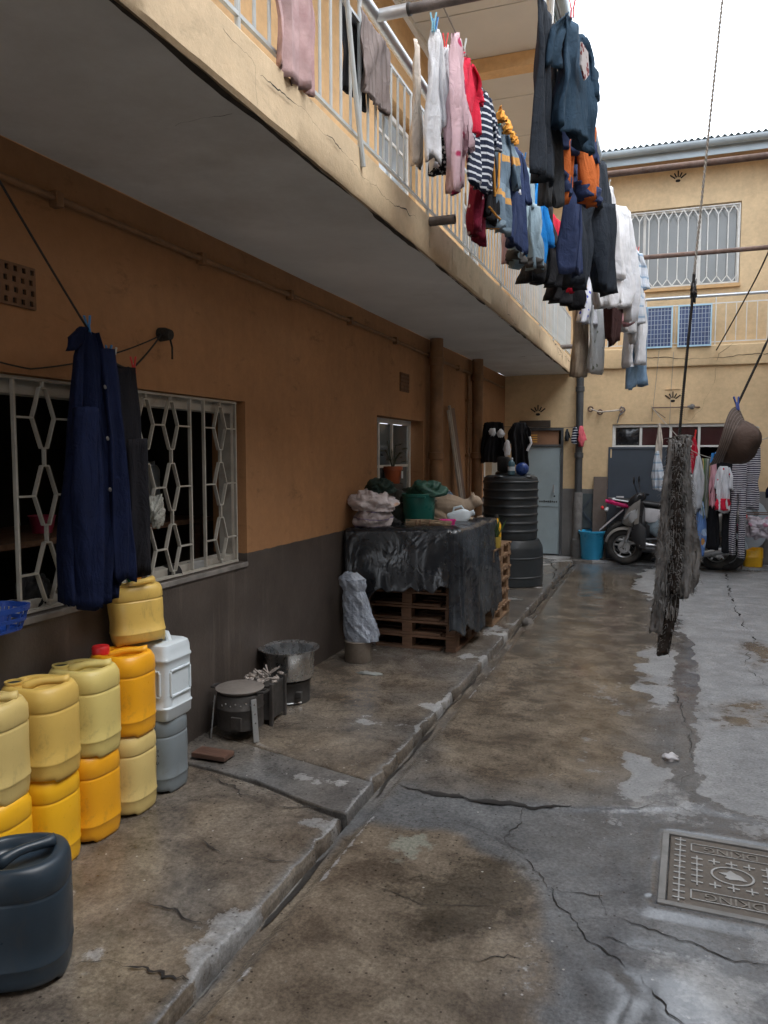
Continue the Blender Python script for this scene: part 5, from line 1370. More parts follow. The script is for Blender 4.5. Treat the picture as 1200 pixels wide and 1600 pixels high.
# ---- water tanks
TANK = pm('black_tank_plastic', (0.026, 0.032, 0.037), 0.2, 3, 0.42, dirt=(0.07, 0.078, 0.08), dirt_amt=0.3, bmp=0.1)
TX, TY = -1.765, 9.38
t = thing('water_tank', 'wide dark grey base tank on the ground under the ribbed tank', 'water tank', (TX, TY, PV))
pr = [(0.36, 0), (0.372, 0.01), (0.372, 0.10), (0.378, 0.106), (0.378, 0.118), (0.372, 0.124), (0.372, 0.33), (0.378, 0.336), (0.378, 0.348), (0.37, 0.354), (0.368, 0.45), (0.36, 0.48), (0.325, 0.545), (0.32, 0.555)]
MB().lathe(pr, 48).build('body', TANK, t, smooth=True, sharp=35)
t = thing('water_tank', 'tall dark ribbed water tank standing on the wide base tank by the grey door', 'water tank', (TX - 0.03, TY, PV + 0.557))
pr = [(0.318, 0.0)]
for k in range(7):
    z = 0.03 + k * 0.098
    pr += [(0.326, z), (0.328, z + 0.058), (0.337, z + 0.066), (0.339, z + 0.074), (0.337, z + 0.082), (0.328, z + 0.09)]
pr += [(0.328, 0.72), (0.318, 0.748), (0.29, 0.765), (0.20, 0.775), (0.0, 0.778)]
MB().lathe(pr, 48).build('body', TANK, t, smooth=True, sharp=35)
for a in (-1.9, -0.6, 0.9, 2.3):
    MB().blob((0.265 * math.cos(a), 0.265 * math.sin(a), 0.755), (0.07, 0.07, 0.028), 14, 8).build('lug', TANK, t, smooth=True)
MB().lathe([(0.15, 0.775), (0.15, 0.80), (0.13, 0.815), (0.0, 0.82)], 24, (-0.05, 0.05, 0)).build('lid', TANK, t, smooth=True, sharp=35)
tz = PV + 0.557 + 0.778
t = thing('water_bottle', 'small clear blue bottle standing on the ribbed tank', 'bottle', (TX + 0.015, TY - 0.2, tz))
MB().lathe([(0.038, 0), (0.042, 0.004), (0.042, 0.13), (0.036, 0.155), (0.016, 0.175), (0.015, 0.19)], 18).build('body', pm('blue_bottle', (0.06, 0.14, 0.19), 0.2, 6, 0.15, 0.03, bmp=0), t, smooth=True, sharp=40)
MB().lathe([(0.017, 0.185), (0.017, 0.203), (0.014, 0.205)], 14).build('cap', WHITEP, t, smooth=True)
MB().lathe([(0.0425, 0.05), (0.0425, 0.10)], 18, (0, 0, 0), False, False).build('label_band', WHITEP, t, smooth=True)
t = thing('plastic_basin', 'round blue plastic bowl tipped on its side on the ribbed tank', 'bowl', (TX + 0.155, TY - 0.13, tz + 0.02))
bwl = MB().lathe([(0.05, 0), (0.075, 0.01), (0.105, 0.06), (0.118, 0.115), (0.122, 0.115), (0.122, 0.122), (0.112, 0.12), (0.098, 0.06), (0.06, 0.014), (0, 0.012)], 28)
bwl.xf(Matrix.Translation((0, -0.04, 0.09)) @ Matrix.Rotation(RAD(-100), 4, 'X') @ Matrix.Translation((0, 0, -0.06)) @ Matrix.Diagonal((0.66, 0.66, 0.66, 1))).xf(Matrix.Translation((-0.02, 0, -0.035))).build('body', pm('blue_plastic', (0.015, 0.05, 0.22), 0.15, 5, 0.35, bmp=0), t, smooth=True, sharp=40)
# black box the cloth hangs to
tag(MB().span((TX - 0.17, TY - 0.10, tz + 0.045), (TX - 0.05, TY + 0.10, tz + 0.23)).build('box', pm('black_cloth'), bevel=0.01) if False else MB().loft([[(TX - 0.11 + x, TY - 0.05 + y, tz + 0.043 + z) for x, y in se(0.07 * s, 0.07 * s, 5, 24)] for z, s in ((0, .9), (0.01, 1), (0.15, 1.05), (0.17, .9), (0.175, .5))]).build('canister', pm('black_cloth'), smooth=True, sharp=40), 'small black canister standing behind the blue bottle on the ribbed tank', 'canister')
# little things on the far pallet stack
zt = PV + 6 * 0.119
lump('sack', 'small brown sack on the far pallets beside the ribbed tank', 'sack', (-1.62, 7.10, zt), (0.10, 0.10, 0.19), pm('jute', (0.20, 0.15, 0.11), 0.3, 12, 0.9, bmp=0.5), 71, 0.2)
t = thing('plastic_bottle', 'tall yellow plastic bottle on the far pallet stack', 'bottle', (-1.53, 7.30, zt))
MB().loft([[(x * s, y * s, z) for x, y in se(0.045, 0.04, 4, 20)] for z, s in ((0, .9), (0.01, 1), (0.19, 1), (0.22, .7), (0.24, .4), (0.26, .4))]).build('body', YEL_NEW, t, smooth=True, sharp=45)
MB().lathe([(0.02, 0.255), (0.02, 0.285), (0.016, 0.288)], 12).build('cap', SOOT, t, smooth=True)
t = thing('plant_pot', 'cut yellow can with a small green plant at the outer edge of the far pallets', 'plant', (-1.50, 7.08, zt))
MB().loft([[(x * s, y * s, z) for x, y in se(0.06, 0.05, 4, 20)] for z, s in ((0, .9), (0.01, 1), (0.10, 1), (0.10, .92), (0.06, .9))]).build('pot', pm('olive_yellow_plastic', (0.42, 0.30, 0.05), 0.2, 5, 0.5), t, smooth=True, sharp=45)
for k in range(14):
    a = k * 2.4; d = Vector((math.cos(a), math.sin(a), 1.5 + (k % 3) * .6)).normalized(); c0 = Vector((0.02 * math.cos(a), 0.02 * math.sin(a), 0.07)); s = d.cross(Vector((0, 0, 1))).normalized(); L = 0.09 + 0.05 * (k % 4)
    MB().add([c0 - s * .004, c0 + s * .004, c0 + d * L * .6 + s * .012, c0 + d * L, c0 + d * L * .6 - s * .012], [(0, 1, 2, 4), (4, 2, 3)]).build('leaf', pm('green_leaf', (0.05, 0.10, 0.025), 0.4, 12, 0.6), t)

# ================================================================== YARD: cover, bin, bikes, clutter at the back
def text_mesh(s, size, depth, mat, parent, m4, name='lettering', bold=0.0):
    cu = bpy.data.curves.new('t', 'FONT'); cu.body = s; cu.size = size; cu.extrude = depth; cu.align_x = 'CENTER'; cu.align_y = 'CENTER'; cu.offset = bold
    to = bpy.data.objects.new('t', cu); COL.objects.link(to)
    me = bpy.data.meshes.new_from_object(to.evaluated_get(bpy.context.evaluated_depsgraph_get()))
    bpy.data.objects.remove(to); bpy.data.curves.remove(cu)
    me.transform(m4); me.materials.clear(); me.materials.append(mat)
    o = bpy.data.objects.new(name, me); COL.objects.link(o); o.parent = parent
    return o


IRON = pm('cast_iron', (0.115, 0.095, 0.075), 0.3, 8, 0.45, metal=0.35, dirt=(0.07, 0.055, 0.042), dirt_amt=0.4, bmp=0.3)
IRONL = pm('polished_iron', (0.34, 0.335, 0.325), 0.2, 10, 0.4, metal=0.4, dirt=(0.2, 0.18, 0.16), dirt_amt=0.3, bmp=0.2)
IRONM = pm('worn_iron', (0.21, 0.19, 0.165), 0.3, 10, 0.45, metal=0.4, dirt=(0.11, 0.09, 0.07), dirt_amt=0.4, bmp=0.2)
mhc = Vector((0.275, 3.145, 0)); ang = -0.03
t = thing('manhole_cover', 'cast iron inspection cover with raised crosses and lettering set in the yard floor', 'manhole cover', tuple(mhc), ang)
w, d = 0.262, 0.292
mb = MB()
for a, b_ in (((-w, -d), (w, -d + 0.027)), ((-w, d - 0.027), (w, d)), ((-w, -d + 0.027), (-w + 0.027, d - 0.027)), ((w - 0.027, -d + 0.027), (w, d - 0.027))):
    mb.span((a[0], a[1], -0.03), (b_[0], b_[1], 0.0015))
mb.build('frame', pm('cement_frame', (0.20, 0.195, 0.185), 0.25, 9, 0.6, dirt=(0.1, 0.09, 0.08), dirt_amt=0.3), t, bevel=0.003)
lid = MB().span((-w + 0.032, -d + 0.032, -0.03), (w - 0.032, d - 0.032, -0.0045)).build('lid', IRON, t, bevel=0.003)
iw, idp = w - 0.040, d - 0.042
nx, nyr = 7, 11
q = MB(); xs7 = [-iw + 2 * iw * (i + 0.5) / nx for i in range(nx)]; ys11 = [-idp + 2 * idp * (j + 0.5) / nyr for j in range(nyr)]
box1 = (-0.150, 0.150, idp - 0.105, idp - 0.035); box2 = (-0.150, 0.150, -idp + 0.03, -idp + 0.10)
for i, x in enumerate(xs7):
    for j, y in enumerate(ys11):
        if (box1[0] < x < box1[1] and box1[2] - .018 < y < box1[3] + .018) or (box2[0] < x < box2[1] and box2[2] - .018 < y < box2[3] + .018) or (x / 0.085) ** 2 + (y / 0.075) ** 2 < 1: continue
        q.box((x, y, -0.0035), (0.042, 0.0085, 0.006)); q.box((x, y, -0.0038), (0.0055, 0.048, 0.006))
struct(q.build('tread_pattern', IRONL, lid), 'stuff')
q = MB()
for bx in (box1, box2):
    for a, b_ in (((bx[0], bx[2]), (bx[1], bx[2] + 0.005)), ((bx[0], bx[3] - 0.005), (bx[1], bx[3])), ((bx[0], bx[2]), (bx[0] + 0.005, bx[3])), ((bx[1] - 0.005, bx[2]), (bx[1], bx[3]))):
        q.span((a[0], a[1], -0.006), (b_[0], b_[1], -0.0008))
ring = lambda rx, ry_, z: [(rx * math.cos(2 * math.pi * k / 40), ry_ * math.sin(2 * math.pi * k / 40), z) for k in range(40)]
q.loft([ring(0.078, 0.066, -0.006), ring(0.078, 0.066, -0.0008), ring(0.070, 0.059, -0.0008), ring(0.070, 0.059, -0.006)], False, False)
q.build('raised_border', IRONL, lid)
fl = Matrix.Rotation(math.pi, 4, 'Z')
text_mesh('DKING', 0.066, 0.002, IRONM, lid, Matrix.Translation((0, (box1[2] + box1[3]) / 2, -0.003)) @ fl, bold=0.0)
text_mesh('DKING', 0.066, 0.002, IRONM, lid, Matrix.Translation((0, (box2[2] + box2[3]) / 2, -0.003)) @ fl, bold=0.0)
MB().prism([(-0.05, 0.01), (-0.02, 0.02), (-0.005, 0.04), (0.01, 0.022), (0.03, 0.01), (0.052, -0.026), (0.02, -0.022), (-0.01, -0.03), (-0.028, -0.02), (-0.02, -0.004)], -0.006, -0.001).build('emblem', IRONL, lid)

PAPERW = pm('white_paper', (0.55, 0.53, 0.54), 0.12, 12, 0.8)
lump('paper_scrap', 'crumpled white paper scrap on the wet floor right of centre', 'paper', (0.055, 4.28, -0.004), (0.045, 0.038, 0.022), PAPERW, 81, 0.5, n=22, m=12)
lump('pebble', 'tiny pale pebble on the wet floor at the bottom of the picture', 'pebble', (-0.64, 1.86, -0.003), (0.006, 0.006, 0.005), PAPERW, 82, 0.2, n=12, m=8)
lump('stone', 'lone grey stone wedged in the gutter beside the far pallets', 'stone', (-1.22, 7.35, -0.03), (0.06, 0.05, 0.05), pm('grey_stone', (0.13, 0.12, 0.11), 0.3, 12, 0.9), 83, 0.3, n=20, m=12)
lump('plastic_scrap', 'flattened pale plastic scrap on the pavement in front of the grey sack', 'scrap', (-1.99, 5.10, PV - 0.004), (0.11, 0.04, 0.012), pm('grey_scrap', (0.22, 0.23, 0.22), 0.2, 9, 0.5), 84, 0.4, n=24, m=12)

BLUEP = pm('sky_blue_plastic', (0.035, 0.33, 0.58), 0.1, 4, 0.35, dirt=(0.06, 0.28, 0.42), dirt_amt=0.25, bmp=0.05)
t = thing('bucket', 'blue plastic bin with a rolled rim standing against the far wall by the black pipe', 'bin', (-1.045, 12.01, PV))
MB().lathe([(0.158, 0), (0.162, 0.006), (0.178, 0.36), (0.196, 0.385), (0.205, 0.395), (0.207, 0.425), (0.198, 0.43), (0.188, 0.42), (0.17, 0.36), (0.155, 0.02), (0, 0.012)], 32).build('body', BLUEP, t, smooth=True, sharp=40)
MB().lathe([(0.181, 0.405), (0.19, 0.372), (0.186, 0.372)], 32, (0, 0, 0), False, False).build('rim', BLUEP, t, smooth=True)
drainpipe(YB - 0.10, -1.275, 0.055, 'dark drain pipe standing at the far corner where the balcony ends, beside the grey door', PIPEB, 0.05, 3.0, 1.0)
t = thing('pipe_casing', 'concrete casing around the foot of the dark corner drain pipe', 'casing', (-1.275, YB - 0.10, PV))
MB().lathe([(0.085, 0), (0.085, 0.28), (0.068, 0.29), (0.068, 0.98), (0.06, 1.0)], 16).build('body', pm('grey_cement', (0.15, 0.145, 0.14), 0.3, 7, 0.85, dirt=(0.07, 0.065, 0.06), dirt_amt=0.4), t, smooth=True, sharp=40)
NAVYD = pm('navy_metal_sheet', (0.035, 0.048, 0.066), 0.15, 2, 0.5, dirt=(0.06, 0.07, 0.08), dirt_amt=0.25, bmp=0.06)
t = thing('metal_sheet', 'large navy metal door leaf leaning under the far window with two white stickers', 'metal sheet', (-0.36, YB - 0.06, PV))
q = MB().span((-0.49, -0.02, 0.0), (0.49, 0.02, 1.69)).build('panel', NAVYD, t, bevel=0.004); q.rotation_euler = (RAD(-3), 0, 0)
q2 = MB().span((-0.49, -0.032, 1.66), (0.49, -0.021, 1.69)).span((-0.49, -0.032, 0.0), (-0.46, -0.021, 1.66)).build('edge_strip', NAVYD, t); q2.rotation_euler = (RAD(-3), 0, 0)
for (a, b_, c_, d_) in ((-0.36, -0.25, 0.84, 0.95), (-0.35, -0.26, 0.78, 0.82)):
    q = MB().span((a, -0.0235, c_), (b_, -0.0205, d_)).build('sticker', PAPERW, t); q.rotation_euler = (RAD(-3), 0, 0)
tag(MB().bar((-0.955, YB - 0.16, PV), (-0.955, YB - 0.04, 1.275), 0.20, 0.03, up=(0, 1, 0)).build('board', pm('grey_brown_board', (0.12, 0.095, 0.08), 0.25, 4, 0.8, dirt=(0.06, 0.05, 0.045), dirt_amt=0.3), bevel=0.004), 'tall grey-brown board leaning on the far wall behind the blue bin', 'board')
t = thing('braced_panel', 'dark angle-iron frame with a crossed panel leaning between the corner pipe and the grey-brown board', 'frame', (-1.13, YB - 0.05, PV))
FRM = pm('dark_teal_metal', (0.05, 0.065, 0.07), 0.2, 4, 0.6)
MB().span((-0.10, -0.005, 0.45), (0.10, 0.005, 0.98)).build('panel', FRM, t)
for a, b_ in (((-0.1, 0.72), (0.1, 0.98)), ((-0.1, 0.72), (0.1, 0.48)), ((0.1, 0.45), (0.1, 1.0)), ((-0.1, 0.45), (-0.1, 1.0))):
    MB().bar((a[0], -0.015, a[1]), (b_[0], -0.015, b_[1]), 0.03, 0.012, up=(0, 1, 0)).build('brace', NAVYD, t)

# ---- two-wheelers
TYRE = pm('tyre_rubber', (0.022, 0.021, 0.020), 0.3, 12, 0.8, dirt=(0.10, 0.085, 0.07), dirt_amt=0.35, bmp=0.3)
PLAST = pm('scooter_plastic', (0.018, 0.018, 0.02), 0.2, 5, 0.35)
SILV = pm('dusty_silver_paint', (0.30, 0.285, 0.265), 0.2, 5, 0.35, metal=0.3, dirt=(0.14, 0.125, 0.11), dirt_amt=0.3)
CHROME = pm('alloy', (0.42, 0.42, 0.42), 0.15, 9, 0.35, metal=0.8, dirt=(0.18, 0.16, 0.14), dirt_amt=0.3)
LENS = pm('lamp_lens', (0.5, 0.52, 0.54), 0.1, 5, 0.08, 0.03, bmp=0)
SEATM = pm('seat_vinyl', (0.012, 0.012, 0.013), 0.3, 8, 0.5)


def torus(mb, c, Rr, r, n=40, m=12, sq=1.0):
    rings = []
    for i in range(n):
        a = 2 * math.pi * i / n
        rings.append([(c[0] + (Rr + r * math.cos(2 * math.pi * j / m)) * math.cos(a), c[1] + r * sq * math.sin(2 * math.pi * j / m), c[2] + (Rr + r * math.cos(2 * math.pi * j / m)) * math.sin(a)) for j in range(m)])
    return mb.loft(rings + [rings[0]], False, False)


def wheel(root, x, R_, r, knob=False, spokes=5, wide=1.0):
    q = torus(MB(), (0, 0, 0), R_ - r, r, sq=wide)
    if knob:
        for k in range(34):
            a = 2 * math.pi * k / 34
            for s in (-1, 0, 1):
                aa = a + 0.09 * (s == 0)
                q.box((R_ * 0.99 * math.cos(aa), s * r * 0.62, R_ * 0.99 * math.sin(aa)), (0.018, r * 0.5, 0.026), Matrix.Rotation(-aa, 3, 'Y'))
    w_ = q.build('wheel', TYRE, root, smooth=True); w_.location = (x, 0, R_)
    ri = MB(); torus(ri, (0, 0, 0), R_ - 2 * r, 0.014, 32, 8, 1.8)
    for k in range(spokes):
        a = 2 * math.pi * k / spokes + 0.2
        for dy in (-0.018, 0.018) if spokes > 6 else (0,):
            ri.bar((0.03 * math.cos(a), dy, 0.03 * math.sin(a)), ((R_ - 2 * r) * math.cos(a), 0, (R_ - 2 * r) * math.sin(a)), 0.004 if spokes > 6 else 0.022, 0.004 if spokes > 6 else 0.016, up=(0, 1, 0))
    ri.build('rim', CHROME, w_, smooth=True, sharp=40)
    hb = MB().lathe([(0.03, -0.06), (0.05, -0.045), (0.05, 0.045), (0.03, 0.06)], 16).xf(Matrix.Rotation(RAD(90), 4, 'X'))
    hb.build('hub', CHROME, w_, smooth=True, sharp=40)
    dd = MB().lathe([(0.035, -0.003), (0.085, -0.003), (0.085, 0.003), (0.035, 0.003)], 24).xf(Matrix.Translation((0, 0.05, 0)) @ Matrix.Rotation(RAD(90), 4, 'X'))
    dd.build('brake_disc', CHROME, w_, smooth=True, sharp=40)
    return w_


def sect(x, w, z0, z1, e=3.0, n=20, yo=0):
    return [(x, yo + y * w, (z0 + z1) / 2 + z * (z1 - z0) / 2) for y, z in se(1, 1, e, n)]


def scooter(lab, loc, rz, paint, trim, group=None):
    t = thing('motor_scooter', lab, 'scooter', loc, rz, group)
    Rw = 0.262
    wheel(t, 0.62, Rw, 0.052, spokes=5); wheel(t, -0.62, Rw, 0.056, spokes=5)
    for s in (-1, 1): MB().tube([(0.62, s * 0.072, Rw), (0.555, s * 0.07, 0.47), (0.52, s * 0.06, 0.62)], [0.018, 0.022, 0.02], 10).build('fork', CHROME, t, smooth=True)
    mb = MB(); rings = []                                       # front mudguard hugging the wheel, pointed at both ends
    for k in range(15):
        a = RAD(lerp(12, 168, k / 14)); w = 0.075 * math.sin(math.pi * (0.12 + 0.76 * k / 14)) + 0.012; rr = Rw + 0.03
        ring = []
        for j in range(9):
            ph = lerp(-1, 1, j / 8); ring.append((0.62 + (rr - 0.035 * ph * ph) * math.cos(a), w * ph, Rw + (rr - 0.035 * ph * ph) * math.sin(a)))
        rings.append(ring + [(p[0] - 0.006 * math.cos(a), p[1] * 0.95, p[2] - 0.006 * math.sin(a)) for p in reversed(ring)])
    mb.loft(rings).build('mudguard', paint, t, smooth=True, sharp=50)
    # leg shield: a swept wedge from the headlight down to the floorboard
    MB().loft([sect(0.66, 0.012, 0.60, 0.65, 2), sect(0.615, 0.075, 0.57, 0.76, 2), sect(0.545, 0.135, 0.55, 0.90, 2.2), sect(0.47, 0.165, 0.58, 0.98, 2.2), sect(0.40, 0.15, 0.72, 1.0, 2.2)]).build('front_cowl', paint, t, smooth=True, sharp=40)
    MB().loft([sect(0.50, 0.13, 0.44, 0.62, 2.6), sect(0.455, 0.19, 0.36, 0.90, 2.6), sect(0.40, 0.205, 0.27, 0.93, 2.6), sect(0.36, 0.17, 0.25, 0.86, 2.6)]).build('leg_shield', trim, t, smooth=True, sharp=40)
    for s in (-1, 1):
        MB().loft([[(x, s * (y + o_), z) for x, y, z in ((0.47, 0.185, 0.60), (0.44, 0.208, 0.86), (0.385, 0.212, 0.92), (0.40, 0.214, 0.62))] for o_ in (0.0, 0.014)]).build('shield_panel', paint, t, bevel=0.006)
        MB().loft([[(x, s * (y + o_), z) for x, y, z in ((0.42, 0.20, 0.30), (0.45, 0.195, 0.52), (0.40, 0.212, 0.58), (0.37, 0.205, 0.30))] for o_ in (0.0, 0.012)]).build('shield_panel', paint, t, bevel=0.006)
        MB().tube([(0.625, s * 0.066, 0.665), (0.575, s * 0.118, 0.72), (0.51, s * 0.158, 0.79)], [0.010, 0.022, 0.010], 10).build('head_lamp', LENS, t, smooth=True)
    for s in (-1, 1):
        MB().loft([sect(0.555, 0.012, 0.66, 0.76, 2.5, 14, s * 0.115), sect(0.50, 0.02, 0.62, 0.80, 2.5, 14, s * 0.175), sect(0.42, 0.012, 0.70, 0.84, 2.5, 14, s * 0.212)]).build('indicator', LENS, t, smooth=True)
        MB().loft([sect(0.50, 0.012, 0.40, 0.56, 2.2, 14, s * 0.19), sect(0.40, 0.02, 0.28, 0.66, 2.2, 14, s * 0.208), sect(0.30, 0.012, 0.26, 0.56, 2.2, 14, s * 0.19)]).build('side_scoop', trim, t, smooth=True)
    MB().loft([sect(0.58, 0.06, 0.86, 0.92), sect(0.54, 0.115, 0.84, 0.99), sect(0.46, 0.13, 0.87, 1.05), sect(0.38, 0.10, 0.93, 1.06), sect(0.34, 0.05, 0.96, 1.02)]).build('handlebar_cowl', trim, t, smooth=True, sharp=60)
    MB().loft([sect(0.625, 0.035, 0.60, 0.70, 3, 16), sect(0.632, 0.028, 0.62, 0.69, 3, 16)]).build('nose_grille', PLAST, t, smooth=True, sharp=40)
    for s in (-1, 1):
        MB().tube([(0.42, s * 0.10, 1.0), (0.40, s * 0.22, 1.02), (0.35, s * 0.33, 1.01)], 0.016, 10).build('grip', PLAST, t, smooth=True)
        st_ = MB().tube([(0.43, s * 0.15, 1.03), (0.46, s * 0.20, 1.12), (0.47, s * 0.23, 1.19)], 0.006, 6).build('mirror', PLAST, t, smooth=True)
        MB().blob((0.475, s * 0.25, 1.235), (0.014, 0.052, 0.058), 16, 10).build('mirror_glass', PLAST, st_, smooth=True)
    MB().loft([sect(0.36, 0.16, 0.20, 0.30, 5), sect(0.10, 0.17, 0.20, 0.275, 5), sect(-0.18, 0.16, 0.20, 0.30, 5)]).build('floorboard', PLAST, t, smooth=True, sharp=50)
    MB().loft([sect(-0.12, 0.10, 0.24, 0.62), sect(-0.20, 0.15, 0.26, 0.72), sect(-0.40, 0.175, 0.40, 0.76), sect(-0.70, 0.16, 0.56, 0.82), sect(-0.95, 0.07, 0.70, 0.83)]).build('rear_body', paint, t, smooth=True, sharp=60)
    MB().loft([sect(-0.06, 0.05, 0.71, 0.77), sect(-0.14, 0.12, 0.70, 0.80), sect(-0.35, 0.145, 0.73, 0.83), sect(-0.55, 0.14, 0.77, 0.90), sect(-0.85, 0.08, 0.82, 0.91)]).build('seat', SEATM, t, smooth=True, sharp=60)
    MB().tube([(-0.66, -0.15, 0.83), (-0.92, -0.14, 0.90), (-0.98, 0, 0.91), (-0.92, 0.14, 0.90), (-0.66, 0.15, 0.83)], 0.013, 8).build('grab_rail', CHROME, t, smooth=True)
    MB().blob((-0.965, 0, 0.755), (0.03, 0.08, 0.035), 14, 8).build('tail_light', REDP, t, smooth=True)
    MB().loft([sect(-0.30, 0.10, 0.16, 0.36, 4), sect(-0.62, 0.09, 0.18, 0.34, 4)]).build('engine', CHROME, t, smooth=True, sharp=40)
    MB().tube([(-0.30, 0.15, 0.22), (-0.5, 0.165, 0.24), (-0.85, 0.17, 0.33)], [0.03, 0.05, 0.045], 14).build('exhaust', CHROME, t, smooth=True)
    MB().bar((-0.05, -0.12, 0.20), (-0.02, -0.22, 0.01), 0.02).build('kickstand', PLAST, t)
    return t


def motorbike(lab, loc, rz, paint, group=None):
    t = thing('motorbike', lab, 'motorbike', loc, rz, group)
    wheel(t, 0.66, 0.31, 0.045, True, 18); wheel(t, -0.62, 0.31, 0.055, True, 18)
    for s in (-1, 1):
        MB().tube([(0.66, s * 0.085, 0.31), (0.52, s * 0.085, 0.72), (0.45, s * 0.08, 0.93)], [0.022, 0.026, 0.022], 10).build('fork', CHROME, t, smooth=True)
        MB().tube([(-0.62, s * 0.10, 0.31), (-0.05, s * 0.09, 0.36)], 0.02, 8).build('swing_arm', PLAST, t, smooth=True)
        MB().tube([(-0.60, s * 0.12, 0.33), (-0.42, s * 0.11, 0.68)], 0.028, 10).build('shock_absorber', CHROME, t, smooth=True)
        MB().tube([(0.42, s * 0.05, 1.0), (0.36, s * 0.2, 1.06), (0.26, s * 0.36, 1.03)], 0.013, 8).build('handlebar', PLAST, t, smooth=True)
        st_ = MB().tube([(0.34, s * 0.22, 1.06), (0.36, s * 0.27, 1.18)], 0.006, 6).build('mirror', PLAST, t, smooth=True)
        MB().blob((0.365, s * 0.29, 1.22), (0.012, 0.055, 0.04), 14, 8).build('mirror_glass', PLAST, st_, smooth=True)
        MB().loft([sect(-0.15, 0.01, 0.60, 0.78, 2.5, 14, s * 0.12), sect(-0.30, 0.015, 0.58, 0.80, 2.5, 14, s * 0.13), sect(-0.45, 0.008, 0.68, 0.80, 2.5, 14, s * 0.11)]).build('side_panel', PAPERW, t, smooth=True)
    MB().tube([(0.42, 0, 0.85), (0.3, 0, 0.5), (0.1, 0, 0.25), (-0.15, 0, 0.28), (-0.2, 0, 0.62)], 0.022, 8).tube([(0.42, 0, 0.88), (0.0, 0, 0.78), (-0.7, 0, 0.80)], 0.022, 8).build('frame', PLAST, t, smooth=True)
    MB().loft([sect(0.36, 0.07, 0.80, 0.93), sect(0.26, 0.13, 0.76, 0.99), sect(0.08, 0.145, 0.75, 0.98), sect(-0.08, 0.10, 0.76, 0.90)]).build('fuel_tank', SEATM, t, smooth=True, sharp=60)
    MB().loft([sect(-0.02, 0.08, 0.80, 0.88), sect(-0.2, 0.13, 0.80, 0.885), sect(-0.55, 0.125, 0.83, 0.93), sect(-0.78, 0.08, 0.87, 0.94)]).build('seat', SEATM, t, smooth=True, sharp=60)
    MB().loft([sect(-0.45, 0.12, 0.76, 0.83), sect(-0.70, 0.11, 0.80, 0.875), sect(-0.92, 0.045, 0.86, 0.91)]).build('tail_cowl', paint, t, smooth=True, sharp=60)
    MB().loft([[(-0.66 - 0.34 * u, y * (0.085 - 0.02 * u), 0.76 - 0.32 * u + dz) for y, dz in ((-1, 0), (0, 0.02), (1, 0), (1, -0.008), (0, 0.012), (-1, -0.008))] for u in (0, 0.25, 0.5, 0.75, 1)]).build('mudguard', PAPERW, t, smooth=True, sharp=50)
    MB().blob((-0.965, 0, 0.78), (0.025, 0.065, 0.032), 14, 8).build('tail_light', REDP, t, smooth=True)
    for s in (-1, 1): MB().blob((-0.90, s * 0.14, 0.76), (0.03, 0.03, 0.028), 10, 7).build('indicator', LENS, t, smooth=True)
    MB().tube([(-0.5, -0.13, 0.87), (-0.82, -0.12, 0.92), (-0.88, 0, 0.925), (-0.82, 0.12, 0.92), (-0.5, 0.13, 0.87)], 0.014, 8).build('grab_rail', CHROME, t, smooth=True)
    MB().loft([[(0.66 + 0.37 * math.cos(RAD(a)), y * 0.06, 0.31 + (0.37 - 0.02 * y * y) * math.sin(RAD(a))) for y in (-1, -.5, 0, .5, 1)] + [(0.66 + 0.36 * math.cos(RAD(a)), y * 0.055, 0.31 + (0.36 - 0.02 * y * y) * math.sin(RAD(a))) for y in (1, .5, 0, -.5, -1)] for a in range(20, 150, 13)]).build('front_mudguard', paint, t, smooth=True)
    MB().blob((0.53, 0, 0.86), (0.07, 0.09, 0.09), 18, 12).build('headlight', LENS, t, smooth=True)
    mb = MB().lathe([(0.09, -0.13), (0.11, -0.09), (0.11, 0.09), (0.09, 0.13)], 20).xf(Matrix.Translation((0.0, 0, 0.36)) @ Matrix.Rotation(RAD(90), 4, 'X'))
    for k in range(6): mb.box((0.12, 0, 0.44 + k * 0.025), (0.13, 0.15, 0.010), Matrix.Rotation(RAD(-18), 3, 'Y'))
    mb.build('engine', CHROME, t, smooth=True, sharp=40)
    MB().tube([(0.16, -0.06, 0.45), (0.22, -0.10, 0.25), (0.0, -0.14, 0.20), (-0.4, -0.15, 0.27), (-0.85, -0.16, 0.36)], [0.02, 0.02, 0.024, 0.045, 0.04], 12).build('exhaust', CHROME, t, smooth=True)
    return t


PINKP = pm('hot_pink_paint', (0.66, 0.02, 0.16), 0.1, 5, 0.3)
BLUEGR = pm('pale_blue_grey_paint', (0.26, 0.32, 0.36), 0.15, 5, 0.35)
scooter('dusty silver motor scooter with dark cowl, parked facing the grey door', (0.055, 11.68, 0.01), RAD(180 - 6), SILV, PLAST)
motorbike('black and pink motorbike, pink tail toward the blue bin, behind the silver scooter', (0.06, 12.0, PV), RAD(2), PINKP)
s2 = scooter('pale blue-grey motor scooter facing right, mostly hidden behind the hanging laundry', (0.24, 11.86, 0.01), RAD(-26), BLUEGR, NAVYD)

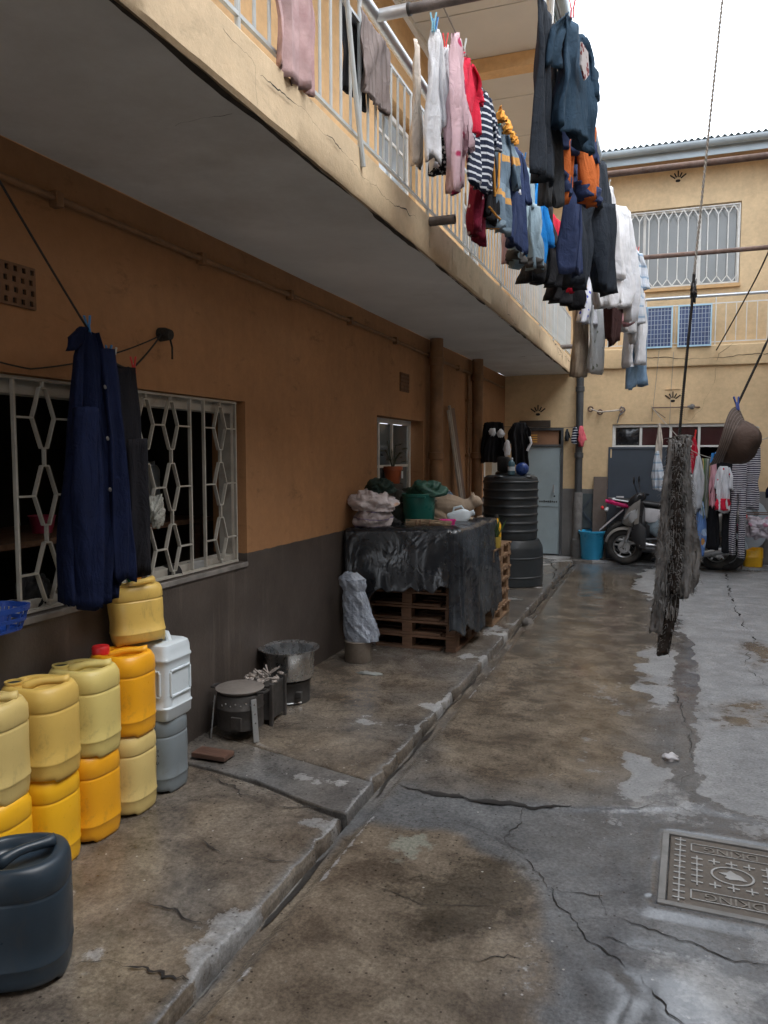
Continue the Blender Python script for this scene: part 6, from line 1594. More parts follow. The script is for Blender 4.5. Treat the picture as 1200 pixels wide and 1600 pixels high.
# ---- right-hand clutter
t = thing('metal_sheet', 'eight-sided pale grey metal sheet with dark bracing leaning under the far window at right', 'metal sheet', (1.08, YB - 0.10, PV + 0.12))
q = MB().prism([(x * 0.36, z * 0.46 + 0.46) for x, z in se(1, 1, 1.35, 8)], -0.012, 0.012, 'y').build('panel', pm('grey_sheet', (0.30, 0.34, 0.37), 0.12, 3, 0.5, dirt=(0.2, 0.21, 0.22), dirt_amt=0.3), t); q.rotation_euler = (RAD(-7), 0, 0)
for a, b_ in (((-0.22, 0.22), (0.14, 0.60)), ((0.02, 0.82), (0.14, 0.60)), ((-0.30, 0.55), (0.10, 0.95))):
    q = MB().bar((a[0], -0.022, a[1]), (b_[0], -0.022, b_[1]), 0.06, 0.018, up=(0, 1, 0)).build('brace', pm('grey_brace', (0.11, 0.13, 0.14), 0.2, 4, 0.6), t); q.rotation_euler = (RAD(-7), 0, 0)
t = thing('yellow_tub', 'cut-off orange-yellow plastic tub on the far pavement under the small table frame', 'tub', (1.165, 11.97, PV))
MB().loft([[(x * s, y * s, z + (0.03 * (x > 0) if z > 0.2 else 0)) for x, y in se(0.125, 0.10, 4, 28)] for z, s in ((0, .93), (0.01, .98), (0.13, 1.0), (0.14, 1.04), (0.15, 1.0), (0.23, 1.02), (0.232, .95), (0.02, .93))]).build('body', YEL_NEW, t, smooth=True, sharp=40)
t = thing('side_table', 'thin rusty metal table frame holding the pink cloth at the right edge', 'table', (1.35, 11.80, 0.03))
for x, y in ((-0.36, -0.18), (0.36, -0.18), (-0.36, 0.18), (0.36, 0.18)):
    MB().bar((x, y, 0.0), (x, y, 0.76), 0.016).build('leg', RUST, t)
for a, b_ in (((-0.36, -0.18), (0.36, -0.18)), ((-0.36, 0.18), (0.36, 0.18)), ((-0.36, -0.18), (-0.36, 0.18)), ((0.36, -0.18), (0.36, 0.18))):
    MB().bar((a[0], a[1], 0.768), (b_[0], b_[1], 0.768), 0.0155).build('rail', RUST, t)
jerrycan('deep yellow jerrycan standing on the table frame at the right picture edge', (1.50, 11.90, 0.03 + 0.778), 0.4, YEL_NEW, group=None, seed=22, hs=0.9)
tag(MB().bar((0.62, 11.85, PV + 0.02), (1.05, 11.95, 0.28), 0.06, 0.02).build('plank', PW2, bevel=0.003), 'short plank slanting on the ground beside the orange-yellow tub', 'plank')
mb = MB()
for a, b_ in (((-1.6, 11.9), (-0.5, 11.93)),): pass
# concrete step slab with cable at the foot of the back kerb
tag(MB().tube([(-0.95, 11.93, PV + 0.012), (-0.8, 11.86, PV + 0.013), (-0.62, 11.90, PV + 0.012), (-0.45, 11.84, PV + 0.012), (-0.2, 11.88, PV + 0.012)], 0.012, 8).build('hose', SOOT, smooth=True), 'black hose lying on the far pavement in front of the silver scooter', 'hose')

# ---- solar panels on the ledge
SOL = stripes('solar_cells', [(0, (0.30, 0.36, 0.44)), (0.16, (0.022, 0.045, 0.12)), (0.95, (0.30, 0.36, 0.44))], 0.0485, 0, 0.0, 0.2)
m, nt, b = newmat('solar_grid')
v = coords(nt); sp = nt.nodes.new('ShaderNodeSeparateXYZ'); nt.links.new(v, sp.inputs[0])
lx = math_(nt, 'LESS_THAN', math_(nt, 'FRACT', math_(nt, 'DIVIDE', sp.outputs[0], 0.0457)), 0.16)
lz = math_(nt, 'LESS_THAN', math_(nt, 'FRACT', math_(nt, 'DIVIDE', sp.outputs[2], 0.066)), 0.10)
gl = math_(nt, 'MAXIMUM', lx, lz)
nt.links.new(mix(nt, gl, ramp(nt, noise(nt, v, 9, 4), [(0.3, (0.016, 0.035, 0.10)), (0.7, (0.03, 0.06, 0.16))]), (0.30, 0.36, 0.44)), b.inputs['Base Color'])
b.inputs['Roughness'].default_value = 0.25
SOLG = m
FRB = pm('pale_blue_aluminium', (0.36, 0.56, 0.70), 0.1, 5, 0.45)
for lab, x0, x1_ in (('left solar panel leaning on the far ledge railing, half behind the white laundry', -0.40, 0.015), ('right solar panel leaning on the far ledge railing behind the black rope', 0.085, 0.54)):
    t = thing('solar_panel', lab, 'solar panel', ((x0 + x1_) / 2, YB - 0.075, 3.165), 0, 'solar panels on the ledge')
    hw = (x1_ - x0) / 2; mb = MB()
    for a, b_ in (((-hw, 0), (hw, 0.022)), ((-hw, 0.575), (hw, 0.597)), ((-hw, 0.022), (-hw + 0.02, 0.575)), ((hw - 0.02, 0.022), (hw, 0.575))): mb.span((a[0], -0.015, a[1]), (b_[0], 0.015, b_[1]))
    mb.build('frame', FRB, t)
    MB().span((-hw + 0.021, -0.006, 0.023), (hw - 0.021, 0.006, 0.574)).build('cells', SOLG, t)
tag(lump('wire_coil', 'x', 'y', (0, 0, -50), (.01, .01, .01), CRACK, 1, n=6, m=4), 'x', 'y')
bpy.data.objects.remove(bpy.data.objects['wire_coil'])
# ================================================================== OVERHEAD PIPES, LINES AND LAUNDRY
LZ = 3.765


def crosspipe(y, z, lab, mat, sleeve):
    t = thing('crossbar_pipe', lab, 'pipe', (RX, y, z), 0, 'pipes spanning the yard')
    MB().tube([(RX + sleeve, y, z), (0.5, y, z - 0.004), (RWX + 0.03, y, z)], 0.0245, 14).build('pipe', mat, t, world=True, smooth=True)
    if sleeve > 0.05:
        MB().tube([(RX, y, z), (RX + sleeve + 0.01, y, z)], 0.029, 14).build('sleeve', GALV, t, world=True, smooth=True)
        MB().tube([(RX + sleeve + 0.012, y, z), (RX + sleeve + 0.026, y, z)], 0.031, 14).build('collar', SOOT, t, world=True, smooth=True)
    return t


PY = (3.785, 6.42, 9.12)
crosspipe(PY[0], 3.81, 'blackened steel pipe spanning out from the balcony handrail at the very top, nearest one', OLDST, 0.16)
crosspipe(PY[1], 3.795, 'rusty steel pipe crossing in front of the far eaves, middle one of three', RUST, 0.03)
crosspipe(PY[2], 3.775, 'rusty steel pipe crossing in front of the far upper window, furthest one', RUST, 0.03)
CORD = pm('pale_cord', (0.30, 0.28, 0.25), 0.2, 40, 0.9)
CORDB = pm('black_cord', (0.018, 0.016, 0.015), 0.3, 40, 0.8)


def cord(lab, pts, r, mat, sag=0.0, name='clothesline', twist=False, n=16):
    out = []
    for a, b in zip(pts[:-1], pts[1:]):
        a = Vector(a); b = Vector(b)
        for k in range(n):
            u = k / n; out.append(a.lerp(b, u) - Vector((0, 0, sag * 4 * u * (1 - u))))
    out.append(Vector(pts[-1])); mb = MB()
    if twist:
        for s in (0, math.pi):
            L = 0; o2 = []
            fine = []
            for a, b in zip(out[:-1], out[1:]):
                fine += [a.lerp(b, k / 12) for k in range(12)]
            for i, p in enumerate(fine):
                a = i * 0.55 + s; o2.append(p + Vector((math.cos(a), math.sin(a), 0)) * r * 0.62)
            mb.tube(o2, r * 0.66, 6)
    else:
        mb.tube(out, r, 6)
    return tag(mb.build(name, mat, smooth=True), lab, 'rope')


cord('clothesline carrying the striped and coloured shirts along the balcony', [(-1.08, PY[0], LZ + 0.018), (-1.07, PY[1], LZ + 0.005), (-1.03, PY[2], LZ)], 0.004, CORD, 0.02)
cord('clothesline carrying the dark trousers and white shirts further out', [(-0.56, PY[0], LZ + 0.018), (-0.52, PY[1], LZ + 0.005), (-0.36, PY[2], LZ)], 0.004, CORD, 0.02)
cord('third clothesline with the pale towels and curtain', [(-0.80, PY[1], LZ + 0.005), (-0.85, PY[2], LZ)], 0.004, CORD, 0.02)

CL = {}


def cm(n, c, **k):
    CL[n] = cloth(n, c, **k); return CL[n]


NAVY, BLACK, WHITE, RED = (0.018, 0.026, 0.060), (0.012, 0.012, 0.014), (0.62, 0.63, 0.66), (0.50, 0.018, 0.045)
cm('white_cotton', WHITE); cm('cream_cotton', (0.52, 0.46, 0.40)); cm('red_cotton', RED); cm('navy_cotton', (0.028, 0.042, 0.10)); cm('black_cotton', BLACK); cm('pale_blue_denim', (0.25, 0.33, 0.38))
cm('bright_blue', (0.015, 0.19, 0.52)); cm('dark_denim', (0.022, 0.028, 0.038)); cm('washed_navy', (0.028, 0.055, 0.088)); cm('rust_orange', (0.50, 0.13, 0.035)); cm('charcoal', (0.05, 0.055, 0.062)); cm('pink_cotton', (0.60, 0.33, 0.37))
cm('light_denim', (0.18, 0.28, 0.40)); cm('brown_cotton', (0.055, 0.028, 0.028)); cm('beige_cotton', (0.44, 0.36, 0.28)); cm('yellow_cotton', (0.62, 0.40, 0.06)); cm('orange_trim', (0.66, 0.30, 0.06)); cm('grey_white', (0.45, 0.46, 0.48)); cm('dusty_pink', (0.40, 0.26, 0.26)); cm('taupe_towel', (0.22, 0.18, 0.165)); cm('maroon_cotton', (0.14, 0.012, 0.03))
cm('coat_navy', (0.0055, 0.0095, 0.033), var=0.25); cm('coat_charcoal', (0.014, 0.014, 0.018)); cm('olive_grey', (0.13, 0.14, 0.11)); cm('hat_brown', (0.085, 0.060, 0.050)); cm('mop_grey', (0.20, 0.195, 0.19), var=0.5, bmp=0.8); cm('mop_dark', (0.035, 0.028, 0.024), var=0.5, bmp=0.8)
CL['stripe'] = stripes('navy_white_stripes', [(0, (0.016, 0.022, 0.045)), (0.68, (0.55, 0.57, 0.62))], 0.040, 2, 0.012)
CL['ostripe'] = stripes('slate_orange_stripes', [(0, (0.12, 0.17, 0.22)), (0.40, (0.60, 0.32, 0.10)), (0.56, (0.20, 0.27, 0.33)), (0.8, (0.12, 0.17, 0.22))], 0.27, 2, 0.06)
CL['dots'] = spots('black_white_spots', (0.014, 0.014, 0.018), (0.55, 0.55, 0.56), 46, 0.33)
CL['pinkprint'] = spots('pink_red_print', (0.60, 0.42, 0.46), (0.42, 0.04, 0.11), 13, 0.34, (0.60, 0.42, 0.46))
CL['maroonprint'] = spots('maroon_print', (0.17, 0.012, 0.035), (0.50, 0.38, 0.40), 15, 0.16)
CL['blueprint'] = spots('white_blue_print', (0.62, 0.62, 0.66), (0.03, 0.05, 0.40), 16, 0.28, (0.62, 0.62, 0.66))
CL['curtain'] = spots('white_leaf_print', (0.52, 0.53, 0.53), (0.20, 0.22, 0.17), 9, 0.20)
CL['check'] = stripes('white_blue_check', [(0, (0.58, 0.62, 0.68)), (0.6, (0.28, 0.38, 0.50)), (0.8, (0.50, 0.56, 0.63))], 0.11, 2, 0.02)
CL['bw'] = stripes('black_white_weave', [(0, (0.03, 0.028, 0.05)), (0.55, (0.52, 0.50, 0.52))], 0.028, 2, 0.03)
CL['greens'] = stripes('olive_green_stripes', [(0, (0.12, 0.14, 0.10)), (0.3, (0.05, 0.12, 0.04)), (0.45, (0.36, 0.26, 0.10)), (0.6, (0.10, 0.11, 0.10)), (0.8, (0.28, 0.29, 0.27))], 0.09, 1, 0.04)


def strip(mb, rows, seed, folds=3.0, amp=0.03, n=40, m=26, hem=0.03):
    """a closed hanging cloth tube through rows of (u, z, y centre, half width, x centre, half thickness)"""
    us = [r[0] for r in rows]; rings = []
    for k in range(m + 1):
        u = us[0] + (us[-1] - us[0]) * k / m
        z, yc, hw, xc, th = [float(np.interp(u, us, [r[i] for r in rows])) for i in range(1, 6)]
        ring = []
        for j in range(n):
            a = 2 * math.pi * j / n; q = math.cos(a); sd = math.sin(a)
            ph = folds * q * math.pi * 0.5 + seed * 1.7 + 0.9 * math.sin(2.2 * u + seed)
            f = min(1, 0.25 + u * 1.1)
            rd = abs(math.sin(ph * 0.8 + 0.6 * n1(u * 2.5, seed + 1))) * 2 - 1.2
            x = xc + math.copysign(abs(sd) ** 0.6, sd) * th * (1 + 0.25 * n1(q * 3 + u * 2, seed + 4)) + amp * f * (0.7 * math.sin(ph) + 0.75 * rd + 0.4 * math.sin(2.9 * ph + seed)) + amp * 0.9 * n1(q * 2.6 + u * 4, seed)
            y = yc + hw * q * (1 + 0.10 * n1(u * 5, seed + 11)) + 0.5 * amp * n1(u * 5 + sd, seed + 2)
            zz = z - (hem * (0.5 + 0.5 * n1(q * 2.2 + sd * 0.6, seed + 5)) * u ** 3) - 0.006 * n1(j * 0.9 + k, seed + 8)
            ring.append((x, y, zz))
        rings.append(ring)
    return mb.loft(rings)


def garment(name, lab, cat, x, y, zt, zb, hw, th, mat, kind='shirt', seed=1, group='laundry on the lines', amp=None, rz=0.0, folds=3.0, build=True):
    amp = amp if amp is not None else max(0.014, th * 0.62)
    th = th * 0.62                                            # thin cloth, deep folds
    L = zt - zb; amp = amp if amp is not None else max(0.012, th * 0.55); mb = MB(); hem = min(0.06, L * 0.1)
    if kind == 'shirt':
        strip(mb, [(0, 0, 0, hw * .58, 0, th * .25), (.10, -.10 * L, 0, hw * .74, 0, th * .5), (.5, -.5 * L, 0, hw * .88, 0, th * .9), (1, -L, 0, hw, 0, th)], seed, folds, amp, hem=hem)
        for s in (-1, 1):
            strip(mb, [(0, -.03 * L, s * hw * .58, hw * .16, 0.01, th * .3), (.4, -.22 * L, s * hw * .92, hw * .24, 0.02 * s, th * .55), (1, -.50 * L, s * hw * 1.02, hw * .26, 0.03 * s, th * .6)], seed + 3 + s, 1.6, amp * .7, 18, 12, hem * .6)
    elif kind == 'long':                                          # long-sleeved top
        strip(mb, [(0, 0, 0, hw * .78, 0, th * .3), (.5, -.5 * L, 0, hw * .9, 0, th * .9), (1, -L * .9, 0, hw * .95, 0, th)], seed, folds, amp, hem=hem)
        for s in (-1, 1):
            strip(mb, [(0, -.02 * L, s * hw * .78, hw * .17, 0.01, th * .35), (.5, -.45 * L, s * hw * .98, hw * .2, 0.03 * s, th * .55), (1, -L * (.98 + .05 * s), s * hw * .95, hw * .17, 0.04 * s, th * .5)], seed + 3 + s, 1.6, amp * .7, 18, 14, hem * .6)
    elif kind == 'trousers':
        strip(mb, [(0, 0, 0, hw * .8, 0, th * .4), (.25, -.22 * L, 0, hw * .95, 0, th * .9), (.42, -.40 * L, 0, hw * 0.98, 0, th)], seed, folds, amp * .7, m=10, hem=0)
        for s in (-1, 1):
            strip(mb, [(0.3, -.34 * L, s * hw * .5, hw * .52, 0.01 * s, th * .95), (.65, -.65 * L, s * hw * .56, hw * .46, 0.02 * s, th), (1, -L * (1 - .03 * (s > 0)), s * hw * .6, hw * .46, 0.03 * s, th * .95)], seed + 3 + s, 2.2, amp, 22, 16, hem)
    elif kind == 'shorts':
        strip(mb, [(0, 0, 0, hw * .8, 0, th * .4), (.5, -.5 * L, 0, hw, 0, th)], seed, folds, amp * .7, m=8, hem=0)
        for s in (-1, 1):
            strip(mb, [(0.4, -.44 * L, s * hw * .5, hw * .54, 0.01 * s, th), (1, -L, s * hw * .6, hw * .6, 0.03 * s, th * 1.1)], seed + 3 + s, 2.2, amp, 22, 10, hem)
    elif kind == 'towel':
        strip(mb, [(0, 0, 0, hw, 0, th * .4), (1, -L, 0, hw * .96, 0, th)], seed, folds, amp, hem=hem)
    elif kind == 'bunch':                                         # hung from one point
        strip(mb, [(0, 0, 0, hw * .15, 0, th * .4), (.12, -.1 * L, 0, hw * .35, 0, th * .7), (.4, -.4 * L, 0, hw * .85, 0, th), (.75, -.75 * L, 0, hw, 0, th * 1.1), (1, -L, 0, hw * .7, 0, th * .7)], seed, folds, amp, hem=hem * 1.6)
        strip(mb, [(0, -.02 * L, 0.02, hw * .1, 0.01, th * .3), (.5, -.4 * L, hw * .6, hw * .3, 0.03, th * .6), (1, -.72 * L, hw * .8, hw * .3, 0.05, th * .5)], seed + 7, 1.7, amp * .8, 18, 12, hem)
    if not build: return mb
    o = mb.build(name, mat, smooth=True, sharp=180, loc=(x, y, zt), weld=False)
    o.rotation_euler = (0, 0, rz)
    tag(o, lab, cat, group)
    return o


G = [
 ('shirt', 'plain white shirt hanging highest on the near end of the line beside the balcony', 'shirt', -1.16, 3.90, 3.75, 3.15, .085, .030, 'white_cotton', 'bunch'),
 ('dress', 'black dress with small white spots peeping out behind the plain white shirt', 'dress', -1.19, 4.14, 3.74, 3.17, .09, .035, 'dots', 'shirt'),
 ('shirt', 'white tee with a red letter print between the white shirt and the pink pyjamas', 'shirt', -1.15, 4.10, 3.75, 3.33, .075, .028, 'white_cotton', 'shirt'),
 ('pyjamas', 'pale pink pyjamas with red print hanging long from one end', 'pyjamas', -1.075, 3.99, 3.76, 3.02, .09, .034, 'pinkprint', 'bunch'),
 ('shirt', 'crimson polo shirt with dark sleeve band on the near line', 'shirt', -1.085, 4.27, 3.77, 3.42, .15, .034, 'red_cotton', 'shirt'),
 ('shirt', 'navy shirt with narrow white stripes on the balcony-side line', 'shirt', -1.09, 4.62, 3.77, 3.22, .19, .034, 'stripe', 'shirt'),
 ('dress', 'maroon dress with pale flower print hanging low behind the striped shirt', 'dress', -1.16, 4.92, 3.76, 3.02, .22, .04, 'maroonprint', 'shirt'),
 ('vest', 'black vest with orange edging below the striped shirt', 'vest', -1.12, 5.04, 3.76, 3.14, .16, .034, 'black_cotton', 'towel'),
 ('shirt', 'slate shirt with broad orange stripes on the balcony-side line', 'shirt', -1.085, 5.22, 3.77, 3.13, .19, .035, 'ostripe', 'shirt'),
 ('shirt', 'navy polo shirt with small white chest emblem', 'shirt', -1.06, 5.58, 3.77, 3.12, .20, .036, 'navy_cotton', 'shirt'),
 ('trousers', 'pale grey-blue trousers with turned-up dark cuffs', 'trousers', -1.055, 6.0, 3.77, 3.06, .24, .042, 'pale_blue_denim', 'trousers'),
 ('shirt', 'bright blue shirt next to the pale grey-blue trousers', 'shirt', -1.02, 6.34, 3.77, 3.17, .22, .036, 'bright_blue', 'bunch'),
 ('shorts', 'wide black shorts hanging behind the bright blue shirt', 'shorts', -1.05, 6.78, 3.75, 3.09, .26, .07, 'black_cotton', 'shorts'),
 ('jacket', 'red tracksuit jacket with white piping on the line', 'jacket', -1.0, 7.32, 3.75, 3.17, .26, .055, 'red_cotton', 'long'),
 ('trousers', 'wide black trousers hanging lowest at the middle of the balcony-side line', 'trousers', -0.985, 7.92, 3.75, 3.11, .28, .08, 'black_cotton', 'shorts'),
 ('trousers', 'long beige trousers hanging in front of the far corner of the balcony', 'trousers', -0.955, 8.95, 3.75, 2.52, .18, .045, 'beige_cotton', 'towel'),
 ('towel', 'white towel with blue print next to the long beige trousers', 'towel', -0.865, 8.75, 3.76, 3.05, .22, .045, 'blueprint', 'towel'),
 ('curtain', 'long white curtain with faint leaf print hanging near the far corner', 'curtain', -0.785, 9.0, 3.76, 2.55, .18, .06, 'curtain', 'towel'),
 ('cloth', 'small yellow cloth peeping out under the black trousers', 'cloth', -0.93, 8.45, 3.76, 3.28, .12, .04, 'yellow_cotton', 'bunch'),
 ('cloth', 'small pink cloth hanging in front of the balcony bars beside the navy polo', 'cloth', -1.21, 6.05, 3.76, 3.13, .05, .03, 'dusty_pink', 'towel'),
 ('leggings', 'long black leggings at the near end of the outer line', 'leggings', -0.615, 3.90, 3.77, 2.98, .15, .034, 'dark_denim', 'towel'),
 ('trousers', 'charcoal trousers just behind the long black leggings', 'trousers', -0.60, 4.15, 3.77, 2.93, .09, .03, 'charcoal', 'trousers'),
 ('jacket', 'washed navy work jacket with a printed sleeve patch on the outer line', 'jacket', -0.50, 4.16, 3.78, 3.24, .22, .045, 'washed_navy', 'shirt'),
 ('work_trousers', 'rust orange and navy work trousers under the washed navy jacket', 'trousers', -0.55, 4.72, 3.77, 3.10, .20, .055, 'rust_orange', 'trousers'),
 ('shorts', 'dark navy shorts hanging behind the orange work trousers', 'shorts', -0.63, 5.32, 3.76, 2.82, .18, .04, 'navy_cotton', 'trousers'),
 ('jeans', 'wide dark jeans hanging lowest on the outer line', 'jeans', -0.56, 5.95, 3.78, 2.84, .30, .085, 'dark_denim', 'trousers'),
 ('shirt', 'white shirt hanging beside the wide dark jeans', 'shirt', -0.51, 6.62, 3.76, 2.86, .26, .05, 'white_cotton', 'bunch'),
 ('shirt', 'long white shirt with buttons on the outer line', 'shirt', -0.47, 7.1, 3.77, 2.84, .26, .065, 'white_cotton', 'long'),
 ('top', 'dark brown top hanging low under the white shirts', 'top', -0.52, 7.62, 3.76, 2.70, .20, .05, 'brown_cotton', 'bunch'),
 ('shirt', 'pale pink shirt between the white shirts on the outer line', 'shirt', -0.435, 8.05, 3.76, 2.97, .26, .045, 'pink_cotton', 'bunch'),
 ('blouse', 'greyish white blouse under the pale pink shirt', 'blouse', -0.46, 8.42, 3.75, 2.82, .2, .06, 'grey_white', 'long'),
 ('shirt', 'white and blue checked shirt near the end of the outer line', 'shirt', -0.385, 8.72, 3.77, 3.03, .22, .055, 'check', 'shirt'),
 ('trousers', 'long white trousers at the far end of the outer line', 'trousers', -0.365, 8.98, 3.77, 2.60, .20, .055, 'white_cotton', 'trousers'),
 ('jeans', 'light blue jeans hanging lowest at the far end of the outer line', 'jeans', -0.36, 9.24, 3.74, 2.38, .16, .045, 'light_denim', 'trousers'),
]
# how far each piece has swung round its pegs
TURN = {4: -0.10, 5: -0.16, 6: 0.12, 8: -0.18, 9: -0.14, 10: -0.16, 11: -0.2, 12: -0.25, 13: -0.22, 14: -0.25, 15: -0.25, 16: -0.3, 17: -0.35, 20: -0.12, 22: -0.22, 23: -0.36, 24: 0.1, 25: -0.38, 26: -0.3, 27: -0.36, 28: -0.25, 29: -0.3, 30: -0.3, 31: -0.35, 32: -0.35, 33: -0.3}
made = {}
for k, (nm, lab, cat, x, y, zt, zb, hw, th, mt, kind) in enumerate(G):
    made[lab] = garment(nm, lab, cat, x, y, zt, zb, hw, th, CL[mt], kind, seed=20 + k, rz=TURN.get(k, 0.06 * n1(k * 3.3, 5)), folds=2.4 + (k % 4) * 0.7)


def on(labpart):
    return next(o for l, o in made.items() if labpart in l)


# pieces sewn on or differing from the garment they belong to
TXP = Matrix(((0, 0, 1, 0), (1, 0, 0, 0), (0, 1, 0, 0), (0, 0, 0, 1)))            # text plane facing +x
o = on('red letter print')
text_mesh('G', 0.12, 0.004, cm('print_red', (0.45, 0.03, 0.07)), o, Matrix.Translation((0.045, -0.03, -0.20)) @ TXP @ Matrix.Rotation(RAD(-12), 4, 'Z'), 'printed_letter', 0.004)
o = on('small white chest emblem')
MB().blob((0.055, -0.09, -0.28), (0.004, 0.018, 0.05), 10, 8, 0.5, 3).blob((0.055, -0.07, -0.33), (0.004, 0.03, 0.02), 10, 6, 0.5, 5).build('emblem', CL['white_cotton'], o, smooth=True)
o = on('printed sleeve patch')
MB().loft([[(0.065, y, z) for y, z in ((-0.10, -0.14), (0.0, -0.15), (0.02, -0.25), (-0.04, -0.30), (-0.10, -0.25))], [(0.074, y, z) for y, z in ((-0.10, -0.14), (0.0, -0.15), (0.02, -0.25), (-0.04, -0.30), (-0.10, -0.25))]]).build('patch', spots('patch_print', (0.45, 0.42, 0.42), (0.20, 0.05, 0.05), 32, 0.4), o)
o = on('rust orange and navy')
mbx = garment('x', 'x', 'x', 0, 0, 0, -0.65, .205, .052, None, 'trousers', seed=43, build=False)
q = MB()
for s in (-1, 1):
    q = MB(); strip(q, [(0, -.30, s * .105, .115, 0.01 * s, .056), (1, -.43, s * .115, .105, 0.02 * s, .056)], 44 + s, 2.2, .02, 22, 8, 0.01); q.build('leg_panel', CL['navy_cotton'], o, smooth=True, sharp=180); q = MB()
    strip(q, [(0, -.57, s * .12, .105, 0.02 * s, .056), (1, -.66, s * .125, .10, 0.03 * s, .056)], 46 + s, 2.2, .02, 22, 6, 0.01)
    q.build('leg_panel', CL['navy_cotton'], o, smooth=True, sharp=180)
o = on('crimson polo')
q = MB()
strip(q, [(0, -.16, -.155, .045, -0.02, .03), (1, -.20, -.158, .046, -0.02, .032)], 91, 1.6, .01, 18, 4, 0.0); q.build('sleeve_band', CL['black_cotton'], o, smooth=True, sharp=180)
o = on('orange edging')
MB().tube([(0.045, -0.13, -0.2), (0.05, -0.10, -0.36), (0.045, -0.05, -0.5), (0.05, 0.02, -0.42), (0.045, 0.05, -0.2)], 0.008, 6).tube([(0.04, -0.16, -0.6), (0.05, 0.0, -0.62), (0.04, 0.15, -0.6)], 0.007, 6).build('edging', CL['orange_trim'], o, smooth=True)
o = on('turned-up dark cuffs')
q = MB()
for s in (-1, 1):
    q = MB(); strip(q, [(0, -.655, s * .145, .118, 0.03 * s, .052), (1, -.72, s * .145, .12, 0.03 * s, .054)], 93 + s, 2.2, .02, 22, 4, 0.012)
    q.build('cuff', pm('dark_cuff', (0.06, 0.055, 0.05), 0.3, 9, 0.9), o, smooth=True, sharp=180)
o = on('white piping')
MB().tube([(0.07, -0.05, -0.02), (0.085, -0.04, -0.25), (0.08, -0.05, -0.45)], 0.014, 6).tube([(0.075, -0.2, -0.44), (0.095, -0.05, -0.40), (0.08, 0.05, -0.5)], 0.007, 6).build('piping', CL['white_cotton'], o, smooth=True)
for k, (y, lab) in enumerate(((4.98, 'orange folded sock over the line, the one nearest the striped shirt'), (5.16, 'orange folded sock over the line, middle one above the slate shirt'), (5.36, 'orange folded sock over the line, the one nearest the navy polo'))):
    garment('sock', lab, 'sock', -1.04, y, 3.785, 3.715, .042, .026, CL['orange_trim'], 'towel', 300 + k, 'orange socks on the line')
tag(garment('cloth', 'x', 'x', -1.33, 4.14, 3.83, 3.24, .055, .022, CL['cream_cotton'], 'towel', 310, 'laundry on the lines'), 'cream cloth hung over the balcony handrail beside the white shirt', 'cloth')
# cloths over the balcony railing
garment('towel', 'dusty pink towel with frayed pattern hung over the balcony railing at the top left', 'towel', RX + 0.045, 2.81, 3.83, 3.09, .16, .016, pm('pink_towel', (0.44, 0.30, 0.30), 0.3, 7, 0.95, bmp=0.5, dirt=(0.28, 0.15, 0.16), dirt_amt=0.4), 'towel', 320, 'towels on the railing', 0.016, folds=5)
garment('towel', 'taupe ribbed towel hung over the balcony railing left of the upper window', 'towel', RX + 0.04, 3.70, 3.69, 3.36, .215, .012, stripes('ribbed_taupe', [(0, (0.235, 0.195, 0.185)), (0.7, (0.17, 0.14, 0.13))], 0.05, 1, 0.01), 'towel', 321, 'towels on the railing', 0.010, folds=7)
garment('cloth', 'black cloth behind the taupe towel on the balcony railing', 'cloth', RX - 0.03, 3.58, 3.69, 3.34, .16, .015, CL['black_cotton'], 'towel', 322, 'towels on the railing', 0.008)

# ---- pegs
PEGB, PEGR, PEGW, PEGG = pm('peg_blue', (0.03, 0.20, 0.50), 0.1, 5, 0.4, bmp=0), pm('peg_red', (0.65, 0.02, 0.02), 0.1, 5, 0.4, bmp=0), pm('peg_cream', (0.5, 0.52, 0.5), 0.1, 5, 0.4, bmp=0), pm('peg_teal', (0.02, 0.32, 0.30), 0.1, 5, 0.4, bmp=0)


def peg(lab, loc, mat, tilt=0.0, s=1.0, rz=0.3):
    t = thing('clothes_peg', lab, 'peg', loc, rz, 'clothes pegs')
    for k in (-1, 1):
        mb = MB().loft([[(k * (0.004 + d) * s + x * s, y * s, z * s) for x, y in ((-0.003, -0.005), (0.003, -0.005), (0.003, 0.005), (-0.003, 0.005))] for z, d in ((-0.035, 0.001), (0.0, 0.0), (0.012, 0.003), (0.04, 0.008))])
        mb.build('jaw', mat, t)
    MB().tube([(-0.008 * s, 0, 0.006 * s), (0, 0.006 * s, 0.008 * s), (0.008 * s, 0, 0.006 * s)], 0.0015 * s, 5).build('spring', GALV, t)
    t.rotation_euler = (tilt, 0, rz)
    return t


for k, (nm, lab, cat, x, y, zt, zb, hw, th, mt, kind) in enumerate(G):
    if zt < 3.75 or k % 2: continue
    peg('peg holding the ' + ' '.join(lab.split()[:9]), (x + 0.004, y + (0 if kind == 'bunch' else -hw * .6), zt + 0.012), (PEGB, PEGW, PEGR, PEGG, PEGW)[k % 5], 0.1 * n1(k * 2.2, 3), 1.15, 0.4 * n1(k * 1.7, 4))

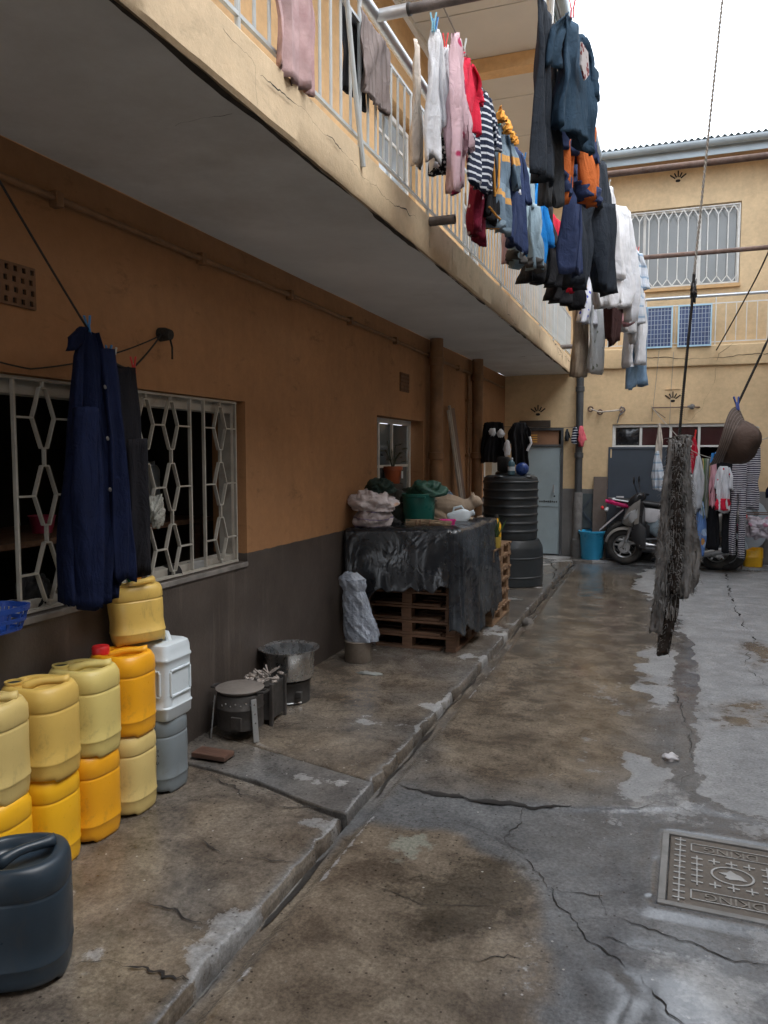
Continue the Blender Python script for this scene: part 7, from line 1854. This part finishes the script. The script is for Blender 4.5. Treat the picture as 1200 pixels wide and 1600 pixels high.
# ---- the navy coat under the balcony
CX = -2.17
cord('dark cord running from above down to the navy coat and the hook in the wall', [(-2.05, 1.75, 2.76), (-2.165, 2.50, 2.115), (-2.21, 2.68, 2.02), (-2.27, 2.90, 2.0), (XW + 0.02, 3.34, 2.235)], 0.0045, CORDB, 0.01)
cord('second dark cord sagging behind the navy coat along the top of the grilled window', [(-2.42, 1.8, 2.10), (-2.41, 2.45, 1.96), (XW + 0.02, 3.33, 2.22)], 0.0035, CORDB, 0.03)
t = thing('wall_hook', 'black rag-wrapped hook stub poking out of the ochre wall above the grilled window', 'hook', (XW, 3.345, 2.225))
MB().tube([(XW - 0.005, 3.345, 2.225), (XW + 0.03, 3.345, 2.225), (XW + 0.065, 3.345, 2.22)], [0.036, 0.034, 0.026], 12).build('stub', CORDB, t, world=True, smooth=True)
MB().tube([(XW + 0.06, 3.345, 2.20), (XW + 0.064, 3.355, 2.16), (XW + 0.06, 3.36, 2.10)], 0.005, 6).build('tail', CORDB, t, world=True, smooth=True)
mb = MB()
strip(mb, [(0, 0, -0.02, .05, 0, .018), (.10, -.10, -0.03, .085, 0, .04), (.35, -.38, -0.04, .12, 0.0, .06), (.7, -.75, -0.045, .15, 0.0, .075), (1, -1.06, -0.05, .165, 0.0, .08)], 501, 4.2, .032, 64, 40, 0.03)
strip(mb, [(0, -.06, .06, .05, 0.02, .02), (.4, -.40, .08, .06, 0.05, .035), (1, -.98, .10, .075, 0.06, .05)], 502, 2.2, .022, 30, 26, 0.03)
strip(mb, [(0, -.30, -.10, .06, 0.06, .03), (.5, -.62, -.12, .075, 0.075, .03), (1, -1.07, -.10, .06, 0.06, .03)], 503, 1.8, .018, 24, 20, 0.03)
coat = tag(mb.build('coat', CL['coat_navy'], smooth=True, sharp=180, loc=(CX, 2.525, 2.10)), 'long navy work coat hanging in front of the grilled window', 'coat')
coat.rotation_euler = (0, 0, RAD(-12)); coat.scale = (0.9, 0.74, 1)
q = MB(); strip(q, [(0, 0.015, -.06, .03, 0.02, .012), (.5, -.03, -.10, .055, 0.02, .02), (1, -.075, -.15, .03, 0.03, .014)], 504, 1.5, .008, 20, 8, 0.01)
q.build('collar', CL['coat_navy'], coat, smooth=True, sharp=180)
for k in range(3): MB().lathe([(0.009, 0), (0.009, 0.004), (0.005, 0.005)], 12).xf(Matrix.Translation((0.115 + 0.012 * k, -0.03 - 0.004 * k, -0.22 - 0.2 * k)) @ Matrix.Rotation(RAD(75), 4, 'Y')).build('button', SOOT, coat, smooth=True)
garment('trousers', 'charcoal trousers hanging behind the navy coat at the grilled window', 'trousers', -2.25, 2.80, 2.00, 1.08, .115, .05, CL['coat_charcoal'], 'trousers', 510, None, 0.016, rz=-0.15)
peg('blue peg holding the collar of the navy coat', (-2.165, 2.505, 2.125), PEGB, 0.2)
peg('light blue peg holding the shoulder of the navy coat', (-2.205, 2.665, 2.035), PEGB, -0.3)
peg('cream peg next to the light blue peg on the coat line', (-2.215, 2.71, 2.03), PEGW, -0.15)
peg('red peg holding the charcoal trousers', (-2.26, 2.90, 2.015), PEGR, 0.1)
peg('blue peg holding the plain white shirt at the top of the balcony-side line', (-1.16, 3.88, 3.775), pm('peg_pale_blue', (0.2, 0.5, 0.65), 0.1, 5, 0.4, bmp=0), 0, 1.2)

# ---- things in the grilled window
t = thing('plastic_basket', 'blue slotted plastic basket on the sill of the grilled window at the left edge', 'basket', (XW + 0.07, 2.185, W1[2] - 0.005))
mb = MB()
for z0, z1, s in ((0.0, 0.012, .8), (0.035, 0.05, .93), (0.075, 0.095, 1.04)):
    mb.loft([[(x * s * k_, y * s * k_, z) for x, y in se(0.085, 0.12, 4, 28)] for z, k_ in ((z0, 1), (z1, 1.02), (z1, .95), (z0, .93))] , False, False)
for k in range(26):
    x, y = se(0.085, 0.12, 4, 26)[k]; mb.bar((x * .78, y * .78, 0.005), (x * 1.0, y * 1.0, 0.085), 0.012, 0.004)
mb.build('body', pm('royal_blue_plastic', (0.012, 0.05, 0.26), 0.15, 5, 0.35, bmp=0), t)
MB().loft([[(x * .78, y * .78, z) for x, y in se(0.085, 0.12, 4, 28)] for z in (0.0, 0.004)]).build('base', pm('royal_blue_plastic'), t)
lump('plastic_bag', 'crumpled clear white plastic bag caught in the window grille right of the coat', 'bag', (XW - 0.02, 3.30, 1.33), (0.035, 0.065, 0.075), pm('white_film', (0.36, 0.37, 0.34), 0.3, 12, 0.25, bmp=0.8, bsc=20, bdist=0.02), 601, 0.5, flat=False)
for k, (y, lab, mt, r_) in enumerate(((3.36, 'black shoe standing on the window sill under the white bag', SOOT, (0.045, 0.12, 0.05)), (3.55, 'black rubber shoe leaning on the grille beside the paper packet', SEATM, (0.045, 0.10, 0.06)), (3.22, 'dark brown shoe on the sill beside the green scrap', pm('brown_leather', (0.05, 0.03, 0.025), 0.3, 9, 0.6), (0.04, 0.09, 0.045)))):
    mb = MB().loft([[(x * r_[0], (yy - 0.5) * 2 * r_[1], z) for x, z in ([(math.cos(a) * (1 - 0.25 * yy), max(0, math.sin(a)) * r_[2] * (1.4 - 1.0 * yy if yy > .4 else 1.0) + (0.012 if math.sin(a) < 0 else 0.012)) for a in np.linspace(0, 2 * math.pi, 16, endpoint=False)])] for yy in (0, .08, .3, .6, .85, .98)])
    o = tag(mb.build('shoe', mt, smooth=True, loc=(XW - 0.13, y, W1[2])), lab, 'shoe', 'shoes on the window sill'); o.rotation_euler = (0, 0, RAD(30 + 25 * k))
lump('plastic_scrap', 'green and orange wrapper tucked beside the shoes on the window sill', 'wrapper', (XW - 0.05, 3.16, W1[2] + 0.002), (0.025, 0.035, 0.07), spots('green_wrapper', (0.02, 0.16, 0.08), (0.45, 0.18, 0.03), 18, 0.35), 605, 0.4)
tag(MB().span((XW - 0.10, 3.68, W1[2]), (XW - 0.06, 3.80, W1[2] + 0.055)).build('paper_packet', pm('dusty_paper', (0.32, 0.33, 0.33)), bevel=0.004), 'small pale paper packet standing on the window sill', 'packet')
lump('cloth_bundle', 'black bundle stuffed in the lower corner of the grilled window near the basket', 'cloth', (XW - 0.13, 2.58, W1[2]), (0.06, 0.09, 0.10), pm('black_cloth'), 606, 0.3)
# dim household things on a table inside the room
t = thing('table', 'table with plastic cans in the dark room behind the grille', 'table', (-3.3, 3.6, 0.06))
MB().span((-0.35, -1.1, 1.10), (0.35, 1.0, 1.13)).build('tabletop', PW1, t)
for x in (-0.3, 0.3):
    for y in (-1.0, 0.9): MB().span((x - .02, y - .02, 0), (x + .02, y + .02, 1.10)).build('leg', PW1, t)
jerrycan('white jerrycan dimly visible through the grille on the table inside', (-3.15, 3.62, 1.19), 0.4, WHITEP, group=None, seed=31)
jerrycan('bluish jerrycan dimly visible inside behind the right bars of the grille', (-3.15, 4.05, 1.19), 0.2, GREYP, group=None, seed=32)
tag(MB().lathe([(0.05, 0), (0.07, 0.09), (0.075, 0.095), (0.068, 0.09), (0.05, 0.01), (0, 0.008)], 20).build('basin', pm('dull_red_plastic', (0.35, 0.03, 0.08)), smooth=True, loc=(-3.2, 3.30, 1.19)), 'small pink basin dimly visible in the dark room behind the grille', 'basin')

# ---- cloths by the corner: black jacket over the tank, little cloths on the pipe
cord('dark cord strung from the ochre wall to the black corner pipe', [(XW, 9.95, 2.02), (-1.9, 10.3, 1.985), (-1.30, YB - 0.13, 2.03)], 0.004, CORDB, 0.02)
mb = garment('x', 'x', 'x', 0, 0, 2.0, 1.46, .13, .05, None, 'long', 701, build=False)
jk = tag(mb.build('jacket', CL['black_cotton'], smooth=True, sharp=180, loc=(-2.12, 9.86, 2.03)), 'black jacket with white patches hanging above the ribbed tank', 'jacket'); jk.rotation_euler = (0, 0, RAD(-70))
for k, (p, r_) in enumerate((((0.06, -.02, -.13), (0.02, 0.05, 0.05)), ((0.06, .09, -.14), (0.02, 0.055, 0.055)), ((0.07, .17, -.33), (0.02, 0.04, 0.09)))):
    MB().blob(p, r_, 14, 9, 0.35, 700 + k).build('patch', CL['white_cotton'], jk, smooth=True)
jk2 = garment('shirt', 'second black garment with white trim beside the jacket above the tank', 'shirt', -1.80, 9.95, 2.02, 1.50, .12, .05, CL['black_cotton'], 'shirt', 705, None, rz=RAD(-70))
MB().tube([(0.07, .12, -.18), (0.08, .14, -.26), (0.07, .09, -.36)], 0.016, 8).build('trim', CL['white_cotton'], jk2, smooth=True)
garment('cloth', 'small coral pink cloth tied to the black corner pipe', 'cloth', -1.235, YB - 0.20, 2.04, 1.76, .035, .03, cm('coral', (0.60, 0.12, 0.15)), 'bunch', 711, None)
garment('cloth', 'small white and navy cloth next to the coral one on the corner pipe', 'cloth', -1.33, YB - 0.19, 2.03, 1.80, .035, .03, CL['stripe'], 'bunch', 712, None)
garment('cloth', 'small dark cloth hanging right of the grey door', 'cloth', -1.47, YB - 0.06, 2.0, 1.83, .04, .02, CL['charcoal'], 'bunch', 713, None)

# ---- the mop rag on its rope
mtop = Vector((0.04, 3.50, 1.69))
cord('white twisted rope hanging from the nearest crossbar pipe down to the black knot', [(0.185, PY[0] - 0.03, 3.80), (0.135, 3.66, 3.1), (0.083, 3.55, 2.37)], 0.0046, CORD, 0, 'rope', True)
cord('black rope continuing from the knot down to the shaggy grey mop', [(0.083, 3.55, 2.37), (0.078, 3.545, 2.25), (0.058, 3.515, 1.95), (0.04, 3.50, 1.655)], 0.0052, CORDB, 0, 'rope', True)
lump('rope_knot', 'black plastic knot joining the white and black ropes', 'knot', (0.083, 3.55, 2.30), (0.014, 0.014, 0.040), BPL, 801, 0.6, flat=False, n=20, m=14)
t = thing('mop', 'shaggy wet grey mop rag hanging from the black rope in front of the scooters', 'mop', tuple(mtop))
def rag(seed, x0, x1_, y, top, L, w0, w1_, th, mt, wob):
    """a ragged hanging strip: width wanders, foot is torn"""
    q = MB(); rows = []
    for k in range(15):
        u = k / 14
        rows.append((u, top - L * u, y + wob * n1(u * 3.3, seed + 2), lerp(w0, w1_, u) * (1 + 0.35 * n1(u * 6, seed + 3)) * (0.35 + 0.65 * min(1, u * 6)), lerp(x0, x1_, u) + wob * n1(u * 2.7, seed + 1), th * (0.8 + 0.4 * n1(u * 5, seed + 4))))
    strip(q, rows, seed, 2.6, 0.018, 34, 60, 0.10)
    q.v = [(a + 0.0028 * n1(c * 40 + b * 60, seed + 7), b + 0.003 * n1(c * 40 + a * 60, seed + 8), c + 0.004 * n1(a * 90 + b * 70, seed + 9)) for a, b, c in q.v]
    HAIRS.append(([Vector(p) for p in q.v], Vector(((x0 + x1_) / 2, y, 0)), mt))
    return q.build('rag', mt, t, smooth=True, sharp=180)


HAIRS = []


rag(811, -0.012, -0.022, 0.0, 0.0, 0.86, .024, .034, .022, CL['mop_dark'], .012)
rag(812, 0.014, 0.040, 0.005, 0.01, 0.63, .022, .034, .020, CL['mop_grey'], .006)
rag(813, -0.020, -0.058, -0.01, -.01, 0.74, .014, .022, .013, CL['mop_grey'], .010)
rag(814, 0.002, 0.006, -0.035, -.03, 0.56, .018, .026, .014, CL['mop_dark'], .014)
rag(815, 0.020, 0.062, 0.0, 0.005, 0.60, .010, .018, .012, CL['mop_grey'], .005)
mb = MB()
for k in range(1500):                                       # chenille pile and loose loops all over the rags
    a = rnd.uniform(0, 6.28); z0 = -0.02 - 0.72 * rnd.random() ** 1.1; u = -z0 / 0.72
    cx = lerp(0.0, -0.012, u); wx = lerp(0.022, 0.062, min(1, u * 1.5)) if u < .82 else 0.040
    if u > .82: cx = -0.035
    x, y = cx + wx * math.cos(a) * rnd.uniform(.75, 1.08), (0.026 + .012 * u) * math.sin(a) * rnd.uniform(.8, 1.15) - 0.008
    L = rnd.uniform(0.012, 0.06); dx = rnd.uniform(-.012, .012); dy = rnd.uniform(-.012, .008)
    mb.tube([(x, y, z0), (x + dx, y + dy, z0 - L * .4), (x + dx * .6, y + dy * 1.3, z0 - L)], 0.0019, 3)
struct(mb.build('fringe', CL['mop_grey'], t), 'stuff')
for vs_, c_, mt_ in HAIRS:                                  # fuzz standing off the wet chenille
    mb = MB()
    for k in range(1100):
        p = rnd.choice(vs_); d = Vector((p.x - c_.x, p.y - c_.y, 0))
        d = (d.normalized() if d.length > 1e-4 else Vector((1, 0, 0))) + Vector((rnd.uniform(-.7, .7), rnd.uniform(-.7, .7), rnd.uniform(-.6, .3)))
        L = rnd.uniform(0.004, 0.016)
        mb.tube([p - d * 0.002, p + d * L * .6, p + d * L + Vector((0, 0, -L * .7))], [0.0012, 0.001, 0.0005], 3, False)
    struct(mb.build('fuzz', CL['mop_grey'], t), 'stuff')
mb = MB()
for k in range(26): mb.tube([(-0.03 + rnd.uniform(-.03, .03), rnd.uniform(-.02, .02), -0.78), (-0.03 + rnd.uniform(-.03, .03), rnd.uniform(-.03, .03), -0.83), (-0.03 + rnd.uniform(-.035, .035), rnd.uniform(-.03, .03), -0.86 - rnd.uniform(.0, .05))], 0.0017, 3)
struct(mb.build('loose_thread', CL['mop_dark'], t), 'stuff')

# ---- bucket hat on its line
hc = Vector((0.258, 3.5, 1.672))
t = thing('bucket_hat', 'brown bucket hat with stitched brim hanging by its edge from a black line', 'hat', tuple(hc))
ax = Vector((0.90, -0.20, -0.38)).normalized()
mx = ax.to_track_quat('Z', 'Y').to_matrix().to_4x4() @ Matrix.Diagonal((0.93, 0.93, 0.80, 1))
HB = cm('hat_brim', (0.15, 0.12, 0.108)); 
crown = MB(); rings = []
for r, z in ((0.098, 0.0), (0.097, 0.02), (0.092, 0.05), (0.084, 0.082), (0.074, 0.098), (0.05, 0.108), (0.02, 0.112)):
    rings.append([(r * (1 + 0.09 * n1(1.5 * math.cos(a) + z * 15, 5) + 0.05 * n1(3 * math.sin(a) + z * 22, 6)) * math.cos(a), r * (1 + 0.09 * n1(1.5 * math.cos(a) + z * 15, 5) + 0.05 * n1(3 * math.sin(a) + z * 22, 6)) * math.sin(a), z + 0.012 * n1(2 * math.cos(a) + 4 * z, 8)) for a in np.linspace(0, 2 * math.pi, 40, endpoint=False)])
crown.loft(rings, False, True).xf(mx).build('crown', CL['hat_brown'], t, smooth=True, sharp=180).modifiers.new('s', 'SOLIDIFY').thickness = 0.002
brim = MB(); rings = []
for r, z in ((0.098, 0.0), (0.112, -0.014), (0.128, -0.032), (0.145, -0.050), (0.147, -0.052), (0.144, -0.055), (0.127, -0.037), (0.110, -0.018), (0.095, -0.003)):
    rings.append([(r * math.cos(a), r * math.sin(a) * 0.96, z + 0.016 * math.sin(2 * a + 0.7) * (r - 0.09) / 0.05) for a in np.linspace(0, 2 * math.pi, 48, endpoint=False)])
brim.loft(rings, False, False).xf(mx)
hp = hc + Vector(max(brim.v, key=lambda p: p[2]))
brim.build('brim', HB, t, smooth=True, sharp=60)
q = MB()
for r, z in ((0.108, -0.0095), (0.117, -0.0195), (0.126, -0.030), (0.135, -0.040), (0.143, -0.049)):
    q.tube([(r * math.cos(a), r * math.sin(a) * 0.96, z + 0.016 * math.sin(2 * a + 0.7) * (r - 0.09) / 0.05 + 0.001) for a in np.linspace(0, 2 * math.pi, 60)], 0.0014, 4)
q.xf(mx).build('stitching', pm('stitch_thread', (0.24, 0.20, 0.18)), t)
MB().lathe([(0.004, 0), (0.009, 0.001), (0.009, 0.004), (0.004, 0.005)], 12).xf(mx @ Matrix.Translation((0.0, 0.088, 0.07)) @ Matrix.Rotation(RAD(-80), 4, 'X')).build('eyelet', GALV, t)
cord('black line slanting from the nearest pipe down to the bucket hat', [(1.05, PY[0], 3.80), tuple(hp + Vector((0.085, 0.03, 0.21))), tuple(hp + Vector((0, 0, 0.004)))], 0.0045, CORDB, 0, 'rope', True)
peg('dark blue peg clipping the bucket hat to its line', tuple(hp + Vector((0.0, -0.006, 0.012))), pm('peg_navy', (0.02, 0.05, 0.25), 0.1, 5, 0.4, bmp=0), -0.4, 0.8)

# ---- laundry in front of the scooters
BY = 11.0


def bpx(lab, nm, cat, x0, x1_, zt, zb, mt, kind, dy=0.0, seed=1, th=None):
    """garment hung across, facing the camera"""
    hw = (x1_ - x0) / 2
    return garment(nm, lab, cat, (x0 + x1_) / 2, BY + dy, zt, zb, hw, th or 0.05, CL[mt] if isinstance(mt, str) else mt, kind, seed, 'laundry in front of the scooters', 0.022, rz=RAD(90), folds=2.6)


cord('cord strung across in front of the far window carrying laundry', [(-0.25, YB - 0.02, 2.32), (0.30, BY, 1.66), (0.62, BY, 1.56), (0.80, BY, 1.70), (1.9, BY + 0.1, 2.1)], 0.005, CORD, 0.02)
bpx('pink sock-like cloth at the left of the far laundry', 'cloth', 'cloth', 0.20, 0.29, 1.72, 1.33, 'pink_cotton', 'bunch', 0.02, 901, .03)
bpx('red cloth hanging above the far laundry', 'cloth', 'cloth', 0.28, 0.37, 1.85, 1.38, 'red_cotton', 'bunch', 0.06, 902, .03)
bpx('grey and white shirt hanging beside the mop', 'shirt', 'shirt', 0.30, 0.46, 1.60, 0.92, 'grey_white', 'bunch', -0.05, 903)
bpx('olive green striped scarf in the far laundry', 'scarf', 'scarf', 0.40, 0.52, 1.56, 0.80, 'greens', 'towel', 0.0, 904)
bpx('white and pale pink cloth between the scarf and the black trousers', 'cloth', 'cloth', 0.52, 0.60, 1.56, 0.95, 'pink_cotton', 'towel', 0.03, 905, .03)
bpx('black trousers hanging beneath the red and white baby top', 'trousers', 'trousers', 0.50, 0.86, 1.60, 0.36, 'black_cotton', 'trousers', 0.08, 906)
bt = bpx('white and red baby top with a bow print', 'top', 'shirt', 0.60, 0.78, 1.46, 0.90, spots('bow_print', (0.60, 0.60, 0.63), (0.42, 0.02, 0.04), 11, 0.16), 'shirt', -0.06, 907)
q = MB(); strip(q, [(0, -.42, 0, .087, 0, .055), (1, -.56, 0, .092, 0, .058)], 917, 2.6, .02, 26, 5, 0.02); q.build('hem_band', CL['red_cotton'], bt, smooth=True, sharp=180)
bpx('blue and pale blue cloth hanging low beside the mop', 'cloth', 'cloth', 0.36, 0.50, 1.0, 0.30, spots('blue_orange_print', (0.12, 0.22, 0.45), (0.5, 0.25, 0.08), 7, 0.35, (0.35, 0.45, 0.6)), 'bunch', -0.02, 908)
bpx('narrow black and white woven trousers hanging to the ground', 'trousers', 'trousers', 0.78, 0.96, 1.62, 0.30, 'bw', 'trousers', -0.04, 909, .05)
bpx('wide black and white patterned wrap behind the hat', 'wrap', 'cloth', 0.90, 1.12, 1.75, 0.95, 'bw', 'towel', 0.06, 910)
bpx('pale blue cloth hanging left of the mop', 'cloth', 'cloth', -0.20, -0.05, 1.66, 1.18, 'check', 'bunch', -0.1, 911)
for k, (x, z, mt, lab) in enumerate(((0.60, 1.58, PEGB, 'blue peg on the far laundry cord, lowest one'), (0.68, 1.62, PEGG, 'teal peg on the far laundry cord near the hat'), (0.80, 1.90, PEGB, 'blue peg sticking up on the far cord left of the hat'), (0.33, 1.87, PEGR, 'red peg on the far cord above the red cloth'), (0.54, 1.565, PEGB, 'blue peg on the far cord above the scarf'))):
    peg(lab, (x, BY - 0.03, z), mt, 0.1 * (k - 2), 1.7, 0.5 * k)
garment('cloth', 'dark navy cloth at the right picture edge', 'cloth', 0.60, 4.6, 1.85, 1.42, .03, .07, CL['coat_navy'], 'towel', 921, None)
pc = lump('cloth_bundle', 'crumpled white and pink cloth thrown over the table frame', 'cloth', (1.22, 11.66, 0.60), (0.22, 0.12, 0.13), spots('white_pink_print', (0.58, 0.52, 0.57), (0.50, 0.24, 0.32), 6, 0.3, (0.58, 0.52, 0.57)), 931, 0.55, flat=False)
bpx('strands of pale knotted cord hanging by the far window left of the mop', 'cord_bundle', 'cord', -0.17, -0.07, 2.05, 1.45, 'cream_cotton', 'bunch', 0.6, 922, .03)

# ---- wires and brackets on the far wall
cord('black cable hanging over the furthest pipe down to the crack in the ledge', [(1.02, 8.6, 4.35), (0.955, 9.06, 3.92), (0.958, 9.12, 3.80), (0.86, 9.7, 3.55), (0.61, YB - 0.09, 3.10)], 0.009, CORDB, 0.01, 'cable')
cord('thin grey wire hanging down the far wall beside the mop rope', [(-0.16, YB - 0.07, 3.15), (-0.20, YB - 0.06, 2.6), (-0.24, YB - 0.04, 2.1)], 0.004, CORD, 0, 'wire')
cord('second thin wire hanging over the fan-shaped vent of the far wall', [(0.04, YB - 0.07, 3.1), (0.02, YB - 0.05, 2.6), (0.01, YB - 0.04, 2.05)], 0.004, CORD, 0, 'wire')
t = thing('wall_bracket', 'rusty rod bracket on the far wall under the fan-shaped vent', 'bracket', (0.07, YB, 2.30))
MB().tube([(-0.24, YB - 0.06, 2.30), (0.32, YB - 0.06, 2.30), (0.42, YB + 0.01, 2.30)], 0.010, 6).build('rod', RUST, t, world=True)
MB().tube([(-0.22, YB + 0.01, 2.30), (-0.23, YB - 0.06, 2.30)], 0.010, 6).tube([(-0.22, YB - 0.05, 2.28), (-0.05, YB - 0.02, 2.15)], 0.006, 6).build('stay', RUST, t, world=True)
MB().blob((0.30, YB - 0.06, 2.30), (0.045, 0.03, 0.035), 12, 8, 0.5, 6).build('rag', CL['mop_grey'], t, world=True, smooth=True)
t = thing('wall_bracket', 'bracket with pale rag-wrapped rod on the far wall right of the black corner pipe', 'bracket', (-0.9, YB, 2.28))
MB().tube([(-1.12, YB - 0.05, 2.30), (-0.98, YB - 0.07, 2.25), (-0.80, YB - 0.07, 2.265), (-0.66, YB - 0.04, 2.28)], 0.012, 8).build('rod', CL['cream_cotton'], t, world=True, smooth=True)
for x, z in ((-1.12, 2.30), (-0.98, 2.25), (-0.66, 2.28)):
    q = MB(); torus(q, (0, 0, 0), 0.035, 0.011, 16, 6); q.xf(Matrix.Translation((x, YB - 0.05, z))).build('ring', RUST, t, world=True, smooth=True)
MB().tube([(-0.66, YB - 0.04, 2.28), (-0.70, YB - 0.05, 2.20), (-0.73, YB - 0.04, 2.08)], 0.008, 6).tube([(-0.68, YB - 0.05, 2.33), (-0.62, YB - 0.05, 2.27), (-0.69, YB - 0.05, 2.20)], 0.012, 6).build('rag', CL['mop_grey'], t, world=True, smooth=True)

for o in bpy.data.objects:
    if '_o' in o: del o['_o']
